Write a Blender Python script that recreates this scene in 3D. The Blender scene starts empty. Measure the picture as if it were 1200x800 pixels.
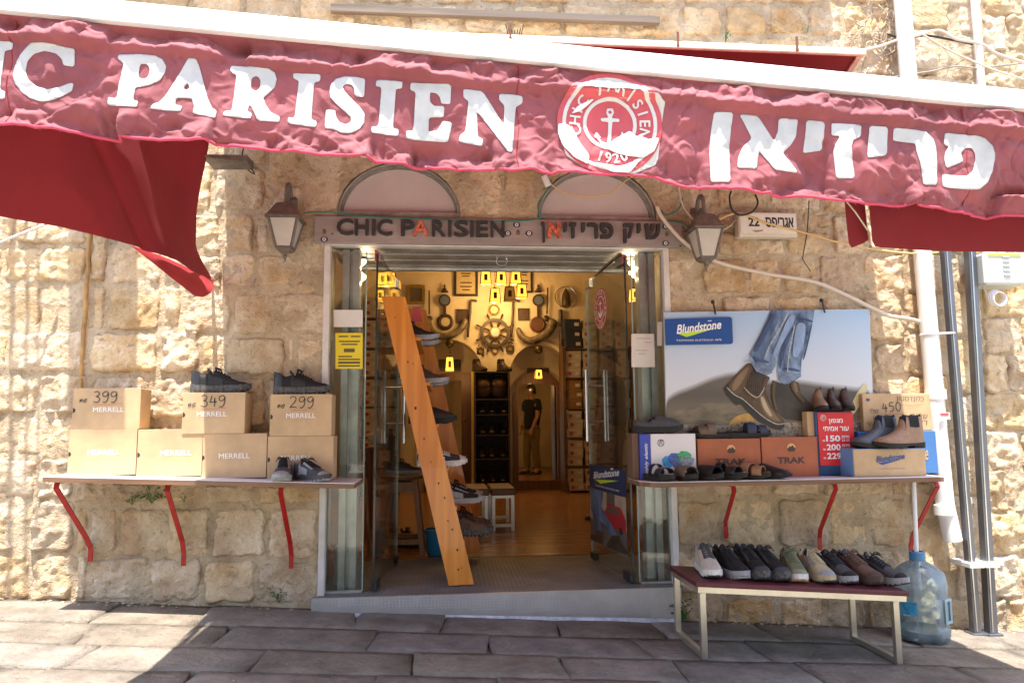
import bpy, bmesh, math, random
import numpy as np
from mathutils import Vector, Matrix, noise

# ------------------------------------------------------------------ scene, camera, sky, sun
random.seed(7)
RNG = random.Random(11)
SC = bpy.context.scene
COL = SC.collection
rad = math.radians

F_PX, CAM_D, CAM_Z = 850.0, 4.2, 0.91
YAW, PITCH, ROLL = 5.2, 6.6, 0.55
CAM_M = (Matrix.Rotation(rad(-YAW), 3, 'Z') @ Matrix.Rotation(rad(90 + PITCH), 3, 'X') @ Matrix.Rotation(rad(-ROLL), 3, 'Z'))
CAM_P = Vector((0, -CAM_D, CAM_Z))
cam_data = bpy.data.cameras.new('camera')
cam_data.sensor_width = 36.0
cam_data.lens = 36.0 * F_PX / 1200.0
cam_data.clip_start = 0.05
cam_data.clip_end = 500
cam = bpy.data.objects.new('camera', cam_data)
cam.matrix_world = Matrix.Translation(CAM_P) @ CAM_M.to_4x4()
COL.objects.link(cam)
SC.camera = cam

SUN_EL, SUN_DX = 77.0, 0.055       # the sun stands high over the street, straight in front of the shop wall
world = bpy.data.worlds.new('World')
SC.world = world
world.use_nodes = True
wn = world.node_tree.nodes
sky = wn.new('ShaderNodeTexSky')
sky.sky_type = 'NISHITA'
sky.sun_disc = False
sky.sun_elevation = rad(SUN_EL)
sky.sun_rotation = rad(180)
sky.dust_density = 1.5
world.node_tree.links.new(sky.outputs[0], wn['Background'].inputs[0])
wn['Background'].inputs[1].default_value = 0.15

sun_l = bpy.data.lights.new('sun', 'SUN')
sun_l.energy = 3.6
sun_l.angle = rad(0.5)
sun_l.color = (1.0, 0.96, 0.90)
sun = bpy.data.objects.new('sun', sun_l)
_d = Vector((SUN_DX, 1.0 / math.tan(rad(SUN_EL)), -1.0)).normalized()
sun.rotation_euler = _d.to_track_quat('-Z', 'Y').to_euler()
sun.location = (0, -6, 12)
COL.objects.link(sun)

SC.view_settings.view_transform = 'Standard'
SC.view_settings.look = 'None'
SC.view_settings.exposure = 2.08
SC.view_settings.gamma = 1.0

# ------------------------------------------------------------------ measuring: a point on a plane seen at a photo pixel
def _ray(u, v):
    return CAM_M @ Vector(((u - 600) / F_PX, -(v - 400) / F_PX, -1))
def at(u, v, Y=0.0):
    d = _ray(u, v); t = (Y - CAM_P.y) / d.y
    return CAM_P + d * t
def atz(u, v, Z):
    d = _ray(u, v); t = (Z - CAM_P.z) / d.z
    return CAM_P + d * t
def atx(u, v, X):
    d = _ray(u, v); t = (X - CAM_P.x) / d.x
    return CAM_P + d * t
def gz(x, y=0):
    return -0.115 - 0.062 * x
def atg(u, v):
    d = _ray(u, v); t = (-0.115 - CAM_P.z) / (d.z + 0.062 * d.x)
    return CAM_P + d * t

# ------------------------------------------------------------------ materials
MATS = {}
def M(name, col, rough=.6, metal=0.0, var=0.0, vscale=6.0, bump=0.0, bscale=40.0, col2=None, spec=None,
      emit=None, estr=0.0, rnd=0.0, stretch=None, detail=4.0, trans=0.0, ior=1.45, alpha=None, sheen=0.0, coat=0.0):
    if name in MATS: return MATS[name]
    m = bpy.data.materials.new(name); m.use_nodes = True
    nt = m.node_tree; N = nt.nodes; L = nt.links
    b = N['Principled BSDF']
    def setv(k, v):
        if k in b.inputs: b.inputs[k].default_value = v
    setv('Base Color', (*col, 1)); setv('Roughness', rough); setv('Metallic', metal)
    if spec is not None: setv('Specular IOR Level', spec)
    if emit: setv('Emission Color', (*emit, 1)); setv('Emission Strength', estr)
    if trans: setv('Transmission Weight', trans); setv('IOR', ior)
    if alpha is not None: setv('Alpha', alpha)
    if sheen: setv('Sheen Weight', sheen)
    if coat: setv('Coat Weight', coat)
    src = None
    if var or bump or col2:
        tc = N.new('ShaderNodeTexCoord'); mp = N.new('ShaderNodeMapping')
        L.new(tc.outputs['Object'], mp.inputs[0])
        if stretch: mp.inputs['Scale'].default_value = stretch
        if rnd:
            oi0 = N.new('ShaderNodeObjectInfo'); ml = N.new('ShaderNodeMath'); ml.operation = 'MULTIPLY'; ml.inputs[1].default_value = 37.0
            L.new(oi0.outputs['Random'], ml.inputs[0]); L.new(ml.outputs[0], mp.inputs['Location'])
    if var or col2:
        n = N.new('ShaderNodeTexNoise'); n.inputs['Scale'].default_value = vscale; n.inputs['Detail'].default_value = detail
        n.inputs['Roughness'].default_value = .65
        L.new(mp.outputs[0], n.inputs['Vector'])
        r = N.new('ShaderNodeValToRGB'); r.color_ramp.elements[0].position = .32; r.color_ramp.elements[1].position = .68
        a = [max(0, c * (1 - var)) for c in col]; c2 = col2 if col2 else [min(1, c * (1 + var)) for c in col]
        r.color_ramp.elements[0].color = (*a, 1); r.color_ramp.elements[1].color = (*c2, 1)
        L.new(n.outputs['Fac'], r.inputs[0]); src = r.outputs[0]
    if rnd:
        oi = N.new('ShaderNodeObjectInfo'); hs = N.new('ShaderNodeHueSaturation')
        mr = N.new('ShaderNodeMapRange'); mr.inputs[3].default_value = 1 - rnd; mr.inputs[4].default_value = 1 + rnd
        L.new(oi.outputs['Random'], mr.inputs[0]); L.new(mr.outputs[0], hs.inputs['Value'])
        m2 = N.new('ShaderNodeMath'); m2.operation = 'MULTIPLY'; m2.inputs[1].default_value = 7.31
        m3 = N.new('ShaderNodeMath'); m3.operation = 'FRACT'
        L.new(oi.outputs['Random'], m2.inputs[0]); L.new(m2.outputs[0], m3.inputs[0])
        mr2 = N.new('ShaderNodeMapRange'); mr2.inputs[3].default_value = 1 - rnd * 1.3; mr2.inputs[4].default_value = 1 + rnd * 1.0
        L.new(m3.outputs[0], mr2.inputs[0]); L.new(mr2.outputs[0], hs.inputs['Saturation'])
        if src is not None: L.new(src, hs.inputs['Color'])
        else: hs.inputs['Color'].default_value = (*col, 1)
        src = hs.outputs[0]
    if src is not None: L.new(src, b.inputs['Base Color'])
    if bump:
        n2 = N.new('ShaderNodeTexNoise'); n2.inputs['Scale'].default_value = bscale; n2.inputs['Detail'].default_value = 6
        L.new(mp.outputs[0], n2.inputs['Vector'])
        bp = N.new('ShaderNodeBump'); bp.inputs['Strength'].default_value = bump; bp.inputs['Distance'].default_value = .01
        L.new(n2.outputs['Fac'], bp.inputs['Height']); L.new(bp.outputs[0], b.inputs['Normal'])
    MATS[name] = m
    return m

def stone_material(name, cA, cB, cDark, rnd=.14, bump=.7, stain=.5, pits=.5, crack=0.0, rust=0.0, joint=0.0):
    m = bpy.data.materials.new(name); m.use_nodes = True
    nt = m.node_tree; N = nt.nodes; L = nt.links; b = N['Principled BSDF']
    b.inputs['Roughness'].default_value = .9
    b.inputs['Specular IOR Level'].default_value = .2
    tc = N.new('ShaderNodeTexCoord')
    geo = N.new('ShaderNodeNewGeometry')
    def nz(scale, detail, rough=.6, w=None):
        n = N.new('ShaderNodeTexNoise'); n.inputs['Scale'].default_value = scale; n.inputs['Detail'].default_value = detail
        n.inputs['Roughness'].default_value = rough
        L.new(geo.outputs['Position'], n.inputs['Vector']); return n
    n1 = nz(5.5, 6, .65); r1 = N.new('ShaderNodeValToRGB')
    r1.color_ramp.elements[0].position = .35; r1.color_ramp.elements[0].color = (*cA, 1)
    r1.color_ramp.elements[1].position = .66; r1.color_ramp.elements[1].color = (*cB, 1)
    L.new(n1.outputs['Fac'], r1.inputs[0])
    if rust:
        nr = nz(3.1, 7, .7); rr_ = N.new('ShaderNodeMapRange'); rr_.inputs[1].default_value = .50; rr_.inputs[2].default_value = .70; rr_.inputs[4].default_value = rust; L.new(nr.outputs['Fac'], rr_.inputs[0])
        mo = N.new('ShaderNodeMix'); mo.data_type = 'RGBA'; L.new(rr_.outputs[0], mo.inputs[0]); L.new(r1.outputs[0], mo.inputs[6]); mo.inputs[7].default_value = (.46, .25, .09, 1)
        class _R: outputs = [mo.outputs[2]]
        r1 = _R
    oi = N.new('ShaderNodeObjectInfo'); hs = N.new('ShaderNodeHueSaturation')
    mr = N.new('ShaderNodeMapRange'); mr.inputs[3].default_value = 1 - rnd; mr.inputs[4].default_value = 1 + rnd
    L.new(oi.outputs['Random'], mr.inputs[0]); L.new(mr.outputs[0], hs.inputs['Value'])
    m2 = N.new('ShaderNodeMath'); m2.operation = 'MULTIPLY'; m2.inputs[1].default_value = 7.31
    m3 = N.new('ShaderNodeMath'); m3.operation = 'FRACT'
    L.new(oi.outputs['Random'], m2.inputs[0]); L.new(m2.outputs[0], m3.inputs[0])
    mr2 = N.new('ShaderNodeMapRange'); mr2.inputs[3].default_value = 1 - rnd * 1.5; mr2.inputs[4].default_value = 1 + rnd * .6
    L.new(m3.outputs[0], mr2.inputs[0]); L.new(mr2.outputs[0], hs.inputs['Saturation'])
    L.new(r1.outputs[0], hs.inputs['Color'])
    # dark weathering: blotches and fine pits that belong to the stone
    n2 = nz(2.2, 8, .7); n3 = nz(46, 4, .6)
    rs = N.new('ShaderNodeValToRGB'); rs.color_ramp.elements[0].position = .52; rs.color_ramp.elements[1].position = .78
    rs.color_ramp.elements[0].color = (0, 0, 0, 1); rs.color_ramp.elements[1].color = (stain, stain, stain, 1)
    L.new(n2.outputs['Fac'], rs.inputs[0])
    rp = N.new('ShaderNodeValToRGB'); rp.color_ramp.elements[0].position = .585; rp.color_ramp.elements[1].position = .74
    rp.color_ramp.elements[0].color = (0, 0, 0, 1); rp.color_ramp.elements[1].color = (pits, pits, pits, 1)
    L.new(n3.outputs['Fac'], rp.inputs[0])
    ad = N.new('ShaderNodeMath'); ad.operation = 'ADD'; ad.use_clamp = True
    L.new(rs.outputs[0], ad.inputs[0]); L.new(rp.outputs[0], ad.inputs[1])
    if crack:
        vo = N.new('ShaderNodeTexVoronoi'); vo.feature = 'DISTANCE_TO_EDGE'; vo.inputs['Scale'].default_value = 8
        nd = nz(7, 7, .75); va = N.new('ShaderNodeVectorMath'); va.operation = 'MULTIPLY_ADD'; va.inputs[1].default_value = (.5, .5, .5)
        L.new(nd.outputs['Color'], va.inputs[0]); L.new(geo.outputs['Position'], va.inputs[2]); L.new(va.outputs[0], vo.inputs['Vector'])
        rc = N.new('ShaderNodeValToRGB'); rc.color_ramp.elements[0].position = 0; rc.color_ramp.elements[1].position = .03
        rc.color_ramp.elements[0].color = (crack, crack, crack, 1); rc.color_ramp.elements[1].color = (0, 0, 0, 1); L.new(vo.outputs['Distance'], rc.inputs[0])
        nm = nz(4, 3); mm = N.new('ShaderNodeMapRange'); mm.inputs[1].default_value = .45; mm.inputs[2].default_value = .62; L.new(nm.outputs['Fac'], mm.inputs[0])
        mu = N.new('ShaderNodeMath'); mu.operation = 'MULTIPLY_ADD'; mu.use_clamp = True; L.new(rc.outputs[0], mu.inputs[0]); L.new(mm.outputs[0], mu.inputs[1]); L.new(ad.outputs[0], mu.inputs[2]); ad = mu
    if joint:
        at_ = N.new('ShaderNodeAttribute'); at_.attribute_name = 'dirt_shade'; aj = N.new('ShaderNodeMath'); aj.operation = 'MULTIPLY_ADD'; aj.use_clamp = True; aj.inputs[1].default_value = joint
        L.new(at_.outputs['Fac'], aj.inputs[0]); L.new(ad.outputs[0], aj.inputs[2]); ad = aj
    mx = N.new('ShaderNodeMix'); mx.data_type = 'RGBA'
    L.new(ad.outputs[0], mx.inputs[0]); L.new(hs.outputs[0], mx.inputs[6]); mx.inputs[7].default_value = (*cDark, 1)
    L.new(mx.outputs[2], b.inputs['Base Color'])
    n4 = nz(24, 9, .7); n5 = nz(120, 3, .6)
    try:
        n4.noise_type = 'RIDGED_MULTIFRACTAL'; n4.normalize = True
    except Exception: pass
    a2 = N.new('ShaderNodeMath'); a2.operation = 'MULTIPLY_ADD'; a2.inputs[1].default_value = .6
    L.new(n5.outputs['Fac'], a2.inputs[0]); L.new(n4.outputs['Fac'], a2.inputs[2])
    bp = N.new('ShaderNodeBump'); bp.inputs['Strength'].default_value = bump; bp.inputs['Distance'].default_value = .02
    L.new(a2.outputs[0], bp.inputs['Height']); L.new(bp.outputs[0], b.inputs['Normal'])
    return m

def glass_material(name, tint=(.93, .96, .95), refl=1.0, dirt_shade=.0, dcol=(.6, .6, .56)):
    # a thin pane: clear, with a Fresnel reflection, and a little dust
    m = bpy.data.materials.new(name); m.use_nodes = True
    nt = m.node_tree; N = nt.nodes; L = nt.links
    for n in list(N):
        if n.type != 'OUTPUT_MATERIAL': N.remove(n)
    out = [n for n in N if n.type == 'OUTPUT_MATERIAL'][0]
    tr = N.new('ShaderNodeBsdfTransparent'); tr.inputs[0].default_value = (*tint, 1)
    gl = N.new('ShaderNodeBsdfGlossy'); gl.inputs['Roughness'].default_value = .01
    fr = N.new('ShaderNodeFresnel'); fr.inputs[0].default_value = 1.5
    ml = N.new('ShaderNodeMath'); ml.operation = 'MULTIPLY'; ml.inputs[1].default_value = refl
    L.new(fr.outputs[0], ml.inputs[0])
    mx = N.new('ShaderNodeMixShader'); L.new(ml.outputs[0], mx.inputs[0]); L.new(tr.outputs[0], mx.inputs[1]); L.new(gl.outputs[0], mx.inputs[2])
    last = mx
    if dirt_shade:
        df = N.new('ShaderNodeBsdfDiffuse'); df.inputs[0].default_value = (*dcol, 1)
        tc = N.new('ShaderNodeTexCoord'); n = N.new('ShaderNodeTexNoise'); n.inputs['Scale'].default_value = 3; n.inputs['Detail'].default_value = 7
        mp = N.new('ShaderNodeMapping'); mp.inputs['Scale'].default_value = (3, 3, .6)
        L.new(tc.outputs['Object'], mp.inputs[0]); L.new(mp.outputs[0], n.inputs['Vector'])
        mr = N.new('ShaderNodeMapRange'); mr.inputs[1].default_value = .3; mr.inputs[2].default_value = .8; mr.inputs[3].default_value = dirt_shade * .3; mr.inputs[4].default_value = dirt_shade * 1.6
        L.new(n.outputs['Fac'], mr.inputs[0])
        m2 = N.new('ShaderNodeMixShader'); L.new(mr.outputs[0], m2.inputs[0]); L.new(mx.outputs[0], m2.inputs[1]); L.new(df.outputs[0], m2.inputs[2]); last = m2
    L.new(last.outputs[0], out.inputs[0])
    MATS[name] = m
    return m

def wood(name, c1, c2, axis=0, scale=9.0, rough=.55, ring=1.0, coat=0.0, knots=0.0):
    m = bpy.data.materials.new(name); m.use_nodes = True
    nt = m.node_tree; N = nt.nodes; L = nt.links; b = N['Principled BSDF']
    b.inputs['Roughness'].default_value = rough
    if coat: b.inputs['Coat Weight'].default_value = coat
    tc = N.new('ShaderNodeTexCoord'); mp = N.new('ShaderNodeMapping')
    s = [scale * 2.2] * 3; s[axis] = scale * .12
    mp.inputs['Scale'].default_value = s
    L.new(tc.outputs['Object'], mp.inputs[0])
    oi = N.new('ShaderNodeObjectInfo'); ml = N.new('ShaderNodeMath'); ml.operation = 'MULTIPLY'; ml.inputs[1].default_value = 53.0
    L.new(oi.outputs['Random'], ml.inputs[0]); L.new(ml.outputs[0], mp.inputs['Location'])
    n = N.new('ShaderNodeTexNoise'); n.inputs['Scale'].default_value = 1.5; n.inputs['Detail'].default_value = 6; n.inputs['Distortion'].default_value = .6 * ring
    L.new(mp.outputs[0], n.inputs['Vector'])
    r = N.new('ShaderNodeValToRGB'); r.color_ramp.elements[0].position = .3; r.color_ramp.elements[1].position = .7
    r.color_ramp.elements[0].color = (*c1, 1); r.color_ramp.elements[1].color = (*c2, 1)
    L.new(n.outputs['Fac'], r.inputs[0])
    L.new(r.outputs[0], b.inputs['Base Color'])
    bp = N.new('ShaderNodeBump'); bp.inputs['Strength'].default_value = .12; bp.inputs['Distance'].default_value = .004
    L.new(n.outputs['Fac'], bp.inputs['Height']); L.new(bp.outputs[0], b.inputs['Normal'])
    MATS[name] = m
    return m

# ------------------------------------------------------------------ mesh helpers
class MB:
    """collects shapes for ONE mesh object"""
    def __init__(s): s.v = []; s.f = []
    def add(s, vs, fs):
        o = len(s.v); s.v += [tuple(p) for p in vs]; s.f += [tuple(i + o for i in f) for f in fs]; return s
    def box(s, c, d, rz=0, rot=None, bev=0):
        hx, hy, hz = d[0] / 2, d[1] / 2, d[2] / 2
        R = rot if rot is not None else Matrix.Rotation(rz, 3, 'Z')
        c = Vector(c)
        if bev:
            bm = bmesh.new(); bmesh.ops.create_cube(bm, size=1)
            for v in bm.verts: v.co = Vector((v.co.x * d[0], v.co.y * d[1], v.co.z * d[2]))
            bmesh.ops.bevel(bm, geom=bm.edges[:], offset=bev, segments=1, affect='EDGES')
            bm.verts.index_update()
            s.add([c + R @ v.co for v in bm.verts], [[v.index for v in f.verts] for f in bm.faces]); bm.free(); return s
        vs = [c + R @ Vector((x, y, z)) for z in (-hz, hz) for y in (-hy, hy) for x in (-hx, hx)]
        return s.add(vs, [(0, 2, 3, 1), (4, 5, 7, 6), (0, 1, 5, 4), (2, 6, 7, 3), (0, 4, 6, 2), (1, 3, 7, 5)])
    def bb(s, x0, x1, y0, y1, z0, z1, bev=0):
        return s.box(((x0 + x1) / 2, (y0 + y1) / 2, (z0 + z1) / 2), (abs(x1 - x0), abs(y1 - y0), abs(z1 - z0)), bev=bev)
    def hexa(s, p):  # 8 corners: bottom 4 ring, top 4 ring
        return s.add(p, [(3, 2, 1, 0), (4, 5, 6, 7), (0, 1, 5, 4), (1, 2, 6, 5), (2, 3, 7, 6), (3, 0, 4, 7)])
    def tube(s, pts, r, n=8, cap=True):
        pts = [Vector(p) for p in pts]
        rr = r if isinstance(r, (list, tuple)) else [r] * len(pts)
        rings = []; up = None
        for i, p in enumerate(pts):
            a = pts[max(0, i - 1)]; b = pts[min(len(pts) - 1, i + 1)]
            t = (b - a).normalized() if (b - a).length > 1e-9 else Vector((0, 0, 1))
            if up is None:
                up = Vector((0, 0, 1)) if abs(t.z) < .9 else Vector((1, 0, 0))
            x = t.cross(up)
            if x.length < 1e-6: x = t.orthogonal()
            x.normalize(); up2 = x.cross(t).normalized(); up = up2
            rings.append([p + x * math.cos(2 * math.pi * k / n) * rr[i] + up2 * math.sin(2 * math.pi * k / n) * rr[i] for k in range(n)])
        vs = [q for rg in rings for q in rg]; fs = []
        for i in range(len(pts) - 1):
            for k in range(n):
                k2 = (k + 1) % n
                fs.append((i * n + k, i * n + k2, (i + 1) * n + k2, (i + 1) * n + k))
        if cap:
            fs.append(tuple(range(n - 1, -1, -1))); fs.append(tuple((len(pts) - 1) * n + k for k in range(n)))
        return s.add(vs, fs)
    def bar(s, a, b, w, h, up=(0, 0, 1)):
        a, b = Vector(a), Vector(b); t = (b - a).normalized(); up = Vector(up)
        x = t.cross(up)
        if x.length < 1e-4: x = t.cross(Vector((0, 1, 0)))
        x.normalize(); z = x.cross(t).normalized()
        q = [x * sx * w / 2 + z * sz * h / 2 for sx, sz in ((-1, -1), (1, -1), (1, 1), (-1, 1))]
        return s.hexa([a + o for o in q] + [b + o for o in q])
    def lathe(s, c, prof, n=16, axis='Z', cap=True):
        c = Vector(c); vs = []; fs = []
        for (r, h) in prof:
            for k in range(n):
                a = 2 * math.pi * k / n
                if axis == 'Z': vs.append(c + Vector((r * math.cos(a), r * math.sin(a), h)))
                elif axis == 'Y': vs.append(c + Vector((r * math.cos(a), h, r * math.sin(a))))
                else: vs.append(c + Vector((h, r * math.cos(a), r * math.sin(a))))
        for i in range(len(prof) - 1):
            for k in range(n):
                k2 = (k + 1) % n; q = (i * n + k, i * n + k2, (i + 1) * n + k2, (i + 1) * n + k)
                fs.append(q if axis != 'Y' else q[::-1])
        if cap:
            fs.append(tuple(range(n - 1, -1, -1))); fs.append(tuple((len(prof) - 1) * n + k for k in range(n)))
        return s.add(vs, fs)
    def disc(s, c, r, y=0, n=24, thick=.004, axis='Y', sx=1, sz=1):
        c = Vector(c)
        pr = [(r, 0), (r, -thick)]
        o = len(s.v); s.lathe((0, 0, 0), pr, n, 'Y')
        for i in range(o, len(s.v)):
            p = s.v[i]; s.v[i] = (c.x + p[0] * sx, c.y + p[1], c.z + p[2] * sz)
        return s
    def ring(s, c, r, t, n=28, m=6, axis='Y'):
        pts = []
        vs = []; fs = []
        for k in range(n):
            a = 2 * math.pi * k / n
            for j in range(m):
                b = 2 * math.pi * j / m; R = r + t * math.cos(b); h = t * math.sin(b)
                if axis == 'Y': vs.append((c[0] + R * math.cos(a), c[1] + h, c[2] + R * math.sin(a)))
                elif axis == 'Z': vs.append((c[0] + R * math.cos(a), c[1] + R * math.sin(a), c[2] + h))
                else: vs.append((c[0] + h, c[1] + R * math.cos(a), c[2] + R * math.sin(a)))
        for k in range(n):
            for j in range(m):
                k2 = (k + 1) % n; j2 = (j + 1) % m
                fs.append((k * m + j, k * m + j2, k2 * m + j2, k2 * m + j))
        return s.add(vs, fs)
    def sphere(s, c, r, n=12, m=8, sc=(1, 1, 1)):
        pr = []
        o = len(s.v)
        s.lathe((0, 0, 0), [(max(1e-4, r * math.sin(math.pi * i / m)), -r * math.cos(math.pi * i / m)) for i in range(m + 1)], n)
        for i in range(o, len(s.v)):
            p = s.v[i]; s.v[i] = (c[0] + p[0] * sc[0], c[1] + p[1] * sc[1], c[2] + p[2] * sc[2])
        return s
    def prism(s, pts, off):   # planar polygon (3D) extruded by vector off
        off = Vector(off); n = len(pts); pts = [Vector(p) for p in pts]
        vs = pts + [p + off for p in pts]
        fs = [tuple(range(n)), tuple(range(2 * n - 1, n - 1, -1))] + [(i, i + n, (i + 1) % n + n, (i + 1) % n) for i in range(n)]
        return s.add(vs, fs)
    def xform(s, mat):
        s.v = [tuple(mat @ Vector(p)) for p in s.v]; return s
    def loft(s, rings, close=False, caps=False):
        n = len(rings[0]); vs = [p for r in rings for p in r]; fs = []
        for i in range(len(rings) - 1):
            for k in range(n if close else n - 1):
                k2 = (k + 1) % n
                fs.append((i * n + k, i * n + k2, (i + 1) * n + k2, (i + 1) * n + k))
        if caps:
            fs.append(tuple(range(n - 1, -1, -1))); fs.append(tuple((len(rings) - 1) * n + k for k in range(n)))
        return s.add(vs, fs)
    def mesh(s, name, smooth=False, org=(0, 0, 0)):
        me = bpy.data.meshes.new(name)
        o = Vector(org)
        me.from_pydata([tuple(Vector(p) - o) for p in s.v], [], s.f)
        me.validate(clean_customdata=False)
        bm = bmesh.new(); bm.from_mesh(me); bmesh.ops.recalc_face_normals(bm, faces=bm.faces[:]); bm.to_mesh(me); bm.free()
        if smooth:
            me.polygons.foreach_set('use_smooth', [True] * len(me.polygons))
            if smooth is not True:
                try: me.set_sharp_from_angle(angle=rad(smooth))
                except Exception: pass
        me.update()
        return me

def wloc(o):
    p = Vector((0, 0, 0))
    while o is not None:
        p = p + Vector(o.location); o = o.parent
    return p
def link(name, me, mat, parent=None, loc=(0, 0, 0)):
    if mat is not None and len(me.materials) == 0: me.materials.append(mat)
    o = bpy.data.objects.new(name, me); COL.objects.link(o)
    o.location = loc
    if parent is not None: o.parent = parent
    return o
def part(name, mb, mat, parent, smooth=False, label=None):
    """mb in world coordinates; the part hangs under its (unrotated) thing"""
    me = mb.mesh(name, smooth, wloc(parent))
    o = link(name, me, mat, parent)
    if label: o['label'] = label
    return o
def tag(o, label=None, cat=None, group=None, kind=None):
    if label: o['label'] = label
    if cat: o['category'] = cat
    if group: o['group'] = group
    if kind: o['kind'] = kind
    return o
def thing(name, label, cat, loc=(0, 0, 0), rz=0, group=None):
    o = bpy.data.objects.new(name, None); COL.objects.link(o)
    o.empty_display_size = .05
    o.location = loc; o.rotation_euler = (0, 0, rz)
    return tag(o, label, cat, group)
def solo(name, mb, mat, label, cat, smooth=False, group=None, kind=None):
    vs = np.array(mb.v); c = vs.mean(0); org = (float(c[0]), float(c[1]), float(vs[:, 2].min()))
    o = link(name, mb.mesh(name, smooth, org), mat, None, org)
    return tag(o, label, cat, group, kind)
def dup(root, loc=None, rz=None, label=None, group=None, mats=None):
    def cp(o, par):
        c = o.copy(); COL.objects.link(c)
        if par is not None: c.parent = par
        if mats and o.type == 'MESH':
            nm = o.name.split('.')[0]
            if nm in mats:
                c.material_slots[0].link = 'OBJECT'; c.material_slots[0].material = mats[nm]
        for ch in list(o.children): cp(ch, c)
        return c
    r = cp(root, None)
    if loc is not None: r.location = loc
    if rz is not None: r.rotation_euler = (0, 0, rz)
    if label: r['label'] = label
    if group: r['group'] = group
    return r

# ------------------------------------------------------------------ vectorised gradient noise
_prm = np.random.RandomState(5).permutation(512)
_grd = np.random.RandomState(6).normal(size=(512, 2)); _grd /= np.linalg.norm(_grd, axis=1, keepdims=True)
def pn(x, y, seed=0):
    x = np.asarray(x, float) + seed * 17.13; y = np.asarray(y, float) + seed * 9.71
    xi = np.floor(x).astype(int); yi = np.floor(y).astype(int); xf = x - xi; yf = y - yi
    def g(a, b, dx, dy):
        h = _prm[(_prm[a & 511] + b) & 511]; v = _grd[h]; return v[..., 0] * dx + v[..., 1] * dy
    u = xf * xf * xf * (xf * (xf * 6 - 15) + 10); w = yf * yf * yf * (yf * (yf * 6 - 15) + 10)
    n00 = g(xi, yi, xf, yf); n10 = g(xi + 1, yi, xf - 1, yf); n01 = g(xi, yi + 1, xf, yf - 1); n11 = g(xi + 1, yi + 1, xf - 1, yf - 1)
    return ((n00 * (1 - u) + n10 * u) * (1 - w) + (n01 * (1 - u) + n11 * u) * w) * 1.5
def fbm(x, y, o=4, seed=0, g=.5):
    a = 1; t = 0
    for i in range(o):
        t = t + a * pn(np.asarray(x) * 2 ** i, np.asarray(y) * 2 ** i, seed + i * 3); a *= g
    return t
def ridge(x, y, seed=0): return 1 - 2 * np.abs(pn(x, y, seed))

# ------------------------------------------------------------------ outlines to meshes
def sdf_poly(P, X, Y):
    P = np.asarray(P, float); Q = np.roll(P, -1, 0)
    d = np.full(X.shape, 1e9); ins = np.zeros(X.shape, bool)
    for (ax, ay), (bx, by) in zip(P, Q):
        ex, ey = bx - ax, by - ay; l2 = ex * ex + ey * ey + 1e-12
        t = np.clip(((X - ax) * ex + (Y - ay) * ey) / l2, 0, 1)
        d = np.minimum(d, np.hypot(X - ax - t * ex, Y - ay - t * ey))
        c = ((ay > Y) != (by > Y))
        with np.errstate(divide='ignore', invalid='ignore'):
            xi = (bx - ax) * (Y - ay) / ((by - ay) if by != ay else 1e-12) + ax
        ins ^= c & (X < xi)
    return np.where(ins, -d, d)
def chaikin(P, it=1, k=.22):
    for _ in range(it):
        Q = []
        for i in range(len(P)):
            a = np.array(P[i]); b = np.array(P[(i + 1) % len(P)])
            Q.append(a * (1 - k) + b * k); Q.append(a * k + b * (1 - k))
        P = Q
    return P
def march(sd, xs, ys):
    """inside (sd<0) region of a grid as polygons -> verts(2D), faces"""
    V = {}; verts = []; faces = []
    def pt(key, p):
        if key not in V: V[key] = len(verts); verts.append(p)
        return V[key]
    ny, nx = sd.shape
    for j in range(ny - 1):
        row = sd[j:j + 2]
        act = np.nonzero(np.minimum(np.minimum(row[0, :-1], row[0, 1:]), np.minimum(row[1, :-1], row[1, 1:])) < 0)[0]
        for i in act:
            c = [(i, j), (i + 1, j), (i + 1, j + 1), (i, j + 1)]
            s = [sd[q[1], q[0]] for q in c]; poly = []
            for k in range(4):
                a, b = c[k], c[(k + 1) % 4]; sa, sb = s[k], s[(k + 1) % 4]
                if sa < 0: poly.append(pt(a, (xs[a[0]], ys[a[1]])))
                if (sa < 0) != (sb < 0):
                    t = sa / (sa - sb); key = (min(a, b), max(a, b))
                    poly.append(pt(key, (xs[a[0]] * (1 - t) + xs[b[0]] * t, ys[a[1]] * (1 - t) + ys[b[1]] * t)))
            if len(poly) >= 3: faces.append(tuple(poly))
    return verts, faces

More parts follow.
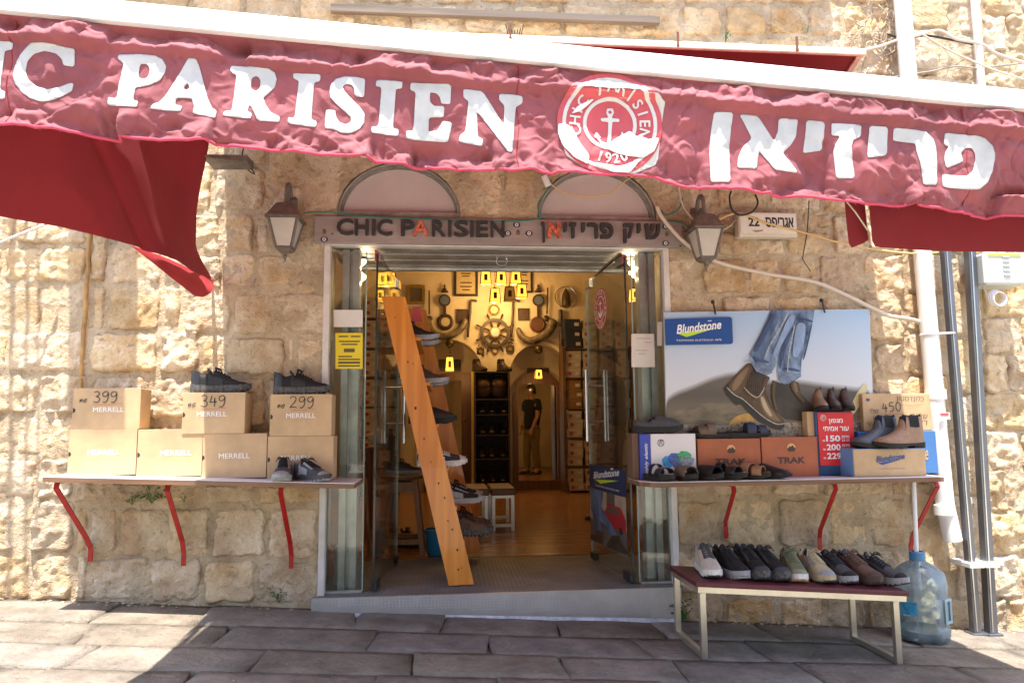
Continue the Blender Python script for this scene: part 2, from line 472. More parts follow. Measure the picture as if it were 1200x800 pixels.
# ------------------------------------------------------------------ lettering (all strings are turned into outlines once, up front)
_TXT = {}
def txt(s, bold=0.0, shear=0.0):
    k = (s, bold, shear)
    if k in _TXT: return _TXT[k]
    c = bpy.data.curves.new('lettering', 'FONT'); c.body = s; c.size = 1; c.shear = shear; c.resolution_u = 3
    o = bpy.data.objects.new('lettering', c)
    me = o.to_mesh()
    V = np.array([v.co[:2] for v in me.vertices]); Fc = [tuple(p.vertices) for p in me.polygons]
    o.to_mesh_clear(); bpy.data.objects.remove(o); bpy.data.curves.remove(c)
    if bold and len(V) and len(s) <= 14:      # heavier or lighter strokes: grow the outline by a distance field
        from collections import Counter
        E = Counter(tuple(sorted((f[i], f[(i + 1) % len(f)]))) for f in Fc for i in range(len(f)))
        seg = [(V[a], V[b]) for (a, b), n_ in E.items() if n_ == 1]
        r_ = .017; xs = np.arange(V[:, 0].min() - .06, V[:, 0].max() + .07, r_); ys = np.arange(V[:, 1].min() - .06, V[:, 1].max() + .07, r_)
        X, Y = np.meshgrid(xs, ys); d = np.full(X.shape, 9.0); ins = np.zeros(X.shape, bool)
        for (ax, ay), (bx_, by) in seg:
            ex, ey = bx_ - ax, by - ay; t = np.clip(((X - ax) * ex + (Y - ay) * ey) / (ex * ex + ey * ey + 1e-12), 0, 1)
            d = np.minimum(d, np.hypot(X - ax - t * ex, Y - ay - t * ey))
            if ay != by: ins ^= ((ay > Y) != (by > Y)) & (X < (bx_ - ax) * (Y - ay) / (by - ay) + ax)
        vv, ff = march(np.where(ins, -d, d) - bold, xs, ys)
        if vv: V = np.array(vv); Fc = ff
    if len(V) == 0: V = np.zeros((0, 2)); _TXT[k] = (V, []); return _TXT[k]
    _TXT[k] = (V, Fc)
    return _TXT[k]
def put_text(mb, s, o, u, v, w=None, h=None, bold=0.0, shear=0.0, depth=0.0, align='l', lift=0.0):
    """text on the plane o + a*u + b*v ; fitted to width w and/or cap height h"""
    V, Fc = txt(s, bold, shear)
    if len(V) == 0: return mb
    u = Vector(u).normalized(); v = Vector(v).normalized(); n = u.cross(v).normalized()
    x0, x1 = V[:, 0].min(), V[:, 0].max(); y0, y1 = V[:, 1].min(), V[:, 1].max()
    sx = w / (x1 - x0) if w else None; sy = h / (y1 - y0) if h else None
    if sx is None: sx = sy
    if sy is None: sy = sx
    ox = x0 if align == 'l' else (x0 + x1) / 2 if align == 'c' else x1
    P = [Vector(o) + u * float((p[0] - ox) * sx) + v * float((p[1] - y0) * sy) + n * lift for p in V]
    if depth == 0: return mb.add(P, Fc)
    k = len(P); from collections import Counter
    E = Counter()
    for f in Fc:
        for i in range(len(f)): E[(f[i], f[(i + 1) % len(f)])] += 1
    fs = [tuple(f) for f in Fc] and [tuple(i + k for i in f) for f in Fc]
    fs += [(a, b, b + k, a + k) for (a, b) in E if (b, a) not in E]
    return mb.add(P + [p + n * depth for p in P], fs)
def ribbon(mb, pts, w, o, u, v, lift=.002):
    """a pen stroke: flat ribbon through 2D points on the plane o,u,v"""
    u = Vector(u).normalized(); v = Vector(v).normalized(); n = u.cross(v).normalized(); o = Vector(o)
    P = [np.array(p, float) for p in pts]
    L_, R_ = [], []
    for i in range(len(P)):
        a = P[max(0, i - 1)]; b = P[min(len(P) - 1, i + 1)]; t = b - a; t = t / (np.linalg.norm(t) + 1e-9); q = np.array([-t[1], t[0]]) * w / 2
        L_.append(P[i] + q); R_.append(P[i] - q)
    W = lambda p: o + u * float(p[0]) + v * float(p[1]) + n * lift
    return mb.add([W(p) for p in L_] + [W(p) for p in R_], [(i, i + 1, len(P) + i + 1, len(P) + i) for i in range(len(P) - 1)])
def spline(pts, k=6):
    P = [np.array(p, float) for p in pts]; out = []
    for i in range(len(P) - 1):
        p0 = P[max(0, i - 1)]; p1 = P[i]; p2 = P[i + 1]; p3 = P[min(len(P) - 1, i + 2)]
        for j in range(k):
            t = j / k
            out.append(.5 * ((2 * p1) + (-p0 + p2) * t + (2 * p0 - 5 * p1 + 4 * p2 - p3) * t * t + (-p0 + 3 * p1 - 3 * p2 + p3) * t ** 3))
    out.append(P[-1]); return out
DIG = {'2': [(0, .8), (.15, 1), (.45, .95), (.5, .7), (.3, .4), (0, .02), (.3, .06), (.6, 0)], '3': [(.05, .9), (.3, 1), (.5, .8), (.35, .58), (.2, .52), (.4, .48), (.55, .25), (.35, 0), (0, .06)],
       '4': [(.2, 1), (.05, .5), (.02, .4), (.3, .42), (.6, .46), (.42, .44), (.42, .8), (.42, .4), (.4, 0)], '9': [(.55, .9), (.3, 1), (.05, .8), (.15, .55), (.4, .58), (.55, .85), (.55, .6), (.5, .25), (.3, 0), (.1, .05)],
       '5': [(.55, 1), (.12, 1), (.08, .62), (.35, .66), (.55, .4), (.4, .05), (.05, .03)], '0': [(.3, 1), (.05, .75), (.05, .3), (.3, 0), (.55, .3), (.55, .75), (.3, 1)],
       'a': [(0, 0), (.05, .55), (.12, .2), (.25, .55), (.35, .5), (.35, 0)], 'e': [(.0, .5), (.05, .1), (.3, .0), (.45, .4), (.42, .6), (.22, .5), (.2, .2)]}
def hand(mb, s, o, u, v, h, w=.004, gap=.72, lift=.002):
    x = 0
    for ch in s:
        if ch != ' ':
            ribbon(mb, [(x + p[0] * h, p[1] * h) for p in spline(DIG[ch], 5)], w, o, u, v, lift)
        x += gap * h * (.65 if ch in 'ae' else 1)
    return mb

# ================================================================== materials used by the setting
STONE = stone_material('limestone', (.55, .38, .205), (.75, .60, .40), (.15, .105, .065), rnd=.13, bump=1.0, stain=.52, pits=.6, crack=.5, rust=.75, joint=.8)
MORTAR = stone_material('mortar', (.42, .31, .19), (.62, .50, .345), (.13, .10, .07), rnd=.0, bump=.9, stain=.75, pits=.6, crack=.7)
PAVE = stone_material('paving', (.145, .118, .09), (.25, .208, .16), (.07, .06, .05), rnd=.17, bump=.7, stain=.6, pits=.6, crack=.35)
JOINT = M('paving_joint', (.27, .24, .20), .95, var=.4, vscale=20, bump=.5)
ALU = M('brushed_metal', (.52, .52, .50), .38, 1.0, var=.12, vscale=3, bump=.05, bscale=60)
ALU_OLD = M('worn_metal', (.50, .50, .48), .5, .85, var=.3, vscale=5, bump=.1)
FRAME_W = M('pale_frame_paint', (.60, .56, .52), .5, 0, var=.12, vscale=8)
DARK = M('black_metal', (.03, .03, .03), .5, .3)
STEEL = M('stainless', (.62, .62, .62), .22, 1.0)
GLASS = glass_material('door_glass', (.93, .96, .95), .5, .02)
GLASS_OLD = glass_material('shop_window_glass', (.90, .94, .92), 1.0, .035)
CREAM = M('interior_plaster', (.62, .52, .36), .9, var=.12, vscale=3, bump=.2, bscale=12)
WOODFLOOR = wood('parquet', (.20, .085, .030), (.36, .17, .065), axis=0, scale=5, rough=.25)
BROWNW = wood('brown_wood', (.09, .035, .014), (.17, .07, .028), axis=2, scale=6, rough=.4)
PINE = wood('varnished_pine', (.50, .155, .016), (.72, .285, .038), axis=2, scale=7, rough=.35, coat=.3)

# ================================================================== the stone front
EL = [(-.277, 2.147, .36, .318), (.904, 2.14, .365, .322)]        # the two lunettes: centre x, z, half width, height
OPEN = (-.705, 1.335, 1.978)                                       # shop opening: left, right, top
def warp_holes(X, Z, grow=1.0):
    """push points out of the lunettes; returns X, Z, dead-mask"""
    dead = np.zeros(X.shape, bool)
    for cx, cz, a, b in EL:
        r = np.hypot((X - cx) / (a * grow), (Z - cz) / (b * grow))
        inn = (r < 1) & (Z > cz - .02)
        dead |= inn & (r < .86)
        k = np.where(inn, 1 / np.maximum(r, .05), 1)
        X = np.where(inn, cx + (X - cx) * k, X); Z = np.where(inn, cz + (Z - cz) * k, Z)
    return X, Z, dead

WALL = thing('stone_wall', 'rough limestone block front wall of the shoe shop around its glass entrance', 'wall', (0, 0, gz(0)))

def sheet(mb, x0, x1, z0, z1, y, step=.05):
    nx = max(2, int((x1 - x0) / step) + 1); nz = max(2, int((z1 - z0) / step) + 1)
    xs = np.linspace(x0, x1, nx); zs = np.linspace(z0, z1, nz)
    X, Z = np.meshgrid(xs, zs); X, Z, dead = warp_holes(X, Z)
    Yv = y - .008 - .010 * fbm(X * 7, Z * 7, 3, 4) - .005 * fbm(X * 30, Z * 30, 2, 9)
    vs = np.stack([X, Yv, Z], -1).reshape(-1, 3); fs = []
    for j in range(nz - 1):
        for i in range(nx - 1):
            if dead[j, i] and dead[j, i + 1] and dead[j + 1, i] and dead[j + 1, i + 1]: continue
            if dead[j:j + 2, i:i + 2].any(): continue
            fs.append((j * nx + i, j * nx + i + 1, (j + 1) * nx + i + 1, (j + 1) * nx + i))
    mb.add(vs.tolist(), fs)
mb = MB()
sheet(mb, -5.2, OPEN[0], -.55, OPEN[2], 0, .03)
sheet(mb, OPEN[1], 6.4, -.75, OPEN[2], 0, .03)
sheet(mb, -5.2, 6.4, OPEN[2], 5.2, 0, .03)
# the thickness of the wall
for a, b, c, d in ((-5.2, OPEN[0], -.55, OPEN[2] - .003), (OPEN[1], 6.4, -.75, OPEN[2] - .003), (-5.2, 6.4, 2.52, 5.2)):
    mb.bb(a, b, .03, .42, c, d)
mb.bb(-5.2, -.66, .03, .42, OPEN[2], 2.517); mb.bb(.1, .52, .03, .42, OPEN[2], 2.517); mb.bb(1.29, 6.4, .03, .42, OPEN[2], 2.517)
mb.bb(-.657, .097, .38, .42, OPEN[2], 2.517); mb.bb(.523, 1.287, .38, .42, OPEN[2], 2.517)
part('mortar_bed', mb, MORTAR, WALL, smooth=50)

def stone(x0, x1, z0, z1, rough=1.0, proud=.016, base=0.0, cell=.0125):
    g = .001
    x0 += g; x1 -= g; z0 += g; z1 -= g
    if x1 - x0 < .03 or z1 - z0 < .03: return
    nx = max(4, int((x1 - x0) / cell) + 2); nz = max(4, int((z1 - z0) / cell) + 2)
    U, V = np.meshgrid(np.linspace(0, 1, nx), np.linspace(0, 1, nz))
    sd = RNG.randint(0, 200)
    # worn, uneven outline
    w, h = x1 - x0, z1 - z0
    j = min(.014, .12 * min(w, h))
    rc = min(w, h) * .12
    X = x0 + U * w; Z = z0 + V * h
    X = X + j * fbm(Z * 11 + 3, X * 5, 2, sd) * (2 * np.abs(U - .5)) ** 2
    Z = Z + j * fbm(X * 11, Z * 5 + 9, 2, sd + 1) * (2 * np.abs(V - .5)) ** 2
    # soften the corners
    cu = np.maximum(0, np.abs(U - .5) * 2 - .8) / .2; cv = np.maximum(0, np.abs(V - .5) * 2 - .8) / .2
    X = X - np.sign(U - .5) * rc * .5 * cu * cv; Z = Z - np.sign(V - .5) * rc * .5 * cu * cv
    X, Z, dead = warp_holes(X, Z, 1.02)
    e = np.minimum(np.minimum(U, 1 - U) * w, np.minimum(V, 1 - V) * h)
    s = np.clip(e / np.clip(.014 + .012 * pn(X * 9, Z * 9, sd + 8), .006, .03), 0, 1); s = s * s * (3 - 2 * s)
    s2 = np.clip(e / .05, 0, 1)
    if rough > .4:
        wx = X + .02 * pn(X * 14, Z * 14, sd + 9); wz = Z + .02 * pn(X * 14, Z * 14, sd + 12)
        rel = .012 * fbm(wx * 6, wz * 6, 2, sd) + .017 * (np.abs(pn(wx * 9, wz * 12, sd + 2)) - .2) + .010 * (np.abs(pn(wx * 21, wz * 26, sd + 5)) - .2) + .006 * fbm(X * 42, Z * 48, 2, sd)
        # spalled, scalloped face: shallow chips that meet in sharp ridges
        k = max(5, int(w * h / .0022)); rs = np.random.RandomState(sd + k)
        chip = np.full(X.shape, 9.0)
        for q in range(k):
            px_, pz_ = x0 + rs.rand() * w, z0 + rs.rand() * h; an = rs.rand() * 3.14; ex = np.cos(an) * (wx - px_) + np.sin(an) * (wz - pz_); ez = (-np.sin(an) * (wx - px_) + np.cos(an) * (wz - pz_)) * rs.uniform(1.1, 2.2)
            chip = np.minimum(chip, rs.uniform(0, .016) + rs.uniform(.22, .5) * np.hypot(ex, ez))
        rel = rel * .55 + np.clip(chip, 0, .035) - .012
        bulge = .004 * s2
    else:
        rel = .006 * fbm(X * 5, Z * 5, 3, sd) + .0035 * fbm(X * 26, Z * 26, 3, sd + 2); bulge = .002 * s2
    tilt = RNG.uniform(-.012, .012) * (U - .5) + RNG.uniform(-.012, .012) * (V - .5)
    Y = base - (proud * .8 + RNG.uniform(-.004, .006) + bulge * .6 + tilt + .82 * rel * max(rough, .6)) * s + .004 * (1 - s)
    n = nx * nz
    vs = np.stack([X, Y, Z], -1).reshape(-1, 3)
    fs = []
    for b in range(nz - 1):
        for a in range(nx - 1):
            if dead[b:b + 2, a:a + 2].any(): continue
            fs.append((b * nx + a, b * nx + a + 1, (b + 1) * nx + a + 1, (b + 1) * nx + a))
    if not fs: return
    m = MB(); m.add(vs.tolist(), fs)
    me = m.mesh('stone', True, wloc(WALL))
    dirt_shade = np.clip((1 - s) * 1.3 - .15, 0, 1) * np.clip(.55 + 1.1 * fbm(X * 9, Z * 9, 3, sd + 20), 0, 1) + .7 * np.clip((np.clip(-rel, 0, 1) - .006) / .012, 0, 1) * np.clip(.3 + fbm(X * 5, Z * 5, 2, sd + 30), 0, 1)  # joint dirt plus crevice shade put into the colour at edges and hollows
    a_ = me.attributes.new('dirt_shade', 'FLOAT', 'POINT')
    if len(me.vertices) == dirt_shade.size: a_.data.foreach_set('value', dirt_shade.reshape(-1).astype(np.float32))
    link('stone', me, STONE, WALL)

RECTS = """
-45 200 8 243|10 200 103 243|-45 245 20 287|22 245 103 287|-45 290 4 331|6 290 103 331|-45 335 48 386 s|50 335 103 386 s|-45 389 10 436|12 389 103 436|-45 439 46 485|48 439 103 485
-45 488 18 533 s|20 488 103 533 s|-45 537 44 583|46 537 86 583|-45 587 34 646|37 587 88 646|-45 650 36 702|39 650 86 702|89 650 103 702|90 590 104 647
108 255 128 331|131 250 172 285|174 250 213 285|131 288 190 332|192 288 213 331|108 335 124 387 s|127 335 190 387|192 335 213 384|108 391 186 436|189 387 235 437|237 394 263 440
110 441 170 490|173 441 230 490|233 443 262 498|252 196 312 247|217 190 249 248|217 251 259 297|262 250 299 295|301 263 316 297|262 298 299 336|217 300 259 340|302 299 343 337|348 296 386 326 s|348 328 386 344 s
217 343 272 392|275 343 321 392|325 343 386 392 s|266 395 334 440|337 395 345 440 s|347 395 386 456 s|266 443 312 500|314 443 345 500|347 459 386 500 s
217 150 247 187|250 152 312 193|315 150 352 216|355 150 402 255 s|315 219 352 260|108 150 128 250|131 150 213 198|131 200 213 247|-45 110 60 150|62 112 213 148
108 493 180 554|183 493 250 556|253 503 330 557|333 503 386 558
88 562 130 588|132 564 178 588|181 566 240 588|243 566 300 589|303 567 376 590
106 596 138 648|141 595 194 650|197 594 246 652|250 594 312 652|315 595 371 654|106 652 174 702|177 654 236 704|240 656 300 706|303 658 371 707
541 193 588 254 s|590 198 629 256 s
772 203 803 258 s|806 210 836 248|806 251 836 299|839 216 898 246|901 218 960 247|963 222 1010 250|839 249 864 270|839 273 880 300|883 280 918 300|921 271 972 299|938 250 972 268|975 254 1012 298|1015 226 1058 260|1015 263 1058 297
779 302 818 345 s|822 303 873 344|876 304 914 344|917 302 956 345|959 300 1008 345|1011 300 1058 346|779 348 842 378 s|845 347 902 378|905 347 962 378|965 348 1009 378|1011 349 1058 400|1024 403 1058 440|1024 443 1058 475|1024 478 1058 520
780 505 850 556|853 505 920 556|923 505 985 556|988 505 1056 556
785 562 830 580|833 562 900 581|903 562 960 580|963 560 1040 580|1043 558 1063 580
792 586 845 640|849 584 907 638|912 583 968 640|972 583 1014 640|1018 583 1062 640|1065 560 1108 610|1065 613 1108 670|792 643 846 695|849 642 905 695|908 643 962 695|966 643 1020 695|1024 643 1062 700
792 699 846 731|850 700 907 733|914 700 964 735|968 700 1012 736|1016 702 1062 739|1066 673 1108 735
800 10 845 44|850 9 897 42|901 8 943 42|947 8 985 44|988 8 1042 45|730 9 797 44|660 8 727 43|600 9 657 42|545 8 597 42|480 9 542 42|420 8 477 42|352 -8 417 42|286 -8 349 42|225 -8 283 42|160 -8 222 42
800 -34 842 6|845 -34 905 6|908 -34 960 5|963 -34 1040 5|740 -34 797 6|670 -34 737 5|610 -34 667 6|560 -34 607 5|490 -34 557 6|420 -34 487 5|350 -34 417 -11|280 -34 347 -11|210 -34 277 -11|140 -34 207 -11
1012 48 1042 90|950 48 1009 88|890 46 947 88|830 48 887 88|770 47 827 86|710 46 767 86|650 46 707 86|590 45 647 84|530 45 587 84|470 45 527 84|410 45 467 84|350 45 407 84|290 45 347 84|230 45 287 82|160 45 227 82|90 40 157 80
1000 92 1042 135|940 91 997 135|880 91 937 132|820 90 877 132|760 89 817 130|700 89 757 130|640 88 697 128|580 87 637 128|520 87 577 128|460 87 517 128|400 87 457 126|340 87 397 126|280 85 337 126|215 85 277 124|150 85 212 124|80 84 147 112
1000 138 1042 180|940 138 997 180|880 136 937 178|820 136 877 176|760 134 817 174|700 133 757 172|640 131 697 170|580 131 637 170|520 131 577 168|460 131 517 168|400 130 457 166|340 130 397 148|280 129 337 149|215 127 277 148
1000 183 1042 222|940 182 997 217|880 181 937 215|820 179 877 212|770 177 817 202|700 175 767 205|640 173 697 206|580 173 637 196|520 171 577 192|460 170 517 190|404 169 457 195
"""
for ln in RECTS.strip().split('\n'):
    for it in ln.split('|'):
        q = it.split(); a, b, c, d = [float(t) for t in q[:4]]
        um, vm = (a + c) / 2, (b + d) / 2
        p0 = at(a, vm); p1 = at(c, vm); q0 = at(um, d); q1 = at(um, b)
        zt = q1.z
        sm = len(q) > 4
        if p1.x > OPEN[0] and p0.x < OPEN[1]:
            if zt > 1.98 and q0.z < 1.98: pass
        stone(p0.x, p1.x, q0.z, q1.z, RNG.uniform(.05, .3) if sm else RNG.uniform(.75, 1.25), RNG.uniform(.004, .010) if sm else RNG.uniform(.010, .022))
# dressed corner stones and the rougher masonry to the right of the pipes
def rows(ys, brk, sm=False, pr=.016):
    for k in range(len(ys) - 1):
        bs = brk[k % len(brk)]
        for i in range(len(bs) - 1):
            um = (bs[i] + bs[i + 1]) / 2; vm = (ys[k] + ys[k + 1]) / 2
            p0, p1, q0, q1 = at(bs[i], vm), at(bs[i + 1], vm), at(um, ys[k + 1]), at(um, ys[k])
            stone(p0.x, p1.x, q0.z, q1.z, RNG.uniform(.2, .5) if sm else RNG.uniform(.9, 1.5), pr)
rows([-34, 36, 90, 140, 190, 240, 298, 344, 389, 440, 490, 556], [[1062, 1110], [1060, 1095], [1062, 1118]], True, .030)
rows([-34, 42, 95, 150, 200, 250, 298, 341, 396, 461, 520, 580, 640, 700, 738], [[1120, 1149], [1112, 1149], [1111, 1149]], True, .02)
rows([-36, 20, 62, 108, 150, 195, 240, 285, 330, 372, 415, 460, 505, 550, 600, 650, 700, 742], [[1150, 1195, 1250, 1310], [1150, 1178, 1230, 1290], [1150, 1210, 1265, 1320]], False, .018)
# courses outside the picture
def courses(x0, x1, z0, z1):
    z = z0
    while z < z1 - .05:
        h = RNG.uniform(.2, .28); h = min(h, z1 - z); x = x0
        while x < x1 - .05:
            w = min(RNG.uniform(.25, .5), x1 - x)
            if x1 - x - w < .1: w = x1 - x
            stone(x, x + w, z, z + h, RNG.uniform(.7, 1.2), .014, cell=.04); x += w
        z += h
# unseen stone ledge, added to shade the top of the wall
m = MB(); m.bb(-5.2, 2.42, -.23, .03, 4.14, 4.30, .02); part('added_shade_ledge', m, STONE, WALL)
courses(-3.5, -2.7, -.1, 2.6); courses(-3.0, 4.1, 3.58, 4.1)
# pilaster edge beside the left bay
mb = MB(); a = at(103, 300); b = at(108, 300)
zs = np.linspace(at(105, 500).z, at(105, 235).z, 30)
rings = []
for z in zs:
    j = .006 * float(fbm(z * 9, 1.0, 3, 3)); rings.append([(a.x + j, -.002, z), (a.x + .004 + j, -.030, z), (b.x - .004 + j, -.026, z), (b.x + j, -.002, z)])
mb.loft(rings)
part('corner_strip', mb, M('ochre_stone', (.42, .24, .09), .9, var=.3, vscale=9, bump=.6), WALL, smooth=True)

# ================================================================== ground
GND = MB()
GND.add([(-160, -180, gz(-160) * .12 - .02), (160, -180, gz(160) * .12 - .3), (60, 30, -3.9), (-60, 30, -.5)], [(0, 1, 2, 3)])
mb = MB()
xs = [-60, -12, -6, 8, 14, 60]
vs = [(x, y, gz(x) - .022) for y in (-90, -1.95) for x in xs]
mb.add(vs, [(i, i + 1, i + 7, i + 6) for i in range(5)])
STREET = stone_material('street_paving', (.34, .30, .24), (.44, .39, .31), (.12, .10, .09), rnd=0, bump=.5, stain=.4, pits=.3)
street = link('street', mb.mesh('street'), STREET); tag(street, 'pale stone paved market street sloping down to the right', kind='structure')
mb = MB(); mb.add([(x, y, gz(x) - .03) for y in (-2.3, .02) for x in (-6, 8)], [(0, 1, 3, 2)])
pav = link('pavement', mb.mesh('pavement'), JOINT); tag(pav, 'footway of long worn stone slabs before the shop', kind='structure')
def slab(x0, x1, y0, y1):
    g = .003; x0 += g; x1 -= g; y0 += g; y1 -= g
    nx = max(3, int((x1 - x0) / .07) + 1); ny = 6
    U, V = np.meshgrid(np.linspace(0, 1, nx), np.linspace(0, 1, ny))
    sd = RNG.randint(0, 300); skew = RNG.uniform(-.012, .012)
    X = x0 + U * (x1 - x0) + skew * (V - .5) * 4; Yv = y0 + V * (y1 - y0)
    X = X + .005 * fbm(Yv * 9, X * 3, 2, sd); Yv = Yv + .004 * fbm(X * 5, Yv * 3, 2, sd + 3)
    dz = RNG.uniform(-.004, .004) + RNG.uniform(-.004, .004) * (U - .5) + RNG.uniform(-.004, .004) * (V - .5) + .0025 * fbm(X * 5, Yv * 5, 3, sd)
    Z = -.115 - .062 * X + dz
    edge = (U == 0) | (U == 1) | (V == 0) | (V == 1)
    Z = np.where(edge, Z - .003, Z)
    vs = np.stack([X, Yv, Z], -1).reshape(-1, 3).tolist()
    fs = [(j * nx + i, j * nx + i + 1, (j + 1) * nx + i + 1, (j + 1) * nx + i) for j in range(ny - 1) for i in range(nx - 1)]
    # skirt down into the joint
    bd = [i for i in range(nx)] + [j * nx + nx - 1 for j in range(1, ny)] + [(ny - 1) * nx + i for i in range(nx - 2, -1, -1)] + [j * nx for j in range(ny - 2, 0, -1)]
    o = len(vs); vs += [(vs[k][0], vs[k][1], vs[k][2] - .03) for k in bd]
    fs += [(bd[i], bd[(i + 1) % len(bd)], o + (i + 1) % len(bd), o + i) for i in range(len(bd))]
    m = MB(); m.add(vs, fs)
    me = m.mesh('paving_stone', True)
    link('paving_stone', me, PAVE, pav)
def brk(vals, lo=-3.6, hi=4.4):
    vals = sorted(vals); x = vals[0]
    while x > lo: x -= RNG.uniform(.45, .8); vals.insert(0, x)
    x = vals[-1]
    while x < hi: x += RNG.uniform(.5, .85); vals.append(x)
    return vals
yr = [-.012, -.397, -.733, -1.045, -1.36, -1.68, -2.0]
br = [[atg(412, 735).x, atg(520, 735).x, atg(655, 735).x, atg(772, 738).x], [atg(435, 752).x, atg(572, 752).x, atg(752, 758).x], [atg(483, 778).x, atg(660, 780).x], [0.2, .9], [-.2, .5], [.1]]
for k in range(6):
    b = brk(list(br[k]))
    for i in range(len(b) - 1): slab(b[i], b[i + 1], yr[k + 1], yr[k])
# grit and mortar along the foot of the wall
mb = MB()
for i in range(420):
    x = RNG.uniform(-3, 4); y = -RNG.random() ** 2 * .07 - .035
    if i > 260: y = -RNG.uniform(.1, 1.9)
    elif -.8 < x < 1.4: continue
    r = RNG.uniform(.003, .010) if i <= 260 else RNG.uniform(.0015, .004); mb.sphere((x, y, gz(x) + r * .3), r, 5, 3, (1.3, 1, .7))
g_ = link('grit', mb.mesh('grit', True), MORTAR); tag(g_, 'grit and crumbs of mortar along the foot of the wall', kind='stuff')

# ================================================================== the entrance: frame, threshold, shutter box, glass
ENT = thing('shop_entrance', 'wide glazed shop entrance with pale metal frame and open glass doors', 'entrance', (.3, 0, 0))
mb = MB(); mb.bb(-.703, -.668, -.022, .06, -.02, 1.954, .003); part('door_jamb', mb, FRAME_W, ENT)
mb = MB(); mb.bb(1.299, 1.334, -.022, .06, -.03, 1.954, .003); part('door_jamb', mb, FRAME_W, ENT)
mb = MB(); mb.bb(-.703, 1.334, -.018, .045, 1.956, 1.975, .003); part('head_rail', mb, FRAME_W, ENT)
# shutter box soffit with its slats
mb = MB(); mb.bb(-.70, 1.33, .048, .60, 1.985, 2.0)
for k, y in enumerate((.07, .15, .23, .31, .39, .47, .55)): mb.bb(-.66, 1.29, y, y + .066, 1.962 + .004 * (k % 2), 1.984, .004)
part('shutter_box', mb, ALU_OLD, ENT)
mb = MB(); mb.bb(-.66, 1.29, .602, .64, at(588, 318, .62).z, 2.3); part('shutter_fascia', mb, ALU_OLD, ENT)
mb = MB(); mb.ring((at(588, 301, .3).x, .3, 1.945), .035, .005, 14, 5, 'Y'); part('pull_ring', mb, STEEL, ENT)
for x in (at(412, 400, .16).x, at(757, 400, .16).x):
    mb = MB(); mb.bb(x - .05, x - .012, .10, .19, 0, 1.96); mb.bb(x + .012, x + .05, .10, .19, 0, 1.96); mb.bb(x - .012, x + .012, .14, .19, 0, 1.96)
    part('shutter_guide', mb, ALU_OLD, ENT)
# chequer plate floor, ramp lip and riser
PLATE = M('chequer_plate', (.17, .172, .175), .6, .15, var=.25, vscale=4)
mb = MB(); mb.bb(-.70, 1.335, -.07, 1.0, -.03, -.004)
part('entrance_plate', mb, PLATE, ENT)
def lozenges(name, org, u, v, nu, nv, pitch, mat, par, lift):
    """raised bars of tread plate, alternately turned"""
    m = MB(); u = Vector(u); v = Vector(v); n = u.cross(v).normalized(); org = Vector(org)
    for j in range(nv):
        for i in range(nu):
            c = org + u * (i * pitch + (j % 2) * 0) + v * (j * pitch)
            d = (u + v) if (i + j) % 2 else (u - v); d.normalize(); e = d.cross(n)
            L_, w = pitch * .52, pitch * .14
            p = [c + d * L_, c + e * w, c - d * L_, c - e * w]
            m.add([q for q in p] + [c + n * lift + d * L_ * .45, c + n * lift - d * L_ * .45], [(0, 1, 4), (1, 2, 5, 4), (2, 3, 5), (3, 0, 4, 5)])
    o = part(name, m, mat, par); o['kind'] = 'stuff'; return o
lozenges('tread_pattern', (-.66, -.05, -.0035), (1, 0, 0), (0, 1, 0), 76, 40, .026, PLATE, ENT, .0012)
xa, xb = at(368, 700).x, at(793, 700).x
RISER = M('riser_plate', (.50, .49, .48), .48, .8, var=.12, vscale=5)
zb = lambda x: gz(x) + .045
mb = MB(); mb.hexa([(xa, -.085, -.078), (xb, -.085, zb(xb) - .02), (xb, -.071, zb(xb) - .02), (xa, -.071, -.078), (xa, -.085, -.004), (xb, -.085, -.003), (xb, -.071, -.003), (xa, -.071, -.004)])
part('riser', mb, RISER, ENT)
m = MB(); pitch = .019
for i in range(int((xb - xa) / pitch)):
    for j in range(11):
        x = xa + .012 + i * pitch; z = -.014 - j * pitch * .8
        if z < zb(x) - .012: continue
        s = 1 if (i // 2 + j // 2) % 2 else -1; c = Vector((x, -.0855, z)); d = Vector((.6, 0, .8 * s)); e = Vector((-.8 * s, 0, .6))
        L_, w = .010, .0032
        m.add([c + d * L_, c + e * w, c - d * L_, c - e * w, c + Vector((0, -.002, 0))], [(0, 1, 4), (1, 2, 4), (2, 3, 4), (3, 0, 4)])
o = part('riser_pattern', m, RISER, ENT); o['kind'] = 'stuff'
mb = MB(); mb.hexa([(xa + .01, -.10, gz(xa) - .02), (xb - .01, -.10, gz(xb) - .02), (xb - .01, -.03, gz(xb) - .02), (xa + .01, -.03, gz(xa) - .02), (xa + .01, -.088, -.078), (xb - .01, -.088, zb(xb) - .021), (xb - .01, -.03, zb(xb) - .021), (xa + .01, -.03, -.079)])
part('step_foot', mb, M('painted_step', (.50, .52, .58), .8, var=.35, vscale=14, bump=.4), ENT)
# fixed side panes
def pane(x0, x1, z0, z1, y, name='side_pane'):
    m = MB(); m.bb(x0, x1, y - .005, y + .005, z0, z1)
    p = part(name, m, GLASS_OLD, ENT); return p
pane(-.667, at(428, 400, .03).x, .01, 1.93, .03); pane(at(742, 400, .03).x, 1.298, .01, 1.93, .03)
for x in (at(428.5, 400, .03).x, at(741.5, 400, .03).x):
    m = MB(); m.bb(x - .003, x + .003, .022, .040, .01, 1.93); part('pane_edge', m, M('glass_edge', (.25, .36, .32), .2), ENT)
m = MB(); m.bb(-.667, at(428, 400, .03).x, .015, .045, -.003, .009); part('pane_channel', m, ALU, ENT)
m = MB(); m.bb(at(742, 400, .03).x, 1.298, .015, .045, -.003, .009); part('pane_channel', m, ALU, ENT)
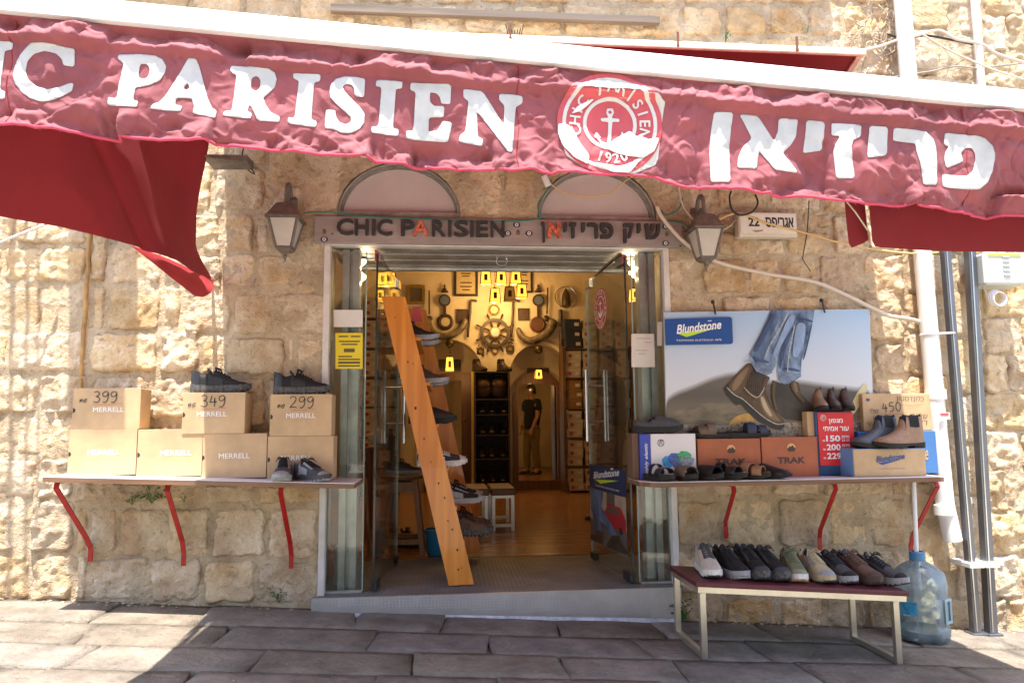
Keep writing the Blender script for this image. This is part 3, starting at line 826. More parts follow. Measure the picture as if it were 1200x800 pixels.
# glass doors, standing open into the shop
def leaf(px0, px1, y1, label, side):
    p = at(px0, 500, .02); p.z = 0; dfar = at(px1, 500, y1); dfar.z = 0
    rz = math.atan2(dfar.y - p.y, dfar.x - p.x); W = (dfar - p).length
    t = thing('glass_door', label, 'glass door', (p.x, p.y, 0), rz, 'frameless glass door leaves')
    def lp(name, mbx, mat, smooth=False): return link(name, mbx.mesh(name, smooth), mat, t)
    m = MB(); m.bb(0, W, -.005, .005, .02, 1.915); lp('pane', m, GLASS)
    m = MB(); m.bb(-.006, -.0002, -.0055, .0055, .02, 1.915); lp('pane_edge', m, M('dark_glass_edge', (.02, .03, .03), .2))
    m = MB(); m.bb(W + .0002, W + .004, -.0055, .0055, .02, 1.915); lp('pane_edge', m, M('pale_glass_edge', (.45, .52, .47), .15))
    for (a, b, c, d) in ((-.004, .13, 1.87, 1.93), (-.004, .13, .005, .06)):
        m = MB(); m.bb(a, b, -.016, .016, c, d, .003); lp('patch_fitting', m, STEEL if d > 1 else DARK)
    m = MB(); m.bb(W - .10, W + .006, -.014, .014, 1.86, 1.922, .003); lp('patch_fitting', m, STEEL)
    m = MB(); m.bb(W - .09, W + .006, -.014, .014, .01, .055, .003); lp('patch_fitting', m, DARK)
    xh = W * .80
    h = MB()
    for s in (-1, 1): h.tube([(xh, s * .065, .80), (xh, s * .065, 1.28)], .0135, 12)
    hb = lp('handle', h, STEEL, 40)
    for z in (.93, 1.17):
        m = MB(); m.tube([(xh, -.07, z), (xh, .07, z)], .008, 8); o = link('handle_post', m.mesh('handle_post', 40), STEEL, hb)
    return t, W, rz, p
LL, WL, RZL, PL = leaf(440, 466, .88, 'left glass door leaf swung inward beside the leaning pine ladder', 'l')
LR, WR, RZR, PR = leaf(737, 691, .80, 'right glass door leaf with red oval anchor sticker, swung inward', 'r')
# top arms that hold the glass
for (pu, pv, qu, qv, y1) in ((441, 292, 463, 322, .88), (727, 293, 692, 325, .80)):
    m = MB(); a = at(pu, 298, .02); b = at(qu, 318, y1); a.z = 1.935; b.z = 1.935
    m.bar(a, b, .02, .012); part('door_track', m, STEEL, ENT)

# ------------------------------------------------------------------ lunettes above the sign
LUNG = M('frosted_lunette_glass', (.56, .48, .46), .22, 0, var=.10, vscale=2)
LUNF = M('lunette_frame', (.27, .24, .21), .6, .2, var=.3, vscale=14)
for i, (cx, cz, a, b) in enumerate(EL):
    t = thing('lunette_window', ['half round frosted window above the latin letters of the sign', 'half round frosted window with a hanging cable, above the hebrew letters'][i], 'window', (cx, .02, cz), 0, 'half round windows above the shop sign')
    n = 28
    def arc(k, y): return [(cx + a * k * math.cos(math.pi * j / n), y, cz + b * k * math.sin(math.pi * j / n)) for j in range(n + 1)]
    m = MB(); m.loft([arc(.995, .09), arc(.995, -.004), arc(.972, -.010), arc(.955, -.004), arc(.955, .03), arc(.93, .03), arc(.925, .09)])
    part('arch_frame', m, LUNF, t, smooth=40)
    m = MB(); m.bb(cx - a, cx + a, -.006, .07, cz - .018, cz + .016); part('sill_rail', m, LUNF, t)
    m = MB(); g = arc(.94, .055); m.add([(cx, .055, cz + .016)] + [(x, y, max(z, cz + .016)) for x, y, z in g], [(0, j + 1, j + 2) for j in range(n)])
    part('pane', m, LUNG, t)

# ------------------------------------------------------------------ the sign board with raised letters
SY = -.045
def sx(u): return at(u, 272, SY).x
S0, S1 = sx(368), sx(800)
ZT, ZB = at(580, 256, SY).z + .0, at(580, 287, SY).z
SIGN = thing('shop_sign', 'long grey metal sign board with raised dark letters over the entrance', 'sign', ((S0 + S1) / 2, SY, ZB))
mb = MB(); mb.bb(S0, S1, SY, -.001, ZB, ZT, .004); part('board', mb, M('sign_board_paint', (.34, .30, .275), .5, .35, var=.18, vscale=4, stretch=(1, 1, 3)), SIGN)
LET = M('sign_letter_dark', (.035, .033, .033), .55, .1, var=.3, vscale=30)
LETR = M('sign_letter_red', (.55, .055, .03), .5, var=.5, vscale=60, col2=(.75, .22, .12))
def sgn(ch, u0, u1, red=False):
    m = MB(); x0, x1 = sx(u0), sx(u1)
    zc = at(580, 278.5, SY).z; zt = at(580, 260, SY).z
    bo = .018 if ord(ch) < 200 else .032
    V, _ = txt(ch, bo)
    h = {'ן': 1.28, 'ק': 1.28}.get(ch, 1.0)
    zz = zc - (zt - zc) * (h - 1); hh = (zt - zc) * h
    if ch == 'י': hh = (zt - zc) * .62; zz = zt - hh
    put_text(m, ch, (x0, SY - .001, zz), (1, 0, 0), (0, 0, 1), w=x1 - x0, h=hh, bold=bo, depth=.022)
    part('letter', m, LETR if red else LET, SIGN)
for ch, a, b in (('C', 395, 414), ('H', 416, 432), ('I', 436, 440), ('C', 442, 460), ('P', 470, 486), ('A', 484, 502, ), ('R', 506, 522), ('I', 525, 529), ('S', 532, 549), ('I', 551, 555), ('E', 558, 572), ('N', 575, 591)):
    sgn(ch, a, b, ch == 'A')
for ch, a, b in (('ן', 634, 638), ('א', 641, 657), ('י', 660, 664), ('ז', 667, 675), ('י', 681, 685), ('ר', 688, 700), ('פ', 703, 718), ('ק', 730, 742), ('י', 746, 750), ('ש', 755, 773)):
    sgn(ch, a, b, ch == 'א')
EYEW = M('charm_white', (.72, .66, .5), .4); EYEB = M('charm_navy', (.02, .03, .10), .35); HAMSA = M('hand_charm_brass', (.25, .22, .12), .45, .7)
def eye(u, v):
    c = at(u, v, SY - .002)
    m = MB(); m.disc((c.x, SY - .0005, c.z), .017, n=18, thick=.003, sx=1.25, sz=.95); b = part('eye_charm', m, EYEB, SIGN)
    m = MB(); m.disc((c.x, SY - .0038, c.z), .011, n=16, thick=.002); link('iris', m.mesh('iris', org=wloc(SIGN)), EYEW, b)
    m = MB(); m.disc((c.x, SY - .0062, c.z), .0045, n=12, thick=.0015); link('pupil', m.mesh('pupil', org=wloc(SIGN)), EYEB, b)
for u, v in ((380, 280.5), (595, 273.5), (605.5, 263.5), (620, 273.5), (780, 265.5), (780, 285)): eye(u, v)
for u, v in ((607, 273), (781.5, 275), (380, 272)):
    c = at(u, v, SY - .002); m = MB()
    m.bb(c.x - .009, c.x + .009, SY - .006, SY - .0008, c.z - .012, c.z + .004, .003)
    for k, (dx, hh) in enumerate(((-.008, .012), (-.004, .018), (0, .020), (.004, .018), (.010, .011))): m.bb(c.x + dx - .0017, c.x + dx + .0017, SY - .005, SY - .0008, c.z + (.001 if k < 4 else -.006), c.z + hh, .0006)
    part('hand_charm', m, HAMSA, SIGN)
for u, v in ((389.5, 274), (797, 288)):
    c = at(u, v, SY); m = MB(); m.disc((c.x, SY - .0005, c.z), .005, n=10, thick=.004); part('screw', m, DARK, SIGN)

# ================================================================== the awning
AY = -2.2
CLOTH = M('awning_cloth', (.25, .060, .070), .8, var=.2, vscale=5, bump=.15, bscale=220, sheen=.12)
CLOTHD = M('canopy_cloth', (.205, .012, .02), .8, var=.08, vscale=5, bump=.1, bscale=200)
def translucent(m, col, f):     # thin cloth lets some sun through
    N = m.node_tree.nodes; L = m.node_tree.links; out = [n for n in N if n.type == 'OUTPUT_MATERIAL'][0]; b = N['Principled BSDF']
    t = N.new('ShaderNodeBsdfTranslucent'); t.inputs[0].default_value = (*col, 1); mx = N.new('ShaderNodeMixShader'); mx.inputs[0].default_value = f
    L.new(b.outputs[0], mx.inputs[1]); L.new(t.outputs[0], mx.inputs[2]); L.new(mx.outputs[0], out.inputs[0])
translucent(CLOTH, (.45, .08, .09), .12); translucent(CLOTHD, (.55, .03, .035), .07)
WHITEP = M('white_aluminium', (.74, .74, .73), .4, var=.04, vscale=3)
LETTERW = M('letter_cloth', (.44, .44, .435), .8, var=.12, vscale=12, bump=.1, bscale=120)
AWN = thing('awning', 'faded maroon market awning with white serif letters, folded arms and side flaps', 'awning', (.5, -1.1, 1.6))
_a = at(0, 16, AY); _b = at(1200, 131, AY)
barz = lambda x: _a.z + (x - _a.x) * (_b.z - _a.z) / (_b.x - _a.x)
XL, XR = -1.66, 2.72
m = MB()
def barsec(x, hh=.066): 
    z = barz(x); return [(x, AY - .022, z), (x, AY - .022, z + .05), (x, AY - .010, z + hh), (x, AY + .07, z + hh + .004), (x, AY + .07, z + .004), (x, AY + .02, z)]
m.loft([barsec(XL), barsec(XR)], close=True, caps=True); part('front_bar', m, WHITEP, AWN, smooth=30)
for x in (XL, XR):
    m = MB(); m.bb(x - .012, x + .012, AY - .028, AY + .078, barz(x) - .008, barz(x) + .078, .004); part('bar_end_cap', m, WHITEP, AWN)
VB = [(-60, 142), (0, 147), (120, 158), (240, 168), (400, 185), (520, 197), (600, 201), (700, 205), (770, 207), (800, 217), (900, 228), (1000, 237), (1080, 240), (1130, 247), (1200, 251), (1300, 262)]
_vb = [at(u, v, AY) for u, v in VB]; _vx = [p.x for p in _vb]; _vz = [p.z for p in _vb]
valz = lambda x: np.interp(x, _vx, _vz)

GLY = [  # crop origin, scale, outline, holes : outlines of the letters as sewn on the cloth
 ((0, 40), 6.667, [(-160, 55), (108, 68), (103, 125), (45, 135), (22, 270), (8, 440), (44, 450), (40, 512), (-160, 500)], []),
 ((0, 40), 6.667, [(588, 120), (582, 258), (500, 248), (488, 200), (440, 155), (350, 132), (270, 160), (215, 215), (200, 290), (225, 360), (290, 412), (370, 432), (450, 420), (530, 388), (575, 378), (560, 440), (480, 490), (400, 518), (320, 530), (240, 505), (170, 455), (120, 390), (105, 320), (120, 245), (160, 165), (240, 78), (330, 76), (420, 84), (500, 105)], []),
 ((110, 50), 6.667, [(195, 98), (350, 98), (480, 108), (540, 135), (568, 190), (560, 240), (520, 300), (450, 335), (380, 350), (330, 355), (312, 455), (350, 460), (340, 510), (100, 485), (110, 425), (175, 435), (200, 310), (235, 165), (188, 130)], [[(362, 172), (420, 172), (440, 210), (435, 255), (410, 290), (370, 285), (348, 270)]]),
 ((110, 50), 6.667, [(742, 128), (805, 135), (830, 200), (890, 430), (930, 520), (965, 535), (955, 600), (775, 560), (788, 512), (770, 443), (650, 437), (637, 492), (697, 500), (685, 548), (440, 520), (465, 485), (510, 475), (570, 410), (690, 220)], [[(738, 315), (755, 378), (700, 372)]]),
 ((250, 60), 6.667, [(133, 113), (300, 120), (430, 135), (480, 165), (495, 220), (480, 280), (430, 330), (390, 365), (410, 420), (450, 480), (522, 515), (515, 560), (345, 542), (285, 410), (270, 478), (306, 488), (300, 532), (75, 512), (90, 470), (145, 472), (165, 300), (180, 185), (133, 165)], [[(300, 200), (345, 192), (368, 225), (365, 280), (340, 312), (292, 300)]]),
 ((250, 60), 6.667, [(620, 170), (838, 182), (835, 238), (790, 245), (765, 540), (810, 545), (805, 600), (580, 565), (585, 518), (635, 525), (668, 230), (625, 210)], []),
 ((370, 70), 6.667, [(388, 155), (380, 300), (305, 290), (302, 240), (285, 205), (240, 195), (212, 215), (225, 250), (280, 310), (345, 370), (385, 430), (380, 500), (340, 550), (270, 580), (200, 575), (150, 550), (70, 540), (80, 395), (155, 400), (160, 450), (190, 495), (235, 510), (275, 490), (275, 455), (230, 410), (160, 350), (115, 300), (108, 250), (120, 200), (160, 155), (230, 135), (320, 140)], []),
 ((370, 70), 6.667, [(475, 165), (680, 180), (675, 235), (628, 235), (605, 540), (650, 545), (645, 600), (430, 570), (437, 525), (490, 525), (515, 225), (470, 215)], []),
 ((480, 80), 6.667, [(8, 122), (326, 133), (318, 290), (246, 282), (238, 235), (212, 205), (160, 198), (160, 268), (190, 300), (272, 302), (268, 385), (150, 385), (148, 495), (215, 482), (245, 440), (258, 412), (335, 425), (300, 577), (-30, 550), (-25, 488), (28, 490), (48, 190), (5, 180)], []),
 ((480, 80), 6.667, [(420, 165), (570, 180), (738, 440), (740, 290), (700, 245), (700, 197), (885, 215), (882, 270), (830, 300), (805, 655), (770, 650), (525, 330), (535, 530), (575, 550), (570, 605), (380, 570), (395, 518), (435, 490), (460, 260), (420, 230)], []),
 ((820, 110), 6.667, [(105, 150), (253, 158), (235, 300), (228, 420), (232, 700), (80, 690), (75, 450), (85, 300)], []),
 ((820, 110), 6.667, [(300, 168), (445, 182), (570, 380), (600, 300), (607, 203), (752, 213), (735, 350), (700, 410), (640, 470), (765, 620), (740, 622), (580, 600), (455, 450), (440, 590), (288, 585), (295, 500), (330, 420), (400, 355)], []),
 ((820, 110), 6.667, [(815, 222), (960, 233), (945, 450), (795, 472), (808, 350)], []),
 ((960, 130), 5.0, [(60, 80), (237, 92), (230, 160), (190, 180), (175, 220), (185, 300), (200, 400), (90, 405), (70, 250), (85, 200), (110, 158), (58, 155)], []),
 ((960, 130), 5.0, [(282, 97), (390, 103), (388, 265), (270, 283), (275, 200)], []),
 ((960, 130), 5.0, [(425, 108), (560, 118), (620, 130), (665, 170), (680, 220), (690, 435), (610, 433), (590, 320), (565, 240), (555, 195), (422, 180)], []),
 ((960, 130), 5.0, [(728, 135), (850, 145), (950, 160), (1005, 205), (1022, 260), (1010, 350), (985, 420), (940, 460), (860, 460), (718, 447), (720, 372), (800, 380), (860, 383), (895, 355), (908, 300), (905, 250), (885, 220), (850, 222), (825, 250), (838, 300), (740, 340), (728, 290), (732, 250), (750, 215), (725, 200)], []),
]
def aw(u, v): p = at(u, v, AY); return (p.x, p.z)
GP = [([aw(o[0] + x / s, o[1] + y / s) for x, y in pl], [[aw(o[0] + x / s, o[1] + y / s) for x, y in h] for h in hs]) for o, s, pl, hs in GLY]
LC = aw(714.8, 145.5); LR_ = .5 * (aw(776, 145)[0] - aw(653, 145)[0])        # round badge
# coarse field: how far a point of the valance is from the stiff letters
_fx = np.linspace(XL, XR, 300); _fz = np.linspace(1.3, 2.15, 80)
_FX, _FZ = np.meshgrid(_fx, _fz); _fs = np.hypot(_FX - LC[0], _FZ - LC[1]) - LR_
for pl, hs in GP: _fs = np.minimum(_fs, sdf_poly(pl, _FX, _FZ))
def fld(x, z):
    i = np.clip((np.asarray(x) - XL) / (XR - XL) * 299, 0, 298.99); j = np.clip((np.asarray(z) - 1.3) / .85 * 79, 0, 78.99)
    i0 = i.astype(int); j0 = j.astype(int); a = i - i0; b = j - j0
    return (_fs[j0, i0] * (1 - a) + _fs[j0, i0 + 1] * a) * (1 - b) + (_fs[j0 + 1, i0] * (1 - a) + _fs[j0 + 1, i0 + 1] * a) * b
# crumpled cloth: little flat facets that meet in sharp creases, kept as one height map over the valance
_hx = np.arange(XL - .05, XR + .05, .0042); _hz = np.arange(1.30, 2.16, .0042); _HX, _HZ = np.meshgrid(_hx, _hz)
def facets(n_area, asp, gr, cone, seed, jit):
    rs = np.random.RandomState(seed); H = np.full(_HX.shape, 9.0)
    wx = _HX + jit * pn(_HX * 11, _HZ * 11, seed); wz = _HZ + jit * pn(_HX * 11, _HZ * 11, seed + 5)
    R = math.sqrt(n_area) * 2.8
    for q in range(int((XR - XL) * .86 / n_area)):
        px_, pz_ = rs.uniform(XL - .05, XR + .05), rs.uniform(1.3, 2.16)
        i0, i1 = np.searchsorted(_hx, [px_ - R, px_ + R]); j0, j1 = np.searchsorted(_hz, [pz_ - R, pz_ + R])
        if i1 <= i0 or j1 <= j0: continue
        dx = wx[j0:j1, i0:i1] - px_; dz = (wz[j0:j1, i0:i1] - pz_)
        an = rs.uniform(-.5, .5) + (1.2 if rs.rand() < .35 else 0); ex = np.cos(an) * dx + np.sin(an) * dz; ez = (-np.sin(an) * dx + np.cos(an) * dz) * asp
        h = rs.uniform(0, .35) * cone * R + rs.normal() * gr * dx + rs.normal() * gr * dz + cone * np.hypot(ex, ez)
        H[j0:j1, i0:i1] = np.minimum(H[j0:j1, i0:i1], h)
    H[H > 1] = 0
    return H
_C = 1.35 * facets(.0038, 1.9, .18, .32, 3, .02) - .95 * facets(.0020, 1.6, .16, .30, 9, .012)
_C = _C - _C.mean()
for _ in range(1): _C = (_C + np.roll(_C, 1, 0) + np.roll(_C, -1, 0) + np.roll(_C, 1, 1) + np.roll(_C, -1, 1)) / 5
def crumple(x, z):
    i = np.clip((np.asarray(x) - _hx[0]) / .0042, 0, len(_hx) - 1.01); j = np.clip((np.asarray(z) - _hz[0]) / .0042, 0, len(_hz) - 1.01)
    i0 = i.astype(int); j0 = j.astype(int); a = i - i0; b = j - j0
    return (_C[j0, i0] * (1 - a) + _C[j0, i0 + 1] * a) * (1 - b) + (_C[j0 + 1, i0] * (1 - a) + _C[j0 + 1, i0 + 1] * a) * b
def valY(x, z):
    """hanging cloth: soft buckles, sharp crumples above and below the stiff letters"""
    x = np.asarray(x, float); z = np.asarray(z, float)
    top = barz(x); bot = valz(x); v = np.clip((top - z) / (top - bot), 0, 1)
    soft = np.clip(.06 + fld(x, z) / .045, .0, 1); soft = .17 + .83 * soft * soft * (3 - 2 * soft)
    edge = np.clip(v / .06, 0, 1)
    w = .012 * fbm(x * 2.0, z * 3.0, 1, 41) + .005 * soft * fbm(x * 7 + 2 * pn(x * 3, z * 3, 2), z * 9, 2, 1)
    band = .45 + .75 * np.clip(1 - v / .32, 0, 1) + .65 * np.clip((v - .70) / .2, 0, 1)
    sc = 0 * x
    cl = .0050 * np.exp(-(pn(x * 8 + z * 5, z * 5 - x * 2, 71) / .09) ** 2) - .0055 * np.exp(-(pn(x * 10 - z * 7, z * 6 + x * 3, 75) / .08) ** 2) + .0040 * np.exp(-(pn(x * 17 + z * 4, z * 15, 79) / .10) ** 2)
    puff = (.0215 + .008 * pn(x * 5, sc, 61) + .005 * pn(x * 19, sc, 62)) * np.exp(-((pc := v - .205 - .03 * pn(x * 3.1, sc, 63)) / np.where(pc > 0, .032, .075)) ** 2)
    return AY + .004 - (w + crumple(x, z) * band * soft + cl * .8 * (.12 + .88 * soft) * (.6 + .6 * band)) * edge - .004 * edge - .004 * np.clip(v - .7, 0, 1) - puff
nx, nz = 1150, 100
us = np.linspace(XL + .005, XR - .005, nx); vs_ = np.linspace(0, 1, nz)
U, V = np.meshgrid(us, vs_); Zv = (barz(U) + .004) * (1 - V) + valz(U) * V
Yv = valY(U, Zv)
m = MB(); m.add(np.stack([U, Yv, Zv], -1).reshape(-1, 3).tolist(), [(j * nx + i, (j + 1) * nx + i, (j + 1) * nx + i + 1, j * nx + i + 1) for j in range(nz - 1) for i in range(nx - 1)])
VAL = part('valance', m, CLOTH, AWN, smooth=True)
md = VAL.modifiers.new('thickness', 'SOLIDIFY'); md.thickness = .0015; md.offset = 1
for x in (-1.19, .205, 1.58):   # sewn joins of the cloth panels
    zz = np.linspace(float(barz(x)) - .01, float(valz(x)) + .006, 26); m = MB(); m.tube([(x + .004 * math.sin(q * 40), float(valY(x, q)) - .001, q) for q in zz], .0022, 5); part('seam_or_glint', m, CLOTHD, VAL)
# frayed hem
m = MB(); pts = [(x, float(valY(x, valz(x))) - .002, float(valz(x)) + .002) for x in np.linspace(XL + .01, XR - .01, 260)]
m.tube(pts, .0045, 6)
for k in range(240):
    i = RNG.randrange(1, 258); p = pts[i]; m.tube([p, (p[0] + RNG.uniform(-.004, .004), p[1] - .003, p[2] - RNG.uniform(.004, .012))], .0007, 3)
part('hem', m, M('frayed_hem', (.45, .05, .09), .9), VAL)
def sewn(name, polys, holes, mat, par, lift, res=.0055, it=1):
    P = np.array(polys); x0, z0 = P.min(0) - .012; x1, z1 = P.max(0) + .012
    xs = np.arange(x0, x1, res); zs = np.arange(z0, z1, res); X, Z = np.meshgrid(xs, zs)
    sd = sdf_poly(chaikin(polys, it, .08), X, Z)
    for h in holes: sd = np.maximum(sd, -sdf_poly(chaikin(h, 1, .2), X, Z))
    vv, ff = march(sd, xs, zs)
    if not vv: return
    A = np.array(vv); y = valY(A[:, 0], A[:, 1]) - lift
    m = MB(); m.add([(a[0], b, a[1]) for a, b in zip(A, y)], ff)
    o = part(name, m, mat, par, smooth=True)
    md = o.modifiers.new('thickness', 'SOLIDIFY'); md.thickness = .0012; md.offset = 0
    return o
for pl, hs in GP: sewn('letter', pl, hs, LETTERW, VAL, .0028)
# the round badge on a square of white sheeting
RED = M('badge_red', (.46, .062, .075), .6, var=.12, vscale=8); RINGW = M('badge_white', (.52, .50, .47), .6)
def circ(c, r, n=48, a0=0, a1=2 * math.pi): return [(c[0] + r * math.cos(a0 + (a1 - a0) * k / n), c[1] + r * math.sin(a0 + (a1 - a0) * k / n)) for k in range(n)]
def lg(pts): return [aw(640 + x / 6.153, 80 + y / 6.153) for x, y in pts]
sewn('badge_sheet', lg([(135, 155), (855, 215), (805, 690), (620, 770), (280, 725), (130, 620)]), [], M('badge_sheet', (.48, .46, .43), .6), VAL, .0025, .008)
BAD = sewn('badge', circ(LC, LR_), [], RED, VAL, .0038, .006)
def badge_bit(name, polys, holes, mat, lift, res=.004): 
    return sewn(name, polys, holes, mat, VAL, lift, res)
k = LR_ / 375.0
badge_bit('badge_ring', circ(LC, 338 * k), [circ(LC, 312 * k)], RINGW, .0052)
badge_bit('badge_ring', circ(LC, 192 * k), [circ(LC, 166 * k)], RINGW, .0052)
anch = [(440, 290), (480, 290), (490, 320), (475, 352), (475, 360), (528, 366), (528, 388), (478, 386), (470, 480), (468, 545), (520, 530), (545, 495), (530, 500), (548, 455), (565, 492), (555, 496), (530, 555), (470, 580), (400, 555), (365, 505), (345, 495), (362, 455), (398, 500), (380, 500), (400, 530), (440, 545), (446, 480), (450, 388), (400, 382), (392, 360), (446, 358), (448, 350), (434, 325)]
badge_bit('anchor', lg(anch), [circ(lg([(461, 317)])[0], 13 * k, 16)], RINGW, .0054, .003)
def arc_text(s, c, r, a0, a1, h, mat, par, name, flip=False, surf=None, lift=.0105, bold=.02):
    m = MB(); n = len(s)
    for i, ch in enumerate(s):
        if ch == ' ': continue
        a = a0 + (a1 - a0) * i / (n - 1)
        d = Vector((math.cos(a), math.sin(a))); t = Vector((math.sin(a), -math.cos(a)))
        if flip: t = -t
        Vt, Fc = txt(ch, bold); x0, x1 = Vt[:, 0].min(), Vt[:, 0].max(); s_ = h / .70
        up = d if not flip else -d
        P = []
        for p in Vt:
            q = Vector(c) + d * r + t * float((p[0] - (x0 + x1) / 2) * s_) + up * float(p[1] * s_ - h / 2)
            P.append(surf(q.x, q.y, lift))
        m.add(P, Fc)
    return part(name, m, mat, par)
vs3 = lambda x, z, l: (x, float(valY(x, z)) - l * .5, z)
arc_text('CHIC PARISIEN', LC, 250 * k, rad(192), rad(-16), 75 * k, RINGW, VAL, 'badge_lettering', surf=vs3, lift=.0135)
arc_text('1920', LC, 250 * k, rad(252), rad(291), 70 * k, RINGW, VAL, 'badge_lettering', True, vs3, .0135)
PEEL = M('peeled_film', (.64, .63, .61), .65, bump=.3, bscale=30)
badge_bit('peeled_film', lg([(440, 590), (480, 520), (560, 480), (600, 455), (640, 490), (700, 520), (815, 505), (780, 600), (700, 650), (600, 640), (520, 620)]), [], PEEL, .0085, .006)
badge_bit('peeled_film', lg([(90, 400), (150, 405), (195, 440), (240, 540), (310, 640), (300, 700), (200, 650), (120, 560), (85, 470)]), [], PEEL, .0085, .006)
badge_bit('peeled_film', lg([(230, 150), (330, 105), (450, 95), (580, 130), (690, 190), (560, 180), (420, 175)]), [], PEEL, .0085, .006)
badge_bit('peeled_film', lg([(180, 330), (230, 270), (360, 215), (300, 270), (250, 310)]), [], PEEL, .0085, .005)
badge_bit('peeled_film', lg([(320, 690), (420, 695), (560, 720), (680, 660), (600, 760), (480, 755)]), [], PEEL, .0085, .006)

# canopy cloth sloping up from the bar to the rail on the wall
CL0, CL1, CR0, CR1 = -1.295, -1.295, 2.70, 2.58     # left/right edge: at the bar, at the wall
ZW = at(800, 62, -.06).z - .42
wallz = lambda x: at(600, 56, -.06).z + (x - .3) * .0
m = MB(); na, nb = 40, 24; vsC = []
for j in range(nb + 1):
    t = j / nb
    for i in range(na + 1):
        s = i / na; xl = CL0 * (1 - t) + CL1 * t; xr = CR0 * (1 - t) + CR1 * t; x = xl + (xr - xl) * s
        z0 = barz(x) + .06; z1 = ZW - .01
        vsC.append((x, AY + .05 + (-.06 - AY - .05) * t, z0 * (1 - t) + z1 * t - .05 * math.sin(math.pi * t) + .006 * float(fbm(x * 4, t * 5, 2, 71))))
m.add(vsC, [(j * (na + 1) + i, j * (na + 1) + i + 1, (j + 1) * (na + 1) + i + 1, (j + 1) * (na + 1) + i) for j in range(nb) for i in range(na)])
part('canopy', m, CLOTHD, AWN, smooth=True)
HZ = at(800, 58, -.40).z; HX = at(1010, 62, -.40).x
RAILM = M('bleached_rail', (.62, .50, .38), .7, var=.25, vscale=6)
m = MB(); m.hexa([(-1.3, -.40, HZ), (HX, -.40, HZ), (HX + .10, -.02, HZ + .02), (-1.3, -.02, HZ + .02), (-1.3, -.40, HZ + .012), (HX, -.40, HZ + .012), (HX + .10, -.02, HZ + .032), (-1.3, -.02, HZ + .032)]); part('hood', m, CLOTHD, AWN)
m = MB(); m.hexa([(-1.3, -.40, HZ + .014), (HX, -.40, HZ + .014), (HX + .10, -.02, HZ + .034), (-1.3, -.02, HZ + .034), (-1.3, -.40, HZ + .020), (HX, -.40, HZ + .020), (HX + .10, -.02, HZ + .040), (-1.3, -.02, HZ + .040)]); part('hood_top', m, RAILM, AWN)  # pale top plate added to keep red bounce off the wall
m = MB(); m.bb(-1.3, HX + .012, -.425, -.402, HZ - .006, HZ + .024, .004); part('hood_rail', m, RAILM, AWN)
m = MB(); m.bar((HX - .02, -.40, HZ - .008), (HX + .08, -.02, HZ + .010), .03, .014); part('hood_rail', m, RAILM, AWN)
m = MB(); m.tube([(-1.2, -.36, HZ + .05), (HX + .04, -.36, HZ + .05)], .017, 10); part('roller_tube', m, WHITEP, AWN, smooth=40)
for x in (-.9, .35, 1.30, 2.0):
    m = MB(); m.bb(x - .006, x + .006, -.435, -.426, HZ, HZ + .085); part('bracket', m, M('rusty_iron', (.16, .07, .035), .9), AWN)
for x in (-.9, 2.2):   # folding arms under the canopy
    m = MB(); e = Vector((x + (.55 if x < 0 else -.55), -1.15, 2.10)); w_ = Vector((x, -.09, ZW - .12)); f = Vector((x + (.1 if x < 0 else -.1), AY + .06, barz(x) + .03))
    m.bar(w_, e, .035, .05); m.bar(e, f, .03, .045); m.sphere(e, .04, 10, 6); part('folding_arm', m, WHITEP, AWN)
# side flaps
def hang(name, poly, plane, mat, fold, label=None, res=.022):
    P = np.array(poly); a0, b0 = P.min(0) - .03; a1, b1 = P.max(0) + .03
    xs = np.arange(a0, a1, res); zs = np.arange(b0, b1, res); X, Z = np.meshgrid(xs, zs)
    vv, ff = march(sdf_poly(poly, X, Z), xs, zs); m = MB()
    m.add([plane(p[0], p[1], fold(p[0], p[1])) for p in vv], ff)
    return part(name, m, mat, AWN, smooth=True, label=label)
FA, FB = -1.298, 0.0          # the flap hangs from the left edge of the canopy: x = FA + FB * y
def fx(u, v):
    d = _ray(u, v); t = (FA + FB * CAM_P.y - CAM_P.x) / (d.x - FB * d.y); q = CAM_P + d * t; return (q.y, q.z)
lf = [(-2.1, 1.95), (-2.06, 1.50), fx(0, 252), fx(75, 266), fx(150, 288), fx(205, 306), fx(257, 330), fx(246, 310), fx(236, 288), fx(240, 165), (-.26, 3.05), (-.4, 3.0)]
def foldl(y, z): 
    c = (z - 1.60) - (y + 1.2) * -.62
    return .030 * math.sin(4.2 * c + 1.0) + .012 * float(fbm(y * 2.2, z * 2.2, 2, 8)) - .03 * math.exp(-((c - .18) / .06) ** 2)
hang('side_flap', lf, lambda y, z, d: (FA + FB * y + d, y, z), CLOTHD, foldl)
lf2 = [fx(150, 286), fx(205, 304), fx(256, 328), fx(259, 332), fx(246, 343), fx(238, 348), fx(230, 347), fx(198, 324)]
hang('flap_fold', lf2, lambda y, z, d: (FA - .016 + FB * y + d, y, z), M('flap_lit_cloth', (.48, .035, .045), .75, var=.1, vscale=5, bump=.1, bscale=200), lambda y, z: .02 * math.sin(z * 24) + .02 * (z - 1.6), res=.012)  # brighter copy of the cloth: sunlight on the fold put into its colour
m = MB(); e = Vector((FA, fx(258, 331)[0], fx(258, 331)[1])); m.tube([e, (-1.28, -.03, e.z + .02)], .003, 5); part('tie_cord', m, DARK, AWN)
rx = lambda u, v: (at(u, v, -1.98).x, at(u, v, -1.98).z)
hang('side_flap', [rx(1018, 215), rx(1019, 250), rx(1024, 289), rx(1100, 293), rx(1200, 297), rx(1330, 306), rx(1330, 225), rx(1200, 215), rx(1100, 210)], lambda x, z, d: (x, -1.98 + d, z), CLOTHD, lambda x, z: .014 * math.sin(x * 9) + .008 * float(fbm(x * 4, z * 4, 2, 5)))
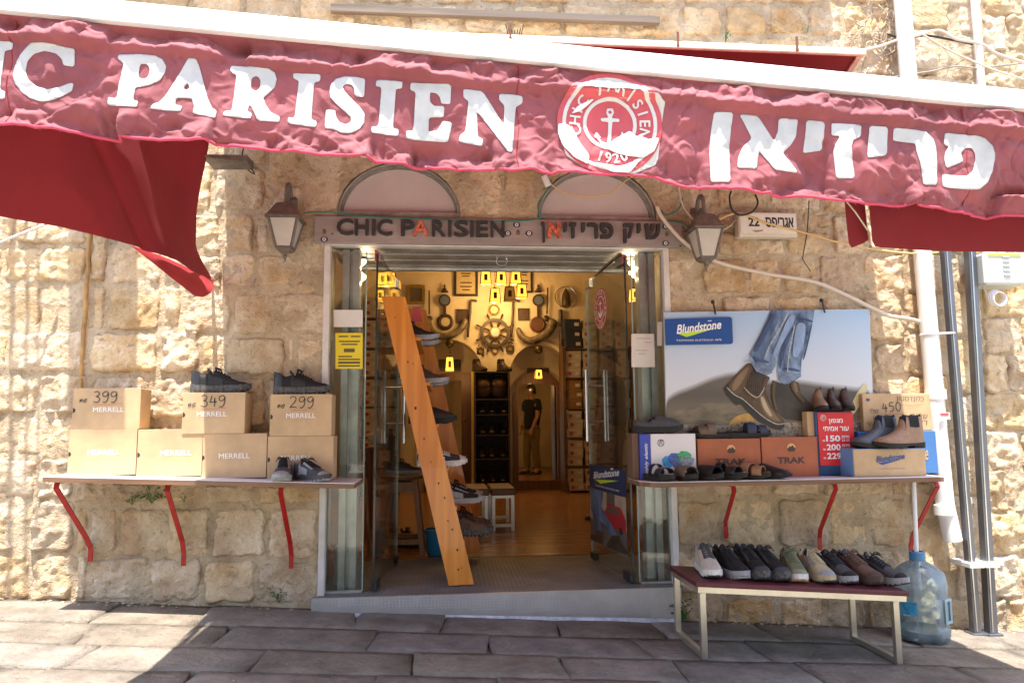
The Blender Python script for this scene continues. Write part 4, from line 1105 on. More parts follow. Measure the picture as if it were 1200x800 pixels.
hang('flap_fold', [rx(996, 215), rx(1000, 262), rx(1003, 286), rx(1006, 287), rx(1026, 279), rx(1022, 240), rx(1020, 215)], lambda x, z, d: (x, -1.94 + d, z), CLOTHD, lambda x, z: .0, res=.015)
m = MB(); m.tube([at(985, 228, -2.0), at(1002, 248, -2.02), at(1017, 270, -2.03)], .0025, 5); part('tie_cord', m, M('pale_cord', (.5, .45, .35), .8), AWN)
# unseen cloth strip, added to cast the shade band on the left wall
mb = MB(); mb.bb(-2.20, -1.83, -.80, -.02, 3.55, 3.56)
solo('added_shade_cloth', mb, CLOTHD, 'unseen maroon cloth strip added to shade the left end of the wall', 'shade cloth')
mb = MB()  # unseen slats added to throw thin shade stripes on the wall
for x, w in ((-2.36, .015), (-2.42, .02), (-2.50, .03)): mb.bb(x - w / 2, x + w / 2, -.85, -.02, 3.6 + w, 3.61 + w)
o = solo('added_shade_slats', mb, WHITEP, 'unseen thin white slats added to cast shade stripes on the far left wall', 'shade slats'); o['kind'] = 'stuff'

# weathered batten high on the wall, with the vine
mb = MB(); a = at(388, 11, -.05); b = at(772, 26, -.05)
mb.hexa([(a.x, -.075, a.z - .022), (b.x, -.075, b.z - .020), (b.x, -.035, b.z - .020), (a.x, -.035, a.z - .022), (a.x, -.075, a.z + .020), (b.x, -.075, b.z + .021), (b.x, -.035, b.z + .021), (a.x, -.035, a.z + .020)])
solo('wooden_batten', mb, wood('grey_batten', (.10, .075, .055), (.21, .17, .135), axis=0, scale=6, rough=.9), 'weathered grey wooden batten nailed high on the wall above the awning', 'batten')

# ================================================================== fixtures on the wall
IRON = M('lantern_iron', (.17, .145, .12), .6, .2, var=.3, vscale=20, bump=.1)
LGLASS = M('lantern_glass', (.54, .51, .45), .25, 0, var=.12, vscale=6)
def wall_lantern(u, vtop, vbot, label):
    c = at(u, (vtop + vbot) / 2, -.16); t = thing('wall_lantern', label, 'lantern', (c.x, -.16, at(u, vbot, -.16).z), 0, 'coach lanterns beside the sign')
    zt = at(u, vtop, -.16).z; zb = at(u, vbot, -.16).z; H = zt - zb; z = lambda f: zt - H * f
    def fr(mb, zA, a, zB, b): mb.hexa([(c.x + i * a, -.16 + j * a, zA) for i, j in ((-1, -1), (1, -1), (1, 1), (-1, 1))] + [(c.x + i * b, -.16 + j * b, zB) for i, j in ((-1, -1), (1, -1), (1, 1), (-1, 1))])
    W = .088
    mb = MB(); fr(mb, z(.47), W, z(.30), W * .52); fr(mb, z(.30), W * .50, z(.275), W * .22); part('roof', mb, IRON, t)
    mb = MB(); fr(mb, z(.50), W * 1.06, z(.471), W * 1.06); part('eave', mb, IRON, t)
    mb = MB(); fr(mb, z(.83), W * .46, z(.502), W * .86); part('pane', mb, LGLASS, t)
    mb = MB()
    for i, j in ((-1, -1), (1, -1), (1, 1), (-1, 1)):
        mb.bar((c.x + i * W * .48, -.16 + j * W * .48, z(.83)), (c.x + i * W * .88, -.16 + j * W * .88, z(.50)), .012, .012)
    fr(mb, z(.85), W * .52, z(.825), W * .52); part('cage', mb, IRON, t)
    mb = MB(); fr(mb, z(.885), W * .30, z(.851), W * .50); mb.lathe((c.x, -.16, 0), [(.018, z(.884)), (.010, z(.91)), (.014, z(.93)), (.008, z(.96)), (.002, z(1.0))], 8); part('finial', mb, IRON, t, smooth=30)
    mb = MB(); p = [(c.x, -.16, z(.28)), (c.x, -.16, z(.20)), (c.x, -.15, z(.08)), (c.x, -.115, z(.01)), (c.x, -.075, z(.03)), (c.x, -.052, z(.12)), (c.x, -.045, z(.26)), (c.x, -.05, z(.40))]
    mb.tube([tuple(q) for q in spline(p, 4)], .013, 8); part('arm', mb, IRON, t, smooth=True)
    mb = MB(); mb.bb(c.x - .035, c.x + .035, -.05, -.02, z(.62), z(.12), .006); part('back_plate', mb, IRON, t)
    mb = MB(); mb.sphere((c.x + .015, -.085, z(.21)), .022, 10, 6); part('boss', mb, IRON, t, smooth=True)
wall_lantern(335, 212, 307, 'black iron coach lantern left of the latin sign letters')
wall_lantern(826, 226, 318, 'black iron coach lantern right of the hebrew sign letters')

# street address plate
def quad_plate(u0, v0, u1, v1, Y, th): 
    a = at(u0, v1, Y); b = at(u1, v1, Y); c = at(u0, v0, Y); return a.x, b.x, a.z, c.z
a0, a1, z0, z1 = quad_plate(866, 248, 935, 277, -.10, .02)
t = thing('address_plate', 'pale enamel street address plate with black hebrew lettering beside the right lantern', 'sign', ((a0 + a1) / 2, -.1, z0))
mb = MB(); mb.bb(a0, a1, -.10, -.035, z0, z1, .006); part('plate', mb, M('enamel_plate', (.62, .55, .44), .5, var=.12, vscale=7), t)
mb = MB(); mb.bb(a0 + .012, a1 - .012, -.1035, -.1002, z0 + .022, z1 - .012); part('panel', mb, M('enamel_face', (.68, .62, .52), .45, var=.08, vscale=9), t)
mb = MB(); zz = z0 + (z1 - z0) * .38; h = (z1 - z0) * .36
put_text(mb, 'ספירגא', (at(876.5 + 20.5, 262, -.104).x, -.1036, zz), (1, 0, 0), (0, 0, 1), w=at(930, 262, -.104).x - at(897, 262, -.104).x, h=h * 1.12, bold=.028, lift=.001)
put_text(mb, '22', (at(877, 262, -.104).x, -.1036, zz + .004), (1, 0, 0), (0, 0, 1), w=at(890, 262, -.104).x - at(877, 262, -.104).x, h=h, bold=.03, lift=.001)
part('lettering', mb, DARK, t)
mb = MB(); p = at(888, 270, -.104); mb.add([(p.x - .04, -.1042, p.z), (p.x - .01, -.1042, p.z - .012), (p.x + .03, -.1042, p.z - .004), (p.x + .035, -.1042, p.z + .006), (p.x, -.1042, p.z + .002)], [(0, 1, 2, 3, 4)]); part('chip', mb, M('enamel_chip', (.30, .22, .14), .8), t)

# flood lamp tucked under the canopy
t = thing('flood_lamp', 'small dark flood lamp on the wall just right of the drooping red flap', 'lamp', tuple(at(262, 190, -.2)))
a = at(240, 187, -.28); b = at(296, 196, -.12)
mb = MB(); mb.hexa([(a.x, -.34, a.z - .004), (b.x, -.24, b.z - .012), (b.x, -.10, b.z - .006), (a.x, -.12, a.z), (a.x, -.34, a.z + .006), (b.x, -.24, b.z + .026), (b.x, -.10, b.z + .034), (a.x, -.12, a.z + .010)]); part('housing', mb, IRON, t)
mb = MB(); mb.bar((b.x - .04, -.17, b.z + .02), (b.x - .05, -.02, b.z + .05), .03, .02); part('bracket', mb, IRON, t)
mb = MB(); mb.tube([tuple(q) for q in spline([at(286, 172, -.12), at(284, 182, -.13), at(290, 192, -.13), at(298, 203, -.12), at(294, 202, -.1), at(288, 196, -.08)], 5)], .004, 6); part('lead', mb, DARK, t, smooth=True)

# cables
def cable(pts, r, mat, label, Y=-.07, name='cable'):
    P = [at(p[0], p[1], p[2] if len(p) > 2 else Y) for p in pts]
    mb = MB(); mb.tube([tuple(q) for q in spline([tuple(p) for p in P], 6)], r, 7); return solo(name, mb, mat, label, 'cable', smooth=True)
CONDUIT = M('ivory_conduit', (.60, .52, .42), .5); GREENC = M('green_wire', (.02, .20, .13), .5); YELC = M('yellow_wire', (.62, .42, .16), .6)
WIRE = M('grey_wire', (.30, .27, .23), .6)
cable([(770, 242), (776, 255), (800, 282), (826, 300), (850, 310), (900, 321), (952, 330), (985, 343), (1020, 360), (1042, 370), (1062, 373), (1078, 378), (1088, 392), (1090, 420)], .0125, CONDUIT, 'thick ivory conduit running slantwise from the sign over the poster', -.085)
cable([(840, 258), (865, 250), (900, 262), (940, 272), (990, 286), (1030, 293), (1070, 297), (1100, 296)], .006, YELC, 'yellow cable running from behind the address plate to the drain pipe', -.11)
cable([(357, 250), (365, 249), (395, 249), (420, 253), (480, 256), (545, 258), (560, 259), (600, 259), (627, 257), (634, 252), (630, 240), (640, 225), (645, 212)], .004, GREENC, 'thin green wire along the top edge of the sign board', -.055)
cable([(780, 258), (800, 262), (815, 272), (828, 280)], .004, GREENC, 'thin green wire dropping behind the right lantern', -.055)
cable([(800, 232), (795, 245), (780, 252), (775, 246)], .004, GREENC, 'thin green wire looping beside the right lunette', -.055)
cable([(636, 205), (645, 215), (660, 225), (690, 231), (715, 226), (733, 212), (745, 204)], .0045, YELC, 'sagging yellowed cable across the right lunette', -.07)
mb = MB(); p = at(640, 212, -.07); mb.box(p, (.035, .02, .07), rot=Matrix.Rotation(-.4, 3, 'Y'), bev=.004); solo('cable_connector', mb, WHITEP, 'white plug connector hanging at the left of the right lunette', 'connector')
cable([(885, 228), (888, 238), (882, 248), (868, 252), (858, 246), (855, 232), (857, 224)], .006, DARK, 'black cable loop hanging above the address plate', -.12)
cable([(948, 235), (946, 270), (941, 300), (942, 306), (950, 318)], .003, DARK, 'thin dark wire hanging straight down beside the address plate', -.07)
cable([(795, 215), (800, 240), (815, 260), (830, 272), (850, 268), (862, 258), (870, 247)], .005, CONDUIT, 'pale slack cable looping behind the right lantern', -.06)
cable([(0, 284, -.25), (55, 262, -.12)], .007, WHITEP, 'thin white rod slanting across the far left wall', -.2, 'rod')
cable([(1000, 62), (1030, 55), (1050, 48), (1075, 42), (1100, 36), (1120, 46), (1150, 52), (1170, 64), (1215, 78)], .009, CONDUIT, 'bundle of pale cables strung across the top right wall', -.09)
cable([(1080, 40), (1110, 58), (1140, 72), (1170, 84), (1215, 98)], .006, CONDUIT, 'slanting pale cable below the cable bundle at top right', -.10)
cable([(1040, 93), (1060, 88), (1090, 84), (1120, 78), (1150, 80), (1200, 74)], .005, WIRE, 'grey wire sagging over the wall at top right', -.07)
cable([(1040, 40), (1060, 46), (1085, 42), (1120, 48), (1140, 52)], .007, DARK, 'black cable beside the white drain pipe at the top', -.075)
cable([(1010, 92), (1020, 78), (1034, 62), (1040, 52)], .004, WIRE, 'thin grey wire rising beside the awning rail end', -.07)

# pipes and posts at the right
PVC = M('white_pvc', (.74, .73, .71), .35, var=.06, vscale=4); GALV = M('galvanised_steel', (.16, .165, .18), .35, .75, var=.25, vscale=6, stretch=(1, 1, .3))
t = thing('drain_pipe', 'fat white plastic drain pipe down the wall, ending open above the ground', 'pipe', tuple(at(1112, 628, -.10)))
xp = at(1095, 430, -.10).x
mb = MB(); mb.tube([(xp - .03, -.10, 4.0), (xp - .022, -.10, 1.9), (xp - .012, -.10, at(1103, 470, -.1).z), (xp, -.10, at(1110, 590, -.1).z), (xp + .03, -.105, at(1117, 633, -.1).z)], .050, 18); part('pipe', mb, PVC, t, smooth=50)
for v in (462, 597):
    z = at(1105, v, -.1).z; mb = MB(); mb.lathe((xp - .006, -.10, z), [(.052, -.03), (.058, -.028), (.058, .028), (.052, .03)], 18); part('collar', mb, PVC, t, smooth=40)
for v in (392,):
    z = at(1095, v, -.1).z; mb = MB(); mb.ring((xp - .012, -.10, z), .053, .005, 18, 5, 'Z'); mb.tube([(xp - .05, -.14, z), (xp + .11, -.15, z + .004)], .006, 6); part('strap', mb, PVC, t)
z = at(1108, 485, -.16).z; mb = MB(); mb.bb(xp - .035, xp + .03, -.1625, -.1595, z - .03, z + .01); part('sticker', mb, PEEL, t); mb = MB(); mb.bb(xp - .03, xp + .02, -.165, -.163, z - .008, z + .006); part('sticker_stripe', mb, RED, t)
t2 = thing('vent_pipe', 'slim white pipe rising at the top right corner', 'pipe', tuple(at(1146, 90, -.07)))
mb = MB(); x2 = at(1146, 50, -.07).x; mb.tube([(x2, -.07, 4.0), (x2 + .002, -.07, 3.4), (x2 - .004, -.07, 3.0)], .024, 12); part('pipe', mb, PVC, t2, smooth=50)
for k, (u, w, lab) in enumerate(((1108, .042, 'dark square steel awning post nearer the drain pipe'), (1141, .048, 'dark square steel awning post farther from the drain pipe'))):
    xa_ = at(u, 300, -.13).x; xb_ = at([1143, 1161][k], 735, -.13).x
    t = thing('steel_post', lab, 'post', (xb_, -.13, gz(xb_)), 0, 'square steel posts at the right')
    mb = MB(); mb.bar((xb_, -.13, gz(xb_)), (xa_, -.13, 2.75), w, w, up=(0, 1, 0)); part('tube', mb, GALV, t)
    mb = MB(); mb.bar((xb_ - w * .18, -.13 - w / 2 - .002, gz(xb_) + .02), (xa_ - w * .18, -.13 - w / 2 - .002, 2.75), .007, .004, up=(0, 1, 0)); part('seam_or_glint', mb, STEEL, t)  # bright strip stands in for the highlight along the post
    z = at(1150, 660, -.13).z; mb = MB(); mb.bb(xb_ - .045, xb_ + .045, -.19, -.02, z - .014, z + .014, .003); part('clamp', mb, WHITEP, t)
    mb = MB(); mb.bb(xb_ - .045, xb_ + .045, -.17, -.09, gz(xb_) - .002, gz(xb_) + .012, .002); part('foot_plate', mb, GALV, t)
a0, a1, z0, z1 = quad_plate(1155, 296, 1199, 333, -.2, .02)
t = thing('electric_box', 'grey plastic electric meter box with louvres right of the steel posts', 'electric box', ((a0 + a1) / 2, -.2, z0))
BOXP = M('grey_plastic', (.50, .53, .50), .5, var=.05)
mb = MB(); mb.bb(a0, a1 + .03, -.20, -.03, z0, z1, .012); part('case', mb, BOXP, t)
for k in range(5):
    zz = z0 + .05 + k * .028; mb = MB(); mb.bb(a0 + .12, a0 + .165, -.206, -.199, zz, zz + .012, .002); part('louvre', mb, M('grey_plastic_dark', (.34, .38, .33), .5), t)
mb = MB(); mb.bb(a0 + .03, a1, -.2042, -.2002, z1 - .02, z1 - .006); part('yellow_label', mb, M('label_yellow', (.7, .5, .03), .5), t)
mb = MB(); c = at(1167, 349, -.16)
for k in range(4): mb.ring((c.x + .004 * k, -.16 - .006 * k, c.z - .003 * k), .048 - .002 * k, .0045, 24, 5, 'Y')
mb.tube([(c.x - .045, -.16, c.z), (c.x - .05, -.12, z0 + .01)], .004, 6)
solo('cable_coil', mb, WHITEP, 'coil of white cable hanging below the grey electric box', 'cable', smooth=True)

# plants
LEAF = M('weed_leaf', (.06, .13, .025), .6, var=.3, vscale=30); DRY = M('dry_twig', (.36, .29, .21), .9, var=.2, vscale=20)
def weed(u, v, n, h, label, Y=-.05, stems=True):
    c = at(u, v, Y); t = thing('weed', label, 'plant', tuple(c))
    mb = MB(); lf = MB()
    for i in range(n):
        a = RNG.uniform(0, 6.28); e = RNG.uniform(.3, 1) * h; tip = c + Vector((math.cos(a) * h * .5, -abs(math.sin(a)) * h * .5, e))
        mb.tube([c, (c + tip) / 2 + Vector((0, 0, .15 * h)), tip], .0012, 4)
        for k in range(5):
            q = c.lerp(tip, .35 + .16 * k) + Vector((RNG.uniform(-.01, .01), RNG.uniform(-.01, .01), RNG.uniform(0, .01)))
            d = Vector((RNG.uniform(-1, 1), RNG.uniform(-1, .2), RNG.uniform(-.3, .7))).normalized(); s = d.cross(Vector((.3, 1, .2))).normalized(); L_ = RNG.uniform(.010, .02) * (h / .09)
            lf.add([q, q + d * L_ * .5 + s * L_ * .3, q + d * L_, q + d * L_ * .5 - s * L_ * .3], [(0, 1, 2, 3)])
    part('stem', mb, LEAF, t); o = part('foliage', lf, LEAF, t); o['kind'] = 'stuff'
weed(155, 592, 7, .07, 'green weed in the joint under the left shelf, near its left bracket', -.06)
weed(178, 590, 9, .12, 'bushy green weed in the joint under the left shelf, beside the middle bracket', -.06)
weed(216, 588, 4, .05, 'tiny green weed right of the middle left bracket', -.06)
weed(327, 706, 5, .10, 'spindly weed at the foot of the wall left of the door', -.03)
weed(800, 727, 12, .12, 'leafy green weed at the right end of the entrance step', -.08)
weed(850, 50, 7, .07, 'small green plant on the wall above the awning', -.05)
weed(945, 40, 4, .05, 'tiny green sprig in a joint at the top of the wall', -.05)
t = thing('dry_vine', 'tangle of dry grey vine twigs on the wall at the top right', 'plant', tuple(at(1020, 60, -.05)))
mb = MB()
for i in range(60):
    u, v = RNG.uniform(992, 1058), RNG.uniform(2, 66); p = [at(u, v, -.055)]
    a = RNG.uniform(0, 6.28)
    for k in range(5):
        a += RNG.uniform(-.9, .9); p.append(p[-1] + Vector((math.cos(a) * .028, RNG.uniform(-.012, .008), math.sin(a) * .028)))
    mb.tube([tuple(q) for q in p], [.004, .0035, .003, .0025, .002, .001], 4)
o = part('twigs', mb, DRY, t, smooth=True); o['kind'] = 'stuff'
mb = MB()
for (u, v, n) in ((880, 6, 6), (1100, 10, 5), (1130, 70, 5), (940, 22, 5), (800, 30, 4), (1090, 90, 4)):
    p = [at(u, v, -.05)]; a = RNG.uniform(0, 6.28)
    for k in range(n * 2):
        a += RNG.uniform(-.5, .5); p.append(p[-1] + Vector((math.cos(a) * .04, RNG.uniform(-.006, .006), math.sin(a) * .04)))
    mb.tube([tuple(q) for q in p], .0025, 4)
o = part('runners', mb, DRY, t, smooth=True); o['kind'] = 'stuff'
mb = MB()
c = at(603, 44, -.10)
for k in range(7): mb.bar(c + Vector((.012 * (k - 3), 0, 0)), c + Vector((.018 * (k - 3), -.01, RNG.uniform(.04, .08))), .005, .003)
solo('plastic_ties', mb, DARK, 'bunch of dark cable ties sticking up behind the awning bar', 'cable ties')

# ================================================================== poster
PY = -.078
def pw(u, v, y): p = at(u, v, y); return (p.x, y, p.z)
POST = thing('poster_board', 'large advertising poster of blue jeans and brown ankle boots, hung above the right shelf', 'poster', tuple(at(900, 540, PY)))
mb = MB(); q = [pw(778, 366, PY), pw(1019, 362, PY), pw(1026, 548, PY), pw(782, 553, PY)]; mb.prism(q, (0, .010, 0)); part('board', mb, M('poster_board', (.6, .6, .58), .5), POST)
def grad_mat(name, stops, z0, z1, var=.03):
    m = bpy.data.materials.new(name); m.use_nodes = True; N = m.node_tree.nodes; L = m.node_tree.links; b = N['Principled BSDF']
    b.inputs['Roughness'].default_value = .35
    tc = N.new('ShaderNodeNewGeometry'); sp = N.new('ShaderNodeSeparateXYZ'); L.new(tc.outputs['Position'], sp.inputs[0])
    nz = N.new('ShaderNodeTexNoise'); nz.inputs['Scale'].default_value = 3.2; nz.inputs['Detail'].default_value = 4; L.new(tc.outputs['Position'], nz.inputs['Vector'])
    ma = N.new('ShaderNodeMath'); ma.operation = 'MULTIPLY_ADD'; ma.inputs[1].default_value = var * 10; L.new(nz.outputs['Fac'], ma.inputs[0]); L.new(sp.outputs[2], ma.inputs[2])
    mr = N.new('ShaderNodeMapRange'); mr.inputs[1].default_value = z0 + var * 5; mr.inputs[2].default_value = z1 + var * 5; L.new(ma.outputs[0], mr.inputs[0])
    r = N.new('ShaderNodeValToRGB'); L.new(mr.outputs[0], r.inputs[0])
    while len(r.color_ramp.elements) < len(stops): r.color_ramp.elements.new(.5)
    for e, (p, c) in zip(r.color_ramp.elements, stops): e.position = p; e.color = (*c, 1)
    L.new(r.outputs[0], b.inputs['Base Color']); return m
zP0, zP1 = at(900, 470, PY).z, at(900, 365, PY).z
_ly = [PY - .0012]
def lay(poly, mat, name='print'):
    y = _ly[0]; mb = MB(); mb.add([pw(u, v, y) for u, v in poly], [tuple(range(len(poly)))])
    me = mb.mesh(name, org=wloc(POST))
    o = link(name, me, mat, POST); _ly[0] -= .0005; return o
def cr(o, s, pts): return [(o[0] + x / s, o[1] + y / s) for x, y in pts]
lay([(778.6, 366.6), (1018.6, 362.6), (1025.4, 547.5), (782.4, 552.4)], grad_mat('poster_sky', [(0, (.62, .63, .64)), (.35, (.55, .60, .66)), (.8, (.40, .52, .66)), (1, (.33, .48, .64))], zP0, zP1, .012), 'sky_print')
HILL = grad_mat('print_hill', [(0, (.24, .20, .13)), (.3, (.15, .125, .09)), (.65, (.095, .08, .065)), (1, (.13, .112, .095))], at(900, 500, PY).z, at(900, 440, PY).z, .012); 
ridge_ = [(779.5, 472), (790, 463), (812, 455), (835, 445), (858, 439), (885, 441), (900, 450), (935, 448), (960, 452), (1000, 457), (1022, 459)]
for k, c in enumerate(((.47, .49, .50), (.38, .385, .385), (.27, .265, .255), (.19, .175, .16))):   # the out of focus edge of the hill
    q = [(u if 0 < i < 10 else u, v - 4.5 + 1.5 * k) for i, (u, v) in enumerate(ridge_)]
    lay([tuple(p) for p in chaikin(q + [(1024, 520), (782, 520)], 2)], M('print_haze_%d' % k, c, .35), 'hill_print')
lay([tuple(p) for p in chaikin([(u, v + 1.5) for u, v in ridge_] + [(1024.5, 520), (782, 520)], 2)], HILL, 'hill_print')
lay([tuple(p) for p in chaikin([(782, 486), (815, 474), (850, 470), (880, 478), (930, 474), (985, 480), (1024, 478), (1024.6, 520), (782, 520)], 2)], M('print_field', (.13, .108, .065), .4, var=.35, vscale=7, col2=(.23, .19, .12), stretch=(1, 1, 3)), 'field_print')
lay([tuple(p) for p in chaikin([(854, 497), (862, 487), (880, 483), (898, 489), (905, 500), (856, 502)], 2)], M('print_ochre', (.45, .26, .06), .4, var=.3, vscale=15), 'grass_print')
lay([(781.5, 500), (810, 496), (850, 499), (880, 493), (930, 495), (980, 492), (1024, 490), (1025.2, 547), (782.6, 552)], M('print_lichen_rock', (.10, .085, .06), .4, var=.4, vscale=60, col2=(.42, .38, .30)), 'rock_print')
lay([tuple(p) for p in chaikin([(996, 478), (1003, 462), (1012, 449), (1017, 451), (1014, 464), (1003, 482), (999, 486)], 1)], M('print_yellow', (.58, .52, .28), .4), 'sign_print')
O5 = ((840, 360), 5.333)
JEAN = M('print_denim', (.05, .095, .20), .45, var=.5, vscale=14, col2=(.30, .42, .58), stretch=(1, 1, .4)); JEAND = M('print_denim_dark', (.03, .055, .12), .45, var=.4, vscale=12, col2=(.14, .22, .36), stretch=(1, 1, .4))
lay(cr(*O5, [(530, 17), (612, 16), (600, 95), (575, 180), (560, 250), (530, 330), (525, 415), (470, 440), (375, 405), (385, 330), (400, 260), (480, 110), (520, 65)]), JEAN, 'jeans_print')
BOOTL = M('print_boot', (.045, .027, .014), .3, var=.4, vscale=9, col2=(.105, .066, .034)); BOOTD = M('print_boot_dark', (.024, .019, .015), .35, var=.4, vscale=8, col2=(.06, .046, .034)); SOLE = M('print_sole', (.022, .02, .017), .4, var=.3, vscale=20)
lay(cr(*O5, [(350, 455), (400, 475), (470, 455), (510, 470), (525, 540), (570, 585), (600, 612), (606, 700), (540, 712), (430, 700), (370, 650), (345, 560)]), BOOTD, 'boot_print')
lay(cr(*O5, [(380, 400), (525, 415), (528, 432), (470, 470), (420, 480), (385, 455)]), M('print_cuff', (.15, .20, .29), .45, var=.5, vscale=25), 'cuff_print')
lay(cr(*O5, [(340, 18), (455, 17), (530, 20), (520, 65), (400, 260), (385, 330), (350, 395), (240, 370), (205, 290), (270, 170)]), JEAN, 'jeans_print')
lay(cr(*O5, [(340, 18), (420, 17), (330, 200), (290, 330), (240, 345), (205, 290), (270, 170)]), JEAND, 'jeans_print')
lay([tuple(p) for p in chaikin(cr(*O5, [(205, 335), (240, 392), (320, 430), (335, 440), (300, 500), (330, 590), (370, 660), (420, 700), (425, 740), (390, 760), (330, 745), (250, 700), (190, 640), (150, 590), (120, 600), (50, 525), (47, 500), (75, 470), (130, 410)]), 1)], BOOTL, 'boot_print')
lay([tuple(p) for p in chaikin(cr(*O5, [(225, 380), (300, 428), (272, 520), (235, 545), (195, 520), (185, 470)]), 1)], BOOTD, 'elastic_print')
lay(cr(*O5, [(45, 505), (60, 540), (120, 612), (150, 600), (200, 660), (260, 715), (340, 752), (395, 768), (427, 745), (420, 728), (370, 735), (280, 685), (205, 605), (130, 550), (70, 478)]), SOLE, 'sole_print')
CK = lambda pts, n=2: [tuple(p) for p in chaikin(cr(*O5, pts), n)]
B1 = M('print_boot_mid', (.095, .060, .032), .3, var=.25, vscale=9); B2 = M('print_boot_light', (.19, .128, .070), .3, var=.2, vscale=9); B3 = M('print_boot_shine', (.42, .33, .21), .3, var=.2, vscale=12)
lay(CK([(205, 345), (225, 372), (190, 450), (175, 500), (120, 560), (70, 510), (85, 470), (140, 405)]), B1, 'boot_print')
lay(CK([(180, 380), (205, 372), (165, 455), (110, 530), (90, 500), (120, 440)]), B2, 'boot_print')
lay(CK([(238, 560), (285, 525), (318, 590), (372, 668), (418, 706), (400, 728), (340, 716), (262, 668), (215, 610)]), B1, 'boot_print')
lay(CK([(262, 560), (292, 545), (325, 615), (380, 690), (405, 712), (350, 708), (290, 650)]), B2, 'boot_print')
lay(CK([(272, 558), (290, 556), (318, 620), (350, 678), (332, 682), (292, 630)]), B3, 'boot_print')
lay(CK([(305, 440), (330, 442), (304, 500), (285, 520), (276, 505)]), B1, 'boot_print')
lay(CK([(470, 455), (505, 465), (520, 540), (555, 585), (540, 600), (490, 545), (462, 500)]), B1, 'boot_print')
lay(CK([(480, 462), (498, 468), (508, 530), (495, 530), (478, 500)]), B2, 'boot_print')
lay(CK([(350, 460), (372, 470), (360, 560), (385, 650), (365, 640), (345, 560)]), B1, 'boot_print')
JL = M('print_denim_light', (.22, .32, .48), .45, var=.3, vscale=18, stretch=(1, 1, .35)); JD2 = M('print_denim_shadow', (.035, .065, .145), .45, var=.3, vscale=14)
for q in ([(455, 45), (505, 50), (420, 210), (372, 290), (345, 300), (400, 170)], [(500, 95), (560, 100), (545, 230), (500, 320), (470, 300), (485, 180)]): lay(CK(q), JL, 'jeans_print')
for q in ([(350, 40), (380, 36), (300, 190), (250, 280), (226, 276), (280, 170)], [(470, 125), (484, 120), (430, 260), (398, 385), (388, 378), (400, 262)], [(585, 110), (600, 95), (572, 230), (545, 330), (535, 325), (560, 240)], [(215, 300), (260, 322), (330, 338), (325, 350), (250, 340)], [(400, 385), (450, 372), (520, 392), (520, 404), (450, 392)], [(530, 62), (600, 82), (598, 98), (525, 76)]): lay(CK(q), JD2, 'jeans_print')
for k in range(7):
    y = _ly[0]; mb = MB(); P = cr(*O5, [(200 + k * 13, 415 + k * 4), (198 + k * 12, 520 + k * 1)]); ribbon(mb, [(at(u, v, y).x, at(u, v, y).z) for u, v in P], .003, (0, y, 0), (1, 0, 0), (0, 0, 1), 0); link('elastic_rib_print', mb.mesh('elastic_rib_print', org=wloc(POST)), B1, POST)
_ly[0] -= .0007
for P in ([(170, 500), (215, 545), (260, 560), (300, 500)], [(62, 500), (110, 545), (165, 575), (225, 628), (300, 690), (372, 728), (420, 726)], [(205, 335), (190, 332), (172, 340), (166, 346)]):
    y = _ly[0]; mb = MB(); ribbon(mb, [(at(u, v, y).x, at(u, v, y).z) for u, v in cr(*O5, [tuple(p) for p in spline(P, 5)])], .006, (0, y, 0), (1, 0, 0), (0, 0, 1), 0); link('boot_seam_print', mb.mesh('boot_seam_print', org=wloc(POST)), M('print_boot_seam', (.40, .35, .27), .4, var=.5, vscale=60), POST); _ly[0] -= .0007
lay(cr(*O5, [(205, 290), (240, 345), (350, 375), (345, 412), (310, 425), (245, 400), (210, 330)]), MATS['print_cuff'], 'cuff_print')
for sm in ([(450, 30), (400, 125), (330, 240), (300, 325)], [(487, 115), (465, 220), (450, 300), (442, 400)]):
    P = cr(*O5, sm); y = _ly[0]; mb = MB()
    ribbon(mb, [(at(u, v, y).x, at(u, v, y).z) for u, v in P], .006, (0, y, 0), (1, 0, 0), (0, 0, 1), 0); link('seam_print', mb.mesh('seam_print', org=wloc(POST)), M('print_seam', (.36, .38, .40), .45, var=.6, vscale=90), POST); _ly[0] -= .0007
def script_logo(mb, o, u, v, w, hf=.20):
    """the slanted brush lettering"""
    u = Vector(u); v = Vector(v); vv = (v + u * .0).normalized(); uu = (u + v * .10).normalized()
    put_text(mb, 'Blundstone', o, uu, vv, w=w, h=w * hf, bold=.022, shear=.22, lift=.0012)
    p = Vector(o) + uu * w * .70 + vv * w * hf * .97
    n = u.cross(v).normalized() * .0012
    mb.add([p + n, p + uu * w * .085 + n, p + uu * w * .085 + vv * w * .018 + n, p + vv * w * .018 + n], [(0, 1, 2, 3)])
LOGOB = M('logo_blue', (.012, .07, .26), .35); PW = M('print_white', (.78, .78, .78), .45); LIME = M('logo_lime', (.45, .68, .02), .4)
lay([(779, 374), (855, 371.3), (857, 372), (858, 374), (859, 400.5), (858, 402.5), (856, 403), (779.8, 404.5)], LOGOB, 'logo_panel')
y = _ly[0]; mb = MB(); script_logo(mb, pw(793, 391.5, y), (1, 0, .02), (0, 0, 1), at(846, 390, y).x - at(793, 390, y).x); link('logo_lettering', mb.mesh('logo_lettering', org=wloc(POST)), PW, POST)
lay([(793.5, 390.5), (843.5, 383), (804.5, 394.8)], LIME, 'logo_tick')
y = _ly[0] - .001; mb = MB(); put_text(mb, 'TASMANIA AUSTRALIA 1870', pw(792.5, 399.8, y), (1, 0, .015), (0, 0, 1), w=at(846, 390, y).x - at(793, 390, y).x, h=.011, bold=.02); link('logo_lettering', mb.mesh('logo_lettering', org=wloc(POST)), PW, POST)
